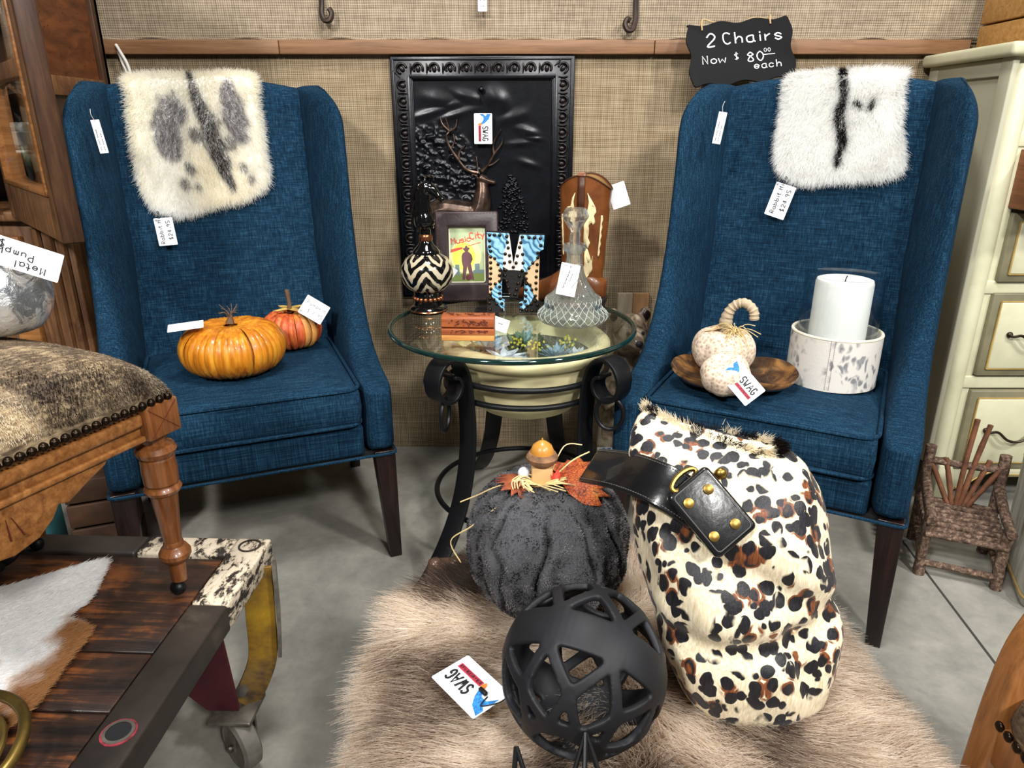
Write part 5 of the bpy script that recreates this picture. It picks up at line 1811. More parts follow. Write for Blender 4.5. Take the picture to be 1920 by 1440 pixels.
# back leg sweeping up into a curved top (nearest the camera axis, on its left side)
p = crom([(-0.232, 0.10, 0.0), (-0.226, 0.10, 0.15), (-0.220, 0.102, 0.30), (-0.214, 0.105, 0.40), (-0.200, 0.11, 0.47), (-0.165, 0.118, 0.522), (-0.11, 0.125, 0.55), (-0.03, 0.13, 0.56), (0.05, 0.13, 0.56)], 6)
G().tube(p, 1.0, flat=(0.027, 0.034), up=(0, 1, 0)).obj('bent_frame', 'maple_brown', wc, bevel=0.006, seg=3)
G().tube(crom([(-0.20, -0.28, 0.0), (-0.195, -0.28, 0.25), (-0.19, -0.28, 0.36)], 5), 1.0, flat=(0.036, 0.036), up=(0, 1, 0)).obj('front_leg', 'maple_brown', wc, bevel=0.004)
G().box((-0.210, -0.08, 0.348), (0.03, 0.38, 0.05)).obj('seat_rail', 'maple_brown', wc, bevel=0.004)
G().box((0.02, 0.100, 0.348), (0.40, 0.03, 0.05)).obj('seat_rail', 'maple_brown', wc, bevel=0.004)
rows = []
for s, z in ((1.0, 0.338), (1.02, 0.355), (1.0, 0.375), (0.92, 0.392), (0.7, 0.402), (0.3, 0.406), (0.01, 0.406)):
    rows.append([(x * s - 0.020, y * s - 0.09, z + 0.040) for x, y in rrect(0.42, 0.37, 0.05, 5)])
G().grid(rows, closed_u=True, cap=True).obj('seat_pad', 'brindle_hide', wc, ang=80)
nh = None
for k in range(18):
    l = (-0.232, 0.08 - k * 0.014, 0.384)
    if nh is None:
        nh = G().ball((0, 0, 0), (0.004, 0.006, 0.006), 8, 6).obj('nailhead', 'nailhead', wc, loc=l)
    else:
        copy_part(nh, wc, l)

# ------------------------------------------------------------------ carved bear and board behind the table
wood('grey_board', (126, 112, 92), (156, 142, 118), (176, 162, 140), 'Z', 0.8, 5, 12)
wood('tan_board', (120, 86, 54), (146, 108, 70), (160, 124, 86), 'Z', 0.7, 5, 12)
bo = thing('wooden_board', 'weathered two-tone wooden board leaning on wall behind bear', 'board', (0.365, 2.105, 0), rot=(math.radians(-1), 0, 0))
G().box((-0.022, 0, 0.262), (0.046, 0.016, 0.524)).obj('plank', 'grey_board', bo, bevel=0.002)
G().box((0.026, 0, 0.262), (0.048, 0.016, 0.524)).obj('plank', 'tan_board', bo, bevel=0.002)
t_ = NT('carved_wood')
cz = t_.noise(26, 5, 0.6, 0.8)
t_.base(t_.ramp(cz, [(0.35, (64, 48, 36)), (0.5, (132, 116, 96)), (0.66, (190, 176, 152))]))
t_.set(0.5, 0, coat=0.2)
t_.bump(cz, 0.3, 0.003)
be = thing('carved_bear', 'carved grey-brown wooden bear figure standing behind glass table', 'figurine', (0.335, 1.995, 0), math.radians(12))
g = G()
g.ball((0, 0, 0.16), (0.065, 0.055, 0.13), 20, 14)
g.ball((0, -0.008, 0.28), (0.052, 0.048, 0.07), 18, 12)
g.ball((0, -0.018, 0.385), (0.050, 0.046, 0.055), 18, 12)
g.ball((0, -0.060, 0.372), (0.024, 0.03, 0.022), 14, 10)
for s in (-1, 1):
    g.ball((s * 0.044, -0.008, 0.432), (0.019, 0.010, 0.021), 12, 8)
    g.tube(crom([(s * 0.05, -0.01, 0.30), (s * 0.07, -0.02, 0.25), (s * 0.05, -0.05, 0.20)], 5), [.022] * 11, 10)
    g.tube(crom([(s * 0.04, -0.01, 0.14), (s * 0.048, -0.025, 0.07), (s * 0.048, -0.03, 0.016)], 5), [.032] * 11, 10)
    g.ball((s * 0.05, -0.045, 0.016), (0.028, 0.04, 0.016), 12, 8)
bod = g.obj('body', 'carved_wood', be, remesh=0.005, sm_it=3)
G().ball((0, -0.090, 0.378), (0.010, 0.007, 0.008), 10, 6).obj('nose', 'ink', be)
for s in (-1, 1):
    G().ball((s * 0.020, -0.060, 0.398), (0.005, 0.004, 0.005), 8, 6).obj('eye', 'ink', be)
    G().ball((s * 0.045, -0.017, 0.432), (0.011, 0.004, 0.013), 10, 6).obj('inner_ear', 'leg_espresso', be)
be.scale = (1.1, 1.1, 1.13)
swag('white printed shop tag hanging at feet of carved bear', frame((0.1, 0, -1), (1, -0.3, 0.1), (0.276, 1.90, 0.075)), 0.07, 0.045)

# ------------------------------------------------------------------ old oak cabinet with open glazed door (left)
cb = thing('oak_cabinet', 'tall old oak cabinet with open glass door at left', 'cabinet', (-1.10, 1.79, 0))
CD = 0.32
CW = 0.75
G().box((-CW / 2, CD / 2, 0.39), (CW, CD, 0.78)).obj('base_body', 'cabinet_oak', cb, bevel=0.004)
G().box((-CW / 2, CD / 2 - 0.012, 0.792), (CW + 0.02, CD + 0.03, 0.026)).obj('ledge', 'cabinet_oak', cb, bevel=0.006)
dw = G().box((-0.30, -0.010, 0.700), (0.36, 0.022, 0.085)).obj('drawer', 'oak_gold', cb, bevel=0.004)
dr2 = G().box((-0.30, -0.010, 0.33), (0.36, 0.022, 0.58)).obj('cupboard_door', 'oak_gold', cb, bevel=0.004)
G().box((-0.30, -0.022, 0.33), (0.25, 0.008, 0.46)).obj('door_panel', 'cabinet_oak', dr2, bevel=0.004)
for x in (-0.025, -0.055, -0.085):
    G().tube([(x, -0.004, 0.02), (x, -0.004, 0.76)], 0.011, 8).obj('fluted_post', 'cabinet_oak', cb)
# upper case: side frame with recessed worm-holed panel, back, shelves
t_ = NT('wormy_panel')
vv = t_.n('ShaderNodeTexVoronoi')
vv.inputs['Scale'].default_value = 60
t_.l(t_.coord('Object'), vv.inputs['Vector'])
wd = t_.noise(4, 5, 0.6, 0.6, vec=(3, 3, 9))
t_.base(t_.mix(t_.ramp(vv.outputs['Distance'], [(0.09, (255, 255, 255)), (0.13, (0, 0, 0))]), t_.ramp(wd, [(0.3, (62, 32, 14)), (0.6, (104, 58, 28)), (0.8, (122, 72, 36))]), (22, 10, 6)))
t_.set(0.4)
for y in (0.02, CD - 0.014):
    G().box((-0.012, y, 1.24), (0.024, 0.03, 0.87)).obj('side_stile', 'cabinet_dark', cb, bevel=0.002)
G().box((-0.012, CD / 2, 1.092), (0.022, CD - 0.05, 0.045)).obj('side_rail', 'cabinet_oak', cb, bevel=0.002)
G().box((-0.018, CD / 2, 1.39), (0.008, CD - 0.05, 0.56)).obj('side_panel', 'wormy_panel', cb, smooth=False)
G().box((-0.018, CD / 2, 0.94), (0.008, CD - 0.05, 0.27)).obj('lower_side_panel', 'cabinet_dark', cb, smooth=False)
G().box((-CW / 2, CD - 0.006, 1.24), (CW, 0.012, 0.87)).obj('back_panel', 'cabinet_dark', cb, smooth=False)
for z in (0.925, 1.11, 1.36):
    G().box((-CW / 2 - 0.01, CD / 2, z), (CW - 0.04, CD - 0.03, 0.018)).obj('shelf', 'cabinet_oak', cb, bevel=0.002)
G().box((-0.014, 0.006, 1.24), (0.028, 0.022, 0.87)).obj('front_stile', 'cabinet_oak', cb, bevel=0.003)
# the door, hinged at the stile, standing open towards the room
hx_, fx_ = Vector((-0.112, -0.012, 0)), Vector((0.262, -0.430, 0))
e = (fx_ - hx_).normalized()
nrm = Vector((-e.y, e.x, 0))
DWd = (fx_ - hx_).length
def dbx(x0, x1, z0, z1, th, name, m, par, off=0.0):
    c = hx_ + e * ((x0 + x1) / 2) + nrm * off
    Mx = Matrix((e, nrm, Vector((0, 0, 1)))).transposed()
    return G().box((c.x, c.y, (z0 + z1) / 2), (x1 - x0, th, z1 - z0), M=Mx).obj(name, m, par, bevel=0.003)
door = dbx(0, 0.05, 0.79, 1.56, 0.026, 'glazed_door', 'cabinet_oak', cb)
dbx(DWd - 0.045, DWd, 0.79, 1.56, 0.028, 'door_stile', 'cabinet_oak', door)
dbx(0.045, DWd - 0.04, 0.79, 0.872, 0.026, 'door_rail', 'cabinet_oak', door)
dbx(0.045, DWd - 0.04, 1.085, 1.118, 0.022, 'glazing_bar', 'cabinet_oak', door)
dbx(0.045, DWd - 0.04, 1.30, 1.56, 0.026, 'door_rail', 'cabinet_oak', door)
dbx(DWd - 0.004, DWd + 0.010, 0.79, 1.56, 0.036, 'door_edge', 'cabinet_dark', door, 0.004)
for a, b in ((0.872, 1.085), (1.118, 1.30)):
    dbx(0.045, DWd - 0.04, a, b, 0.003, 'pane', 'clear_glass', door)
for x0, x1, z0, z1 in ((0.05, 0.062, 0.872, 1.30), (DWd - 0.057, DWd - 0.045, 0.872, 1.30), (0.05, DWd - 0.045, 0.872, 0.884)):
    dbx(x0, x1, z0, z1, 0.034, 'glazing_bead', 'oak_gold', door)
# white porcelain figure and a black tassel on the cabinet ledge
plain('porcelain', (226, 222, 212), 0.25, var=0.05)
sw = thing('porcelain_basket', 'white porcelain handled basket seen through the cabinet door glass', 'ornament', (-1.232, 1.90, 0.9345), 0.3)
G().box((0, 0, 0.004), (0.10, 0.08, 0.008)).obj('base', 'porcelain', sw, bevel=0.003)
g = G()
g.lathe([(0.02, 0.008), (0.045, 0.02), (0.055, 0.05), (0.05, 0.052), (0.02, 0.02)], 28)
g.obj('bowl', 'porcelain', sw)
for r in (0.062, 0.070, 0.078):
    G().tube([(r * math.cos(a), 0.004, 0.05 + 1.55 * r * math.sin(a)) for a in np.linspace(0, PI, 22)], 0.005, 8).obj('handle', 'porcelain', sw)
for a in range(5):
    G().ball((0.02 * math.cos(a * 1.26), 0.02 * math.sin(a * 1.26), 0.06), 0.014, 12, 8).obj('porcelain_flower', 'porcelain', sw)
plain('tassel_black', (10, 9, 10), 0.8)
ts = thing('black_tassel', 'black tassel lying on the cabinet ledge at left edge', 'tassel', (-1.262, 1.775, 0.806))
g = G()
for k in range(60):
    x = random.uniform(-.02, .02)
    g.tube(crom([(x * 0.4, 0, 0.115), (x, -0.015, 0.07), (x * 1.2, -0.025 - 0.01 * random.random(), 0.004)], 4), 0.0016, 4)
g.obj('fringe', 'tassel_black', ts, kind='stuff')
G().ball((0, 0, 0.125), (0.016, 0.014, 0.02), 12, 8).obj('tassel_head', 'leaf_green', ts)
# pale electric cable hanging by the cabinet
plain('cable_white', (214, 212, 204), 0.5)
cbx = thing('white_cable', 'white electric cable hanging between cabinet and burlap wall', 'cable', (-1.045, 2.10, 0))
G().tube(crom([(-0.024, 0.014, 1.205), (-0.008, 0, 1.185), (0.008, -0.004, 1.15), (0.012, -0.002, 1.09), (0.010, 0.004, 0.95)], 6), 0.004, 8).obj('cord', 'cable_white', cbx)
G().tube(crom([(-0.022, 0.016, 1.19), (-0.010, 0.004, 1.16), (0.002, 0.002, 1.11), (0.006, 0.004, 0.95)], 6), 0.0035, 8).obj('cord', 'cable_white', cbx)

# ------------------------------------------------------------------ industrial cart
t_ = NT('cart_planks')
f1 = t_.noise(5, 6, 0.65, 0.6, vec=(1, 12, 12))
f2 = t_.noise(7, 5, 0.7, 0.4)
ss = t_.math('ADD', t_.math('MULTIPLY', f1, 0.5), t_.math('MULTIPLY', f2, 0.5))
t_.base(t_.ramp(ss, [(0.40, (15, 10, 9)), (0.51, (46, 27, 18)), (0.62, (122, 70, 32))]))
t_.set(0.42, 0, coat=0.1)
t_.bump(f1, 0.4, 0.003)
t_ = NT('cart_rim')
f1 = t_.noise(6, 5, 0.6, 0.3)
t_.base(t_.ramp(f1, [(0.3, (26, 22, 20)), (0.6, (50, 43, 38)), (0.75, (86, 74, 62))]))
t_.set(0.5)
t_.bump(f1, 0.3, 0.003)
t_ = NT('cart_worn_white')
f1 = t_.noise(60, 6, 0.72, 0.2, vec=(1, 0.5, 1))
t_.base(t_.ramp(f1, [(0.45, (38, 30, 26)), (0.52, (192, 178, 156)), (0.8, (216, 204, 186))]))
t_.set(0.55)
t_.bump(f1, 0.5, 0.003)
t_ = NT('yellow_steel')
f1 = t_.noise(9, 5, 0.65, 0.5)
t_.base(t_.ramp(f1, [(0.35, (60, 46, 34)), (0.5, (130, 98, 30)), (0.65, (168, 132, 30))]))
t_.set(0.5, 0.2)
plain('dull_red', (112, 34, 44), 0.6, var=0.3, vs=90)
plain('maroon_steel', (70, 26, 34), 0.5, 0.2, var=0.2)
plain('bare_steel', (120, 116, 108), 0.4, 0.8, var=0.25, vs=30)
plain('grey_rubber', (112, 108, 100), 0.65, var=0.2, vs=20)
CA = math.radians(-2.5)
kt = thing('industrial_cart', 'low industrial factory cart with worn wooden deck at left', 'cart', (-0.395, 1.012, 0), CA)
CZ = 0.36
# local: right edge x=0, back edge y=0, deck extends to -x and -y
G().box((-0.0285, -0.085, CZ - 0.02), (0.055, 0.17, 0.042)).obj('side_rim_end', 'cart_worn_white', kt, bevel=0.004)
G().box((-0.0285, -0.53, CZ - 0.02), (0.055, 0.715, 0.042)).obj('side_rim', 'cart_rim', kt, bevel=0.004)
G().box((-0.13, -0.026, CZ - 0.02), (0.145, 0.05, 0.042)).obj('end_rim', 'cart_worn_white', kt, bevel=0.004)
G().box((-0.65, -0.026, CZ - 0.02), (0.89, 0.05, 0.042)).obj('end_rim', 'cart_rim', kt, bevel=0.004)
ys = [-0.053, -0.268, -0.368, -0.50, -0.62, -0.74, -0.885]
for a, b in zip(ys[:-1], ys[1:]):
    G().box((-0.575, (a + b) / 2, CZ - 0.022), (1.03, abs(b - a) - 0.003, 0.036)).obj('plank', 'cart_planks', kt, bevel=0.002)
G().box((-0.575, -0.47, CZ - 0.048), (1.0, 0.8, 0.012)).obj('deck_underside', 'cart_rim', kt, smooth=False)
# drilled hole with red ring in the rim
G().lathe([(0.0135, 0.0), (0.017, 0.0), (0.017, 0.002), (0.0135, 0.002)], 28, c=(-0.028, -0.40, CZ + 0.0012), cap=False).obj('hole_ring', 'bare_steel', kt)
G().lathe([(0.0165, 0.0), (0.0195, 0.0), (0.0195, 0.001), (0.0165, 0.001)], 28, c=(-0.028, -0.40, CZ + 0.0010), cap=False).obj('red_ring', 'dull_red', kt)
G().lathe([(0.001, 0.0), (0.0140, 0.0), (0.0140, 0.0012), (0.001, 0.0012)], 28, c=(-0.028, -0.40, CZ + 0.0010)).obj('hole', 'under_cloth', kt)
G().lathe([(0.0150, 0.0), (0.018, 0.0), (0.018, 0.0015), (0.0150, 0.0015)], 28, c=(-0.028, -0.024, CZ + 0.0012), cap=False).obj('hole_ring', 'cart_rim', kt)
# bent steel leg and caster
lg = crom([(-0.012, -0.045, 0.335), (-0.014, -0.05, 0.25), (-0.018, -0.055, 0.17), (-0.032, -0.075, 0.125), (-0.048, -0.09, 0.10)], 6)
G().tube(lg, 1.0, flat=(0.046, 0.006), up=(0.35, -1, 0.0)).obj('bent_leg', 'yellow_steel', kt, bevel=0.001)
G().tube([(0.013, -0.036, 0.335), (0.012, -0.04, 0.25), (0.008, -0.046, 0.17)], 1.0, flat=(0.006, 0.03), up=(0.35, -1, 0)).obj('leg_flange', 'bare_steel', kt)
G().lathe([(0.001, 0), (0.010, 0), (0.010, 0.008), (0.001, 0.008)], 6, M=Matrix.Rotation(math.radians(70), 3, 'X'), c=(-0.045, -0.086, 0.125)).obj('bolt', 'bare_steel', kt, smooth=False)
G().prism([(-0.15, 0.15), (-0.075, 0.30), (-0.06, 0.30), (-0.048, 0.10), (-0.10, 0.098)], -0.105, -0.099, 'xz').obj('gusset', 'maroon_steel', kt, smooth=False)
G().box((-0.055, -0.095, 0.094), (0.07, 0.07, 0.008)).obj('caster_plate', 'bare_steel', kt, bevel=0.002)
wheelM = Matrix.Rotation(math.radians(90), 3, 'Y') 
wheelM = Matrix.Rotation(math.radians(50), 3, 'Z') @ wheelM
wh = G().lathe([(0.018, -0.014), (0.030, -0.014), (0.036, -0.016), (0.043, -0.012), (0.045, 0.0), (0.043, 0.012), (0.036, 0.016), (0.030, 0.014), (0.018, 0.014)], 36, M=wheelM, c=(-0.045, -0.115, 0.0455)).obj('wheel', 'grey_rubber', kt)
for s in (-1, 1):
    n_ = wheelM @ Vector((0, 0, s * 0.019))
    G().tube([Vector((-0.052, -0.097, 0.092)) + n_, Vector((-0.045, -0.115, 0.044)) + n_], 1, flat=(0.034, 0.003), up=tuple(wheelM @ Vector((0, 0, 1)))).obj('caster_fork', 'bare_steel', kt)
G().tube([Vector((-0.045, -0.115, 0.0455)) - wheelM @ Vector((0, 0, 0.024)), Vector((-0.045, -0.115, 0.0455)) + wheelM @ Vector((0, 0, 0.024))], 0.006, 10).obj('axle', 'bare_steel', kt)
# other corner legs, mostly hidden under the deck
for x, y in ((-0.07, -0.80), (-1.02, -0.06), (-1.02, -0.80)):
    G().box((x, y, 0.21), (0.05, 0.05, 0.24)).obj('corner_leg', 'cart_rim', kt, bevel=0.003)
    G().lathe([(0.018, -0.014), (0.043, -0.012), (0.045, 0.0), (0.043, 0.012), (0.018, 0.014)], 28, M=wheelM, c=(x, y, 0.0455)).obj('wheel', 'grey_rubber', kt)
    G().box((x, y, 0.075), (0.04, 0.04, 0.04)).obj('caster_fork', 'bare_steel', kt, bevel=0.003)

# calf hide lying on the cart
def flat_map(z):
    def f(x, y):
        p = np.stack([x, y, np.full_like(x, z) + 0.004 * vnoise(x, y, 14, 4)], 1)
        return p, np.repeat(np.array([[0, 0, 1.0]]), len(x), 0)
    return f
ck = thing('calf_hide', 'white and tan calf hide spread on the cart deck', 'fur hide')
ho = [(-0.640, 0.936), (-0.70, 0.900), (-0.78, 0.85), (-0.90, 0.80), (-1.0, 0.72), (-0.98, 0.58), (-0.80, 0.50), (-0.66, 0.50), (-0.59, 0.57), (-0.562, 0.63), (-0.560, 0.67), (-0.564, 0.71), (-0.564, 0.75), (-0.568, 0.776), (-0.592, 0.790), (-0.612, 0.802), (-0.606, 0.835), (-0.615, 0.88), (-0.624, 0.920)]
h = Hide(ho, (-0.74, 0.72), flat_map(0.3615), nth=140)
h.sheet('pelt', 'white_pelt', ck, 0.003)
x, y, s, th, p, nn = h.sample(70000, 0.12)
m = len(x)
r = RNG.normal(0, 1, (m, 3))
flow = np.array([0.75, 0.25, 0.0])
D = nn * 0.35 + flow + 0.16 * r
D[:, 2] = np.abs(D[:, 2]) * 0.25 + 0.14
D /= np.linalg.norm(D, axis=1)[:, None]
nzt = (vnoise(x, y, 26, 2) - 0.5) * 0.04 + (vnoise(x, y, 60, 3) - 0.5) * 0.02
tanm = np.clip((x + 0.616 + nzt) * 45, 0, 1) * np.clip((0.812 - y + nzt) * 45, 0, 1)
tanm = np.maximum(tanm, 0.8 * np.clip((1.0 - ell(x, y, -0.672, 0.70, 0.03, 0.02) + nzt * 12) * 3, 0, 1))
c0, c1 = slin((255, 255, 255)), slin((196, 150, 102))
colr = c0 + (c1 - c0) * tanm[:, None]
colr *= RNG.uniform(0.85, 1.08, m)[:, None]
hairs('fur', p + nn * 0.0034, D, RNG.uniform(0.009, 0.016, m), 0.00045, np.clip(colr, 0, 1), ck, 'fur_fibre', npts=3)

# brass trivet at the lower left corner and dark iron foliage bits
plain('dull_brass', (128, 108, 58), 0.38, 0.9, var=0.25, vs=20)
tv = thing('brass_trivet', 'round openwork brass piece at lower left corner on cart', 'trivet', (-0.592, 0.545, 0.388), rot=(math.radians(8), math.radians(-5), 0))
G().tube(circ(0.085, 56), 0.0062, 10, closed=True).obj('rim', 'dull_brass', tv)
G().tube(circ(0.064, 48, 0.004, (0.006, -0.004)), 0.0036, 8, closed=True).obj('inner_ring', 'dull_brass', tv)
G().tube(crom([(-0.08, -0.02, 0.004), (-0.02, 0.03, 0.008), (0.02, 0.0, 0.008), (0.055, -0.06, 0.003)], 8), 0.0036, 8).obj('scroll', 'dull_brass', tv)
G().tube(crom([(-0.03, 0.075, 0.004), (0.01, 0.05, 0.008), (0.03, 0.02, 0.008), (0.01, 0.005, 0.006)], 8), 0.003, 8).obj('scroll', 'dull_brass', tv)
lfp = [(0.0, 0.0), (0.012, 0.018), (0.02, 0.016), (0.022, 0.03), (0.034, 0.03), (0.034, 0.045), (0.046, 0.052), (0.03, 0.058), (0.02, 0.05), (0.008, 0.05), (0.004, 0.036), (-0.008, 0.03)]
G().prism(lfp, 0.0, 0.003, 'xy').obj('leaf_plate', 'dull_brass', tv, loc=(-0.01, -0.045, 0.002))
ir = thing('iron_ornament', 'dark wrought iron scroll ornament at left edge of cart', 'ornament', (-0.80, 0.945, 0.362))
G().tube(crom([(-0.10, -0.02, 0.02), (-0.04, 0.0, 0.03), (0.0, -0.005, 0.02), (0.02, -0.02, 0.012), (0.035, -0.012, 0.02), (0.03, 0.004, 0.03)], 6), 0.008, 8).obj('scroll', 'iron_black', ir)
G().tube(crom([(-0.10, -0.045, 0.012), (-0.03, -0.035, 0.016), (0.0, -0.03, 0.010), (0.03, -0.034, 0.012)], 6), 0.007, 8).obj('scroll', 'iron_black', ir)
G().box((-0.06, 0.03, 0.022), (0.08, 0.03, 0.04)).obj('foot_block', 'iron_black', ir, bevel=0.004)

# ------------------------------------------------------------------ cowhide stool on the cart
rd = Vector((0.072, 0.174, 0)).normalized()     # along the near rail, away from the camera
ld = Vector((-rd.y, rd.x, 0))                   # to the left, into the stool
SM = Matrix((ld, -rd, Vector((0, 0, 1)))).transposed().to_4x4()
SM.translation = Vector((-0.482, 0.872, 0.36))
# local: corner leg at origin; +x goes left across the stool, +y towards the camera
so_ = thing('cowhide_stool', 'carved oak stool with brindle cowhide seat standing on cart', 'stool', M=SM)
SLX, SLY = 0.30, 0.42
legp = [(0.001, 0.022), (0.0105, 0.022), (0.0115, 0.04), (0.0120, 0.052), (0.0175, 0.056), (0.0215, 0.063), (0.0215, 0.069), (0.0175, 0.076), (0.0135, 0.079), (0.0135, 0.084), (0.0122, 0.087), (0.0145, 0.12), (0.0178, 0.158), (0.0185, 0.163), (0.0225, 0.166), (0.0248, 0.171), (0.0225, 0.176), (0.0205, 0.178), (0.0225, 0.181), (0.0232, 0.20), (0.0222, 0.217), (0.0205, 0.219), (0.0240, 0.222), (0.0268, 0.229), (0.0240, 0.236), (0.0195, 0.238), (0.0160, 0.241), (0.0165, 0.247), (0.0215, 0.251), (0.0215, 0.255), (0.001, 0.256)]
leg0 = None
for x, y in ((0, 0), (SLX, 0), (0, SLY), (SLX, SLY)):
    if leg0 is None:
        leg0 = G().lathe(legp, 28).obj('turned_leg', 'oak_turned', so_, ang=22)
        L_ = leg0
        blk = G().box((0, 0, 0.2775), (0.052, 0.052, 0.047)).obj('corner_block', 'oak_turned', leg0, bevel=0.002)
        gg = G()
        for a, b in (((-0.022, -0.022), (0.022, 0.022)), ((-0.022, 0.022), (0.022, -0.022))):
            gg.tube([(-0.0263, a[0], 0.2775 + a[1] * 0.9), (-0.0263, b[0], 0.2775 + b[1] * 0.9)], 0.0006, 4)
        cx_ = gg.obj('carved_cross', 'carving_dark', leg0)
        cs_ = G().ball((0, 0.006, 0.011), (0.012, 0.010, 0.011), 12, 8).obj('caster', 'iron_black', leg0)
    else:
        L_ = copy_part(leg0, so_, (x, y, 0))
        for q in (blk, cx_, cs_):
            copy_part(q, L_)
def rail(a, b, face):
    a, b = Vector(a), Vector(b)
    c = (a + b) / 2
    d = (b - a)
    L = d.length - 0.05
    if abs(d.y) > abs(d.x):
        r_ = G().box((c.x, c.y, 0.276), (0.024, L, 0.044)).obj('rail', 'oak_gold', so_, bevel=0.003)
        G().box((c.x + face * 0.014, c.y, 0.284), (0.012, L, 0.018)).obj('bead_moulding', 'oak_gold', r_, bevel=0.005, seg=3)
        G().box((c.x + face * 0.014, c.y, 0.258), (0.010, L, 0.008)).obj('bead_moulding', 'oak_gold', r_, bevel=0.002)
        ap = [(-0.135, 0.256), (-0.125, 0.246), (-0.10, 0.236), (-0.072, 0.222), (-0.060, 0.226), (-0.05, 0.212), (-0.03, 0.198), (0, 0.192), (0.03, 0.198), (0.05, 0.212), (0.060, 0.226), (0.072, 0.222), (0.10, 0.236), (0.125, 0.246), (0.135, 0.256)]
        G().prism([(c.y + q, z) for q, z in ap], c.x + face * 0.004, c.x + face * 0.014, 'yz').obj('scalloped_apron', 'oak_gold', r_, bevel=0.002)
        g = G()
        for an in (-0.5, 0, 0.5):
            g.tube([(c.x + face * 0.0145, c.y + 0.012 * an, 0.238), (c.x + face * 0.0148, c.y + 0.030 * an, 0.212)], [0.0004, 0.0012], 5)
        g.obj('carved_fan', 'carving_dark', r_)
    else:
        r_ = G().box((c.x, c.y, 0.276), (L, 0.024, 0.044)).obj('rail', 'oak_gold', so_, bevel=0.003)
        G().box((c.x, c.y + face * 0.014, 0.284), (L, 0.012, 0.018)).obj('bead_moulding', 'oak_gold', r_, bevel=0.005, seg=3)
rail((0, 0, 0), (0, SLY, 0), -1)
rail((SLX, 0, 0), (SLX, SLY, 0), 1)
rail((0, 0, 0), (SLX, 0, 0), -1)
rail((0, SLY, 0), (SLX, SLY, 0), 1)
# domed seat
def seat_z(u, v):
    return 0.302 + 0.066 * ((1 - abs(u) ** 6.0) * (1 - abs(v) ** 6.0)) ** 0.36 + 0.026 * (1 - u * u) * (1 - v * v)
rows = []
NS = 30
for i in range(NS + 1):
    row = []
    for j in range(NS + 1):
        u, v = math.sin((i / NS - 0.5) * PI), math.sin((j / NS - 0.5) * PI)
        row.append((SLX / 2 + u * (SLX / 2 + 0.022), SLY / 2 + v * (SLY / 2 + 0.022), seat_z(u, v)))
    rows.append(row)
ss_ = G().grid(rows).obj('seat', 'brindle_hide', so_, ang=85)
nh2 = None
for k in range(34):
    for side in range(2):
        l = (-0.0225, -0.014 + k * 0.0132, 0.304) if side == 0 else (-0.014 + k * 0.0098, -0.0225, 0.304)
        if nh2 is None:
            nh2 = G().ball((0, 0, 0), 0.0058, 10, 7).obj('nailhead', 'nailhead', so_, loc=l)
        else:
            copy_part(nh2, so_, l)
# short cowhide hair on the seat
n = 60000
u, v = np.sin(RNG.uniform(-1.50, 1.50, n)), np.sin(RNG.uniform(-1.50, 1.50, n))
def sz(u, v):
    return 0.302 + 0.066 * ((1 - np.abs(u) ** 6.0) * (1 - np.abs(v) ** 6.0)) ** 0.36 + 0.026 * (1 - u * u) * (1 - v * v)
X, Y = SLX / 2 + u * (SLX / 2 + 0.022), SLY / 2 + v * (SLY / 2 + 0.022)
P = np.stack([X, Y, sz(u, v)], 1)
e_ = 0.01
dzx = (sz(np.clip(u + e_, -1, 1), v) - sz(np.clip(u - e_, -1, 1), v)) / (2 * e_ * (SLX / 2 + 0.022))
dzy = (sz(u, np.clip(v + e_, -1, 1)) - sz(u, np.clip(v - e_, -1, 1))) / (2 * e_ * (SLY / 2 + 0.022))
N = np.stack([-dzx, -dzy, np.ones(n)], 1)
N /= np.linalg.norm(N, axis=1)[:, None]
D = N * 0.24 + np.array([-0.6, 0.4, -0.25]) + 0.12 * RNG.normal(0, 1, (n, 3))
D /= np.linalg.norm(D, axis=1)[:, None]
cl1 = vnoise(X, Y, 16, 3) * 0.65 + vnoise(X, Y, 45, 4) * 0.35
dk, md_, lt = slin((58, 49, 43)), slin((148, 132, 114)), slin((246, 236, 214))
k_ = np.clip((cl1 - 0.46) * 2.4 + 0.5 + RNG.normal(0, 0.24, n), 0, 1)[:, None]
colr = np.where(k_ < 0.5, dk + (md_ - dk) * (k_ * 2), md_ + (lt - md_) * (k_ * 2 - 1))
hairs('fur', P - N * 0.0005, D, RNG.uniform(0.005, 0.008, n), 0.00036, colr, so_, 'fur_fibre', npts=3)

# silver pumpkin on the stool
t_ = NT('crinkled_foil')
f1 = t_.noise(40, 5, 0.65, 0.8)
f2 = t_.ramp(t_.noise(26, 5, 0.7, 1.2), [(0.46, (0, 0, 0)), (0.52, (255, 255, 255))])
t_.base(t_.mix(f2, (150, 154, 158), (226, 228, 228)))
t_.set(0.32, 0.75)
t_.bump(f1, 0.8, 0.004)
mpz = 0.757
mpk = thing('silver_pumpkin', 'crinkled silver metal pumpkin on the cowhide stool', 'pumpkin', (-0.672, 0.905, mpz - 0.022))
lobed(mpk, 0.066, 0.066, 8, 0.05, 'crinkled_foil')
g = G()
for k in range(4):
    g.tube(circ(0.014 + 0.001 * k, 20, 0.112 + 0.003 * k), 0.0016, 5, closed=True)
g.obj('raffia_tie', 'canvas_stem', mpk)
G().tube([(0, 0, 0.105), (-0.004, 0, 0.13)], [0.010, 0.007], 8).obj('stem', 'dry_stem', mpk)
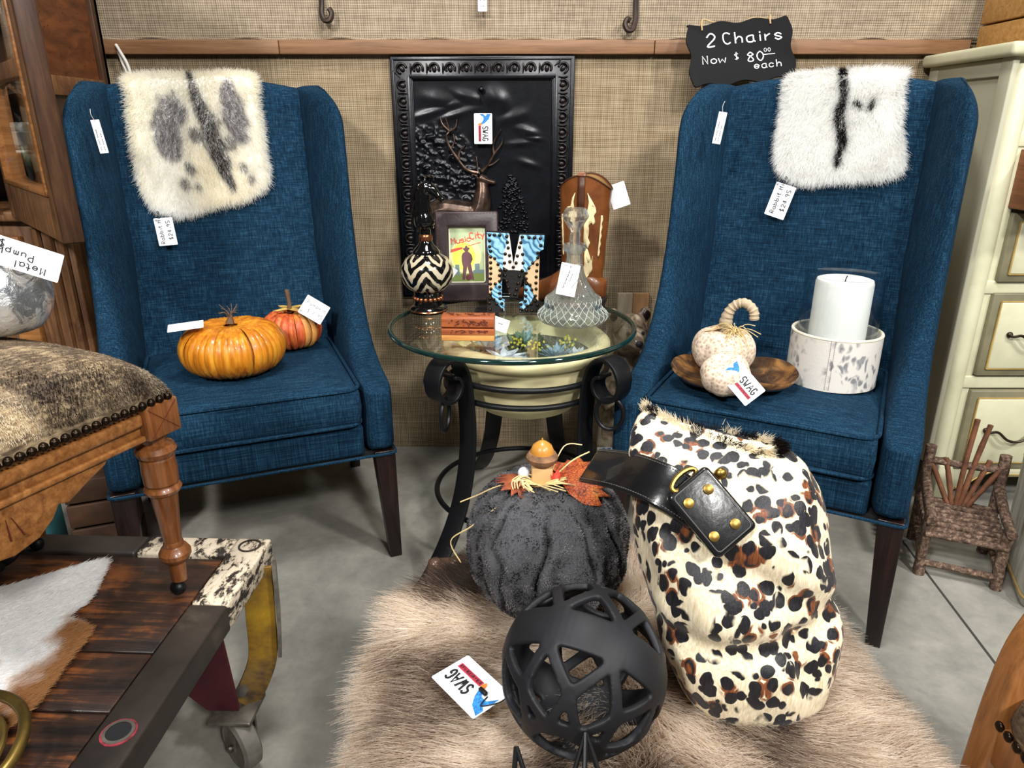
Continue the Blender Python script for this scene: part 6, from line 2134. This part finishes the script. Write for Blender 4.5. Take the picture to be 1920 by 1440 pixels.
card('large white handwritten tag on the silver pumpkin at left', frame((-0.92, -0.12, 0.36), (-0.33, -0.12, -0.62), (-0.612, 0.872, 0.852)), 0.110, 0.036, [('Metal', -0.040, 0.006, 0.0085), ('Pumpkin', -0.024, -0.006, 0.0085), ('$14.22', 0.010, -0.014, 0.0085)], string=[(0.04, -0.0008, 0.0), (0.03, -0.0012, 0.002), (0.046, -0.001, 0.001)])

# things in the dark under the left chair
plain('teal_tin', (70, 130, 136), 0.5)
plain('dark_crate_wood', (66, 44, 28), 0.7, var=0.3, bump=0.4)
tc = thing('teal_box', 'teal box on the floor behind the cart at left', 'box', (-1.165, 1.45, 0))
G().box((0, 0, 0.11), (0.16, 0.12, 0.22)).obj('box_body', 'teal_tin', tc, bevel=0.006)
G().box((0, 0, 0.226), (0.17, 0.13, 0.016)).obj('lid', 'teal_tin', tc, bevel=0.004)
cr2 = thing('dark_wood_crate', 'dark brown wooden crate on floor beside the teal box', 'crate', (-0.985, 1.52, 0), 0.38)
for k in range(4):
    G().box((0, 0, 0.03 + 0.062 * k), (0.13, 0.16, 0.056)).obj('slat', 'dark_crate_wood', cr2, bevel=0.003)

# ------------------------------------------------------------------ leather-topped bench
BZ = 0.345
t_ = NT('embossed_leather')
lv = t_.n('ShaderNodeTexVoronoi')
lv.inputs['Scale'].default_value = 60
t_.l(t_.coord('Object'), lv.inputs['Vector'])
t_.base(t_.ramp(t_.noise(20, 4), [(0.3, (58, 40, 32)), (0.7, (104, 78, 62))]))
t_.set(0.32, 0, coat=0.2)
t_.bump(lv.outputs['Distance'], 0.5, 0.003)
bA = math.radians(6)
bn2 = thing('leather_bench', 'low wooden bench with embossed leather top under the big fur', 'bench', (0.145, 0.70, 0), bA)
BW, BD = 0.50, 0.62
G().box((0, 0, BZ - 0.0175), (BW, BD, 0.035)).obj('leather_top', 'embossed_leather', bn2, bevel=0.006, seg=3)
G().box((0, 0, BZ - 0.062), (BW - 0.012, BD - 0.012, 0.055)).obj('seat_frame', 'oak_gold', bn2, bevel=0.003)
for x in (-1, 1):
    for y in (-1, 1):
        G().box((x * (BW / 2 - 0.04), y * (BD / 2 - 0.04), (BZ - 0.085) / 2), (0.05, 0.05, BZ - 0.085), taper=0.7).obj('leg', 'oak_turned', bn2, bevel=0.003)
nb = None
for k in range(20):
    for sx in (-1, 1):
        l = (sx * (BW / 2 - 0.012), BD / 2 - 0.014 - k * 0.031, BZ)
        if nb is None:
            nb = G().ball((0, 0, 0), (0.0105, 0.0105, 0.005), 12, 6).obj('nailhead', 'embossed_leather', bn2, loc=l)
        else:
            copy_part(nb, bn2, l)
for k in range(1, 15):
    copy_part(nb, bn2, (-BW / 2 + 0.012 + k * 0.031, BD / 2 - 0.014, BZ))

# ------------------------------------------------------------------ big fur hide on the bench
ca, sa = math.cos(bA), math.sin(bA)
def bench_map(x, y):
    """flat on the bench, drooping beyond its edges"""
    lx = (x - 0.145) * ca + (y - 0.70) * sa
    ly = -(x - 0.145) * sa + (y - 0.70) * ca
    ox = np.maximum(np.abs(lx) - (BW / 2 + 0.004), 0)
    oy = np.maximum(np.abs(ly) - (BD / 2 + 0.004), 0)
    o = np.sqrt(ox ** 2 + oy ** 2)
    ang = np.clip(o / 0.03, 0, 1.25)
    R = 0.028
    horiz = np.where(o < 0.0375, R * np.sin(ang), R * math.sin(1.25) + (o - 0.0375) * math.cos(1.25))
    drop = np.where(o < 0.0375, R * (1 - np.cos(ang)), R * (1 - math.cos(1.25)) + (o - 0.0375) * math.sin(1.25))
    k = np.where(o > 1e-6, horiz / np.maximum(o, 1e-6), 1)
    sx, sy = np.sign(lx), np.sign(ly)
    nlx = np.where(ox > 0, sx * (BW / 2 + 0.004 + ox * k), lx)
    nly = np.where(oy > 0, sy * (BD / 2 + 0.004 + oy * k), ly)
    z = BZ + 0.004 - drop + 0.006 * vnoise(x, y, 9, 21) * (o < 0.01)
    X = 0.145 + nlx * ca - nly * sa
    Y = 0.70 + nlx * sa + nly * ca
    un = np.maximum(o, 1e-6)
    nl = np.stack([sx * ox / un * np.sin(ang), sy * oy / un * np.sin(ang), np.cos(ang)], 1)
    nn = np.stack([nl[:, 0] * ca - nl[:, 1] * sa, nl[:, 0] * sa + nl[:, 1] * ca, nl[:, 2]], 1)
    return np.stack([X, Y, z], 1), nn / np.linalg.norm(nn, axis=1)[:, None]
plain('tan_pelt', (120, 100, 84), 0.9)
fh = thing('fur_hide', 'large long-haired tan and brown fur hide draped over bench', 'fur hide')
fo = [(-0.060, 0.905), (0.0, 0.945), (0.10, 0.95), (0.25, 0.94), (0.37, 0.90), (0.43, 0.82), (0.46, 0.72), (0.475, 0.60), (0.47, 0.46), (0.38, 0.40), (0.20, 0.385), (0.02, 0.385), (-0.12, 0.40), (-0.195, 0.50), (-0.200, 0.62), (-0.172, 0.76), (-0.130, 0.855)]
h = Hide(fo, (0.15, 0.68), bench_map, nth=160, nr=24)
h.sheet('pelt', 'tan_pelt', fh, 0.004)
x, y, s, th, p, nn = h.sample(80000, 0.18)
m = len(x)
r = RNG.normal(0, 1, (m, 3))
# hair lies outwards from the spine, sweeping towards the viewer
side = np.clip((x - 0.15) / 0.12, -1, 1)
flow = np.stack([side * 0.95 + np.clip((s - 0.8) / 0.2, 0, 1) * np.cos(th) * 0.7, -0.42 + 0.55 * np.clip((y - 0.8) / 0.12, 0, 1) + np.clip((s - 0.8) / 0.2, 0, 1) * np.sin(th) * 0.5, np.zeros(m)], 1)
w1 = vnoise(x, y, 22, 31) - 0.5
w2 = vnoise(x, y, 22, 37) - 0.5
flow[:, 0] += 0.7 * w1
flow[:, 1] += 0.7 * w2
D = nn * 0.42 + flow + 0.10 * r
D /= np.linalg.norm(D, axis=1)[:, None]
L = RNG.uniform(0.028, 0.052, m) * (1 + 0.45 * np.clip((s - 0.85) / 0.15, 0, 1))
bend = np.stack([0.25 * w1 * L, 0.25 * w2 * L, -0.12 * L], 1) + 0.05 * L[:, None] * r
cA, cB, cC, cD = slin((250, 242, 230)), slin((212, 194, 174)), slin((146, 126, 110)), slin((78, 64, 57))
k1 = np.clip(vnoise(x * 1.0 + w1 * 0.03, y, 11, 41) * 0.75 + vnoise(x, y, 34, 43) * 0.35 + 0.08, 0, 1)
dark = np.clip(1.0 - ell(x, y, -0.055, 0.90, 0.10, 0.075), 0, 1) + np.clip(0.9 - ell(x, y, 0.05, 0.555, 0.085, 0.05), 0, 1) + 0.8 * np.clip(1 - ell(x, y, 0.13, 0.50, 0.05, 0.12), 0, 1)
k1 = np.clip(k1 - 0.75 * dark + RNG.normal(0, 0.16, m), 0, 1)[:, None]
colr = np.where(k1 < 0.3, cD + (cC - cD) * (k1 / 0.3), np.where(k1 < 0.6, cC + (cB - cC) * ((k1 - 0.3) / 0.3), cB + (cA - cB) * ((k1 - 0.6) / 0.4)))
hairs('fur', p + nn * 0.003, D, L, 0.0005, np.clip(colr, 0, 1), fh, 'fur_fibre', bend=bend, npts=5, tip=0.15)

# ------------------------------------------------------------------ grey plush pumpkin
plain('plush_grey', (66, 66, 69), 0.95)
PC = (0.050, 0.862, BZ + 0.012)
pp = thing('plush_pumpkin', 'grey plush fur pumpkin with acorn and autumn leaves on top', 'pumpkin', PC)
PR, PHh = 0.1125, 0.107
def plush_pt(a, thh):
    s = math.sin(thh)
    rr = PR * (s ** 0.8)
    z = PHh * math.cos(thh) * (1 - 0.16 * (1 - s) ** 1.5)
    ph = a * 11 / (2 * PI) + 0.16 * math.sin(thh * 3.1 + 2.0 * math.sin(a * 3)) + 0.05 * math.sin(thh * 11 + a * 5)
    dv = ph - round(ph)
    fold = -0.17 * math.exp(-(dv / 0.075) ** 2) + 0.035 * math.cos(2 * PI * dv + PI) * -1
    ph2 = a * 23 / (2 * PI) + 0.3 * math.sin(thh * 4.3 + a * 2)
    dv2 = ph2 - round(ph2)
    fold -= 0.025 * math.exp(-(dv2 / 0.10) ** 2) * max(0, math.sin(thh * 2.5 + a * 3))
    k = 1 + fold * min(1, s * 1.4)
    return (rr * k * math.cos(a), rr * k * math.sin(a), PHh * 0.90 + z)
NU, NV = 220, 70
rows = [[plush_pt(2 * PI * j / NU, 0.04 + (PI - 0.08) * i / NV) for j in range(NU)] for i in range(NV + 1)]
G().grid(rows, closed_u=True, cap=True).obj('body', 'plush_grey', pp, ang=85)
A = np.array(rows)
n = 52000
fi, fj = RNG.uniform(1, NV - 1.01, n), RNG.uniform(0, NU, n)
wgt = np.linalg.norm(A[fi.astype(int), (fj.astype(int)) % NU][:, :2], axis=1) / PR
keep = RNG.random(n) < np.clip(wgt, 0.1, 1)
fi, fj = fi[keep], fj[keep]
i0, j0 = fi.astype(int), fj.astype(int) % NU
a_, b_ = (fi - i0)[:, None], (fj - fj.astype(int))[:, None]
p00, p01, p10, p11 = A[i0, j0], A[i0, (j0 + 1) % NU], A[i0 + 1, j0], A[i0 + 1, (j0 + 1) % NU]
P = (p00 * (1 - b_) + p01 * b_) * (1 - a_) + (p10 * (1 - b_) + p11 * b_) * a_
N = np.cross(p10 - p00, p01 - p00)
N /= np.linalg.norm(N, axis=1)[:, None] + 1e-9
cen = np.array([0, 0, PHh * 0.9])
N = np.where((np.sum(N * (P - cen), 1) < 0)[:, None], -N, N)
m = len(P)
r = RNG.normal(0, 1, (m, 3))
fj = fj * (120 / NU)
tuft = np.stack([vnoise(fi * 0.9, fj * 0.9, 0.5, 3) - .5, vnoise(fi * 0.9, fj * 0.9, 0.5, 4) - .5, vnoise(fi, fj, 0.5, 5) - .5], 1)
D = N + 0.9 * tuft + 0.25 * r
D /= np.linalg.norm(D, axis=1)[:, None]
kk = np.clip(0.45 + 1.5 * tuft[:, :1] + 0.16 * r[:, :1], 0, 1)
colr = slin((36, 36, 39)) + (slin((162, 160, 163)) - slin((36, 36, 39))) * kk
hairs('fur', P - N * 0.001, D, RNG.uniform(0.0022, 0.0038, m), 0.0006, colr, pp, 'fur_fibre', npts=3, tip=0.5)
# decorations
t_ = NT('maple_leaf')
lvz = t_.n('ShaderNodeTexVoronoi', feature='DISTANCE_TO_EDGE')
lvz.inputs['Scale'].default_value = 220
t_.l(t_.coord('Object'), lvz.inputs['Vector'])
lc = t_.ramp(t_.noise(22, 3), [(0.35, (150, 58, 26)), (0.55, (196, 98, 44)), (0.7, (196, 142, 46))])
t_.base(t_.mix(t_.ramp(lvz.outputs['Distance'], [(0.02, (255, 255, 255)), (0.08, (0, 0, 0))]), lc, (74, 30, 20)))
t_.set(0.6)
t_ = NT('maple_dark')
t_.base(t_.ramp(t_.noise(40, 3), [(0.35, (90, 34, 20)), (0.65, (160, 84, 44))]))
t_.set(0.6)
plain('acorn_nut', (186, 128, 52), 0.35, var=0.2, coat=0.2)
plain('acorn_cap', (116, 84, 58), 0.8, var=0.3, vs=60, bump=0.8, bs=220)
plain('pale_block', (206, 164, 112), 0.6)
plain('berry_frost', (206, 214, 222), 0.5)
plain('red_petal', (206, 70, 50), 0.6)
ML = [(0, 0), (.10, .06), (.30, .02), (.28, .12), (.52, .10), (.46, .20), (.66, .30), (.52, .34), (.60, .50), (.44, .44), (.50, .66), (.36, .58), (.34, .74), (.24, .60), (.10, .84), (.04, .60), (-.08, .70), (-.06, .50), (-.22, .56), (-.14, .36), (-.28, .34), (-.12, .22), (-.16, .12), (-.04, .10)]
def leaf(s, loc, rot, m):
    bm = bmesh.new()
    bm.faces.new([bm.verts.new((a * s, b * s, 0)) for a, b in ML])
    bmesh.ops.triangulate(bm, faces=bm.faces)
    bmesh.ops.subdivide_edges(bm, edges=bm.edges, cuts=2, use_grid_fill=True)
    g = G()
    idx = {v: i for i, v in enumerate(bm.verts)}
    g.add([(v.co.x, v.co.y, 0.004 * math.sin(v.co.x / s * 7) - 0.10 * (v.co.x ** 2 + v.co.y ** 2) / s) for v in bm.verts], [tuple(idx[v] for v in f.verts) for f in bm.faces])
    bm.free()
    o = g.obj('maple_leaf', m, pp, loc=loc, rot=rot)
    md = o.modifiers.new('thick', 'SOLIDIFY')
    md.thickness = 0.0007
    return o
TP = 0.186
leaf(0.098, (0.006, -0.018, TP + 0.010), (0.22, 0.22, -0.95), 'maple_leaf')
leaf(0.080, (0.016, 0.0, TP + 0.014), (0.0, 0.1, -0.35), 'maple_leaf')
leaf(0.066, (-0.022, -0.008, TP + 0.004), (0.15, -0.2, 2.35), 'maple_dark')
G().box((-0.010, -0.010, TP + 0.018), (0.028, 0.024, 0.028)).obj('wooden_stem_block', 'pale_block', pp, bevel=0.002)
ac = G().lathe([(0.001, 0.0), (0.012, 0.002), (0.0200, 0.009), (0.0215, 0.015), (0.0175, 0.021), (0.001, 0.021)], 24).obj('acorn_cup', 'acorn_cap', pp, loc=(-0.010, -0.010, TP + 0.030))
G().lathe([(0.016, 0.017), (0.0155, 0.024), (0.0125, 0.031), (0.006, 0.036), (0.0015, 0.038), (0.001, 0.041)], 20).obj('acorn_nut', 'acorn_nut', ac)
G().ball((-0.034, -0.006, TP + 0.018), 0.0085, 12, 8).obj('berry', 'berry_frost', pp)
for a in (0, 1.2, 2.4):
    G().add(*[(lambda q: q)(z) for z in (petal_mesh(0.018, 0.005, 0.001, 0.004).v, petal_mesh(0.018, 0.005, 0.001, 0.004).f)]).obj('red_petal', 'red_petal', pp, loc=(0.008, -0.024, TP + 0.012), rot=(0, -0.9, a))
g = G()
for k in range(34):
    a = random.uniform(0, 6.28)
    c = Vector((-0.012, -0.018, TP + 0.006))
    R_ = random.uniform(0.018, 0.04)
    g.tube(crom([c, c + Vector((R_ * math.cos(a), R_ * 0.5 * math.sin(a) - 0.006, 0.012)), c + Vector((R_ * 1.3 * math.cos(a + 0.5), R_ * 0.6 * math.sin(a + 0.5) - 0.006, 0.004))], 5), 0.0008, 4)
for q in ([(-0.02, -0.02, TP), (-0.06, -0.02, TP + 0.008), (-0.10, 0.0, TP - 0.02), (-0.122, 0.01, TP - 0.035)], [(-0.02, -0.02, TP), (-0.06, -0.04, TP - 0.008), (-0.105, -0.03, TP - 0.05), (-0.135, -0.01, TP - 0.085), (-0.122, -0.01, TP - 0.12)], [(0.0, -0.015, TP + 0.01), (0.03, 0.005, TP + 0.03), (0.055, 0.01, TP + 0.042)], [(0.0, -0.01, TP + 0.012), (0.02, 0.01, TP + 0.05), (0.045, 0.015, TP + 0.05)]):
    g.tube(crom(q, 6), 0.0009, 4)
g.obj('raffia_bow', 'raffia', pp, kind='stuff')

# ------------------------------------------------------------------ black openwork orb
t_ = NT('matte_black_metal')
t_.base(t_.ramp(t_.noise(12, 4), [(0.3, (20, 21, 24)), (0.7, (36, 37, 41))]))
t_.set(0.55, 0.2, spec=0.4)
t_.bump(t_.noise(90, 3), 0.12, 0.001)
OR = 0.0895
OC = Vector((0.077, 0.617, BZ + 0.013 + OR))
vd = Vector((0, math.cos(math.radians(38)), -math.sin(math.radians(38))))
orb_rot = Matrix.Rotation(math.radians(22), 3, vd) @ Matrix.Rotation(math.radians(-62), 3, 'X') @ Matrix.Rotation(math.radians(11), 3, 'Z')
ob = thing('openwork_orb', 'matte black openwork metal orb with solid band on fur', 'orb', M=Matrix.Translation(OC) @ orb_rot.to_4x4())
def sph(lat, lon, r=OR):
    return Vector((r * math.cos(lat) * math.cos(lon), r * math.cos(lat) * math.sin(lon), r * math.sin(lat)))
g = G()
TH = 0.0075
def band(l0, l1, n=72, k=6):
    rows = []
    for i in range(k + 1):
        rows.append([sph(l0 + (l1 - l0) * i / k, 2 * PI * j / n) for j in range(n)])
    for i in range(k, -1, -1):
        rows.append([sph(l0 + (l1 - l0) * i / k, 2 * PI * j / n, OR - TH) for j in range(n)])
    g.grid(rows, closed_u=True, closed_v=True)
d2 = math.radians
band(d2(-13), d2(14))
def strut(a, b, w0, w1):
    va, vb = sph(*a).normalized(), sph(*b).normalized()
    rows = []
    n = 9
    for i in range(n):
        k = i / (n - 1)
        c = va.lerp(vb, k).normalized()
        t = (vb - va)
        t = (t - c * t.dot(c)).normalized()
        sdv = c.cross(t)
        w = (w0 + (w1 - w0) * k) * (1 + 0.5 * (2 * k - 1) ** 4)
        rows.append([c * OR + sdv * w, c * OR - sdv * w, c * (OR - TH) - sdv * w, c * (OR - TH) + sdv * w])
    g.grid(rows, closed_u=True, cap=True)
NB = 8
for sg_ in (1, -1):
    for k in range(NB):
        l0 = 2 * PI * k / NB
        hf = PI / NB
        A0 = (sg_ * d2(12), l0)
        B0, B1 = (sg_ * d2(40), l0 + hf), (sg_ * d2(40), l0 - hf)
        C0 = (sg_ * d2(64), l0)
        strut(A0, B0, 0.0056, 0.0060)
        strut(A0, B1, 0.0056, 0.0060)
        strut(B0, C0, 0.0056, 0.0048)
        strut(B1, C0, 0.0056, 0.0048)
    if True:
        rows = []
        for lat in (60, 66, 72):
            rows.append([sph(sg_ * d2(lat), 2 * PI * j / 36) for j in range(36)])
        for lat in (72, 66, 60):
            rows.append([sph(sg_ * d2(lat), 2 * PI * j / 36, OR - TH) for j in range(36)])
        g.grid(rows, closed_u=True, closed_v=True)
g.obj('lattice_shell', 'matte_black_metal', ob, remesh=0.0017, sm_it=6)
ot = swag('white printed shop tag lying on fur beside the black orb', frame((-0.66, 0.75, 0.05), (-0.72, -0.69, 0.0), (-0.048, 0.652, 0.392)), 0.079, 0.055)
G().tube(crom([(-0.026, -0.001, -0.004), (-0.034, -0.004, 0.012), (-0.048, -0.01, -0.006), (-0.058, -0.03, -0.012), (-0.056, -0.016, -0.03)], 6), 0.0007, 5).obj('string', 'ink', ot)
G().box((-0.018, -0.0025, -0.004), (0.012, 0.004, 0.005)).obj('string_clip', 'iron_black', ot, bevel=0.001)

# ------------------------------------------------------------------ wire star
ws = thing('wire_ornament', 'angular black wire ornament at bottom edge in front of orb', 'ornament', (0.060, 0.500, BZ + 0.018))
g = G()
for a, b in (((0.010, 0.022, 0.094), (-0.024, -0.03, 0.0)), ((0.010, 0.022, 0.094), (0.002, -0.06, 0.006)), ((0.010, 0.022, 0.094), (0.046, -0.03, 0.0)), ((-0.056, 0.016, 0.082), (-0.064, -0.03, 0.0)), ((-0.056, 0.016, 0.082), (-0.024, -0.03, 0.0)), ((-0.024, -0.03, 0.0), (0.022, 0.006, 0.058)), ((0.022, 0.006, 0.058), (0.046, -0.03, 0.0)), ((-0.064, -0.03, 0.0), (0.002, -0.06, 0.006)), ((0.002, -0.06, 0.006), (0.046, -0.03, 0.0))):
    g.tube([a, b], 0.0025, 8)
g.obj('wire_frame', 'iron_black', ws)

# ------------------------------------------------------------------ leopard print bag
bg_ = thing('leopard_bag', 'leopard print cowhide tote bag with black strap on fur', 'bag', (0.285, 0.688, BZ + 0.014))
SEC = [(0.0, (.000, .000), .076, .066), (.014, (.000, .002), .086, .075), (.046, (-.004, .004), .097, .083), (.092, (-.010, .012), .107, .089), (.138, (-.018, .020), .109, .090), (.184, (-.028, .030), .110, .086), (.228, (-.038, .040), .110, .078), (.262, (-.045, .048), .107, .064), (.288, (-.050, .054), .099, .045), (.304, (-.054, .058), .088, .025), (.312, (-.056, .060), .078, .009)]
zs = [q[0] for q in SEC]
rows = []
NR, NA = 64, 96
fold_dir = math.radians(-28)
for i in range(NR + 1):
    z = 0.312 * i / NR
    cx = np.interp(z, zs, [q[1][0] for q in SEC])
    cy = np.interp(z, zs, [q[1][1] for q in SEC])
    a_ = np.interp(z, zs, [q[2] for q in SEC])
    b_ = np.interp(z, zs, [q[3] for q in SEC])
    row = []
    tw_ = fold_dir * min(1, max(0, (z - 0.12) / 0.2))
    for j in range(NA):
        an = 2 * PI * j / NA
        c, s = math.cos(an), math.sin(an)
        x = a_ * (abs(c) ** 0.75) * (1 if c > 0 else -1)
        y = b_ * (abs(s) ** 0.75) * (1 if s > 0 else -1)
        # sag folds: a deep crease across the middle of the front, dents at the sides
        w = 1 - 0.17 * math.exp(-((z - 0.135 - 0.035 * math.sin(an * 1.0 + 0.6)) / 0.018) ** 2) * max(0, -s) ** 0.6
        w *= 1 - 0.13 * math.exp(-((z - 0.19 + 0.05 * c) / 0.02) ** 2) * max(0, -s)
        w *= 1 + 0.03 * math.sin(5 * an + z * 30) * math.sin(z / 0.312 * PI) + 0.02 * math.sin(9 * an - z * 46) * math.sin(z / 0.312 * PI)
        w *= 1 - 0.16 * math.exp(-((an - 1.5 * PI - 0.55 + z * 2.0) / 0.20) ** 2) * math.exp(-((z - 0.09) / 0.07) ** 2)
        x, y = x * w, y * w
        X = x * math.cos(tw_) - y * math.sin(tw_)
        Y = x * math.sin(tw_) + y * math.cos(tw_)
        row.append((cx + X, cy + Y, z + 0.006 * math.sin(2 * an + 0.8) * (z / 0.312) ** 3 - 0.010 * c * (z / 0.312) ** 2))
    rows.append(row)
body = G().grid(rows, closed_u=True, cap=True).obj('body', 'leopard_cowhide', bg_, ang=85)
A = np.array(rows)
# seam fringe along the top fold
top_ = A[-1]
n = 2600
j = RNG.integers(0, NA, n)
P = top_[j] + RNG.normal(0, 0.0025, (n, 3))
cen = top_.mean(0)
D = (P - cen) * np.array([0.6, 3.0, 0]) / 0.05 + np.array([0, 0, 0.9]) + RNG.normal(0, 0.45, (n, 3))
D /= np.linalg.norm(D, axis=1)[:, None]
kk = (vnoise(P[:, 0], P[:, 1], 60, 9) > 0.5)[:, None]
hairs('seam_fringe', P, D, RNG.uniform(0.004, 0.010, n), 0.0004, np.where(kk, slin((30, 22, 20)), slin((232, 222, 198))), bg_, 'fur_fibre', npts=3)
# fine edge hair over the whole hide, coloured by a coarse spot lookup is left to the skin itself
plain('black_leather', (14, 14, 16), 0.26, var=0.3, vs=14, bump=0.12, bs=120, coat=0.25)
plain('stitch_grey', (92, 90, 88), 0.7)
# strap: from behind the plush pumpkin across the front to the clasp
def front_of(X, Z):
    """front surface point of the bag at world X, Z (bag-local result)"""
    x, z = X - 0.285, Z - (BZ + 0.014)
    d = (A[:, :, 0] - x) ** 2 + (A[:, :, 2] - z) ** 2 + np.where(A[:, :, 1] > (np.interp(A[:, :, 2], zs, [q[1][1] for q in SEC])), 1.0, 0.0)
    i_, j_ = np.unravel_index(np.argmin(d), d.shape)
    return Vector((x, A[i_, j_, 1], z))
off_ = Vector((-0.1, -0.75, 0.65)).normalized()
cpt = front_of(0.204, 0.608)
BO = Vector((0.285, 0.688, BZ + 0.014))
e0, e1 = Vector((0.098, 0.805, 0.598)) - BO, cpt + off_ * 0.010
sp0 = [e0, e0.lerp(e1, 0.33) + off_ * 0.036, e0.lerp(e1, 0.66) + off_ * 0.036, e1 - off_ * 0.004]
pth = crom(sp0, 8)
upv = Vector((-0.15, -0.72, 0.68))
g = G().tube(pth, 1.0, flat=(0.050, 0.006), up=tuple(upv))
stp = g.obj('strap', 'black_leather', bg_, bevel=0.002)
for sgn in (-1, 1):
    g = G()
    for k in range(0, len(pth) - 1):
        t = (pth[k + 1] - pth[k])
        L = t.length
        t = t.normalized()
        u = (upv - t * upv.dot(t)).normalized()
        w = t.cross(u)
        q0 = pth[k] + w * (sgn * 0.021) + u * 0.0034
        for e2 in (0.1, 0.6):
            g.tube([q0 + t * L * e2, q0 + t * L * (e2 + 0.32)], 0.0005, 4)
    g.obj('strap_stitching', 'stitch_grey', stp)
# clasp patch
cM = frame((0.62, -0.42, -0.66), (0.94, 0.17, 0.29), Vector((0.285, 0.688, BZ + 0.014)) + cpt + off_ * 0.020 + Vector((0.008, 0, -0.006)))
cl_ = bpy.data.objects.new('clasp', None)
pat = G().prism(rrect(0.082, 0.056, 0.006, 4), -0.010, 0.004, 'xz')
o = pat.obj('clasp', 'black_leather', bg_, bevel=0.004, seg=3)
bpy.data.objects.remove(cl_)
o.matrix_local = Matrix.Translation(Vector((-0.285, -0.688, -(BZ + 0.014)))) @ cM
for x_, z_ in ((-0.020, 0.012), (-0.022, -0.014), (0.024, 0.010), (0.020, -0.016)):
    G().lathe([(0.001, 0), (0.0058, 0), (0.0055, 0.0018), (0.003, 0.0026), (0.001, 0.0028)], 16, M=Matrix.Rotation(math.radians(90), 3, 'X'), c=(x_, -0.0098, z_)).obj('rivet', 'brass', o)
G().tube([(x_, -0.0104, z_) for x_, z_ in rrect(0.072, 0.046, 0.004, 3)], 0.0005, 4, closed=True).obj('clasp_stitching', 'stitch_grey', o)
G().tube([(0.007 * math.cos(a) - 0.043, -0.003 + 0.005 * math.sin(a), 0.022 * math.sin(a) * 0.8) for a in np.linspace(0, 2 * PI, 20)[:-1]], 0.0028, 8, closed=True).obj('strap_ring', 'brass', o)
# brass rivet on the upper panel
kq = front_of(0.228, 0.642)
G().ball(tuple(kq), (0.0075, 0.0055, 0.0075), 14, 8).obj('rivet', 'brass', bg_)
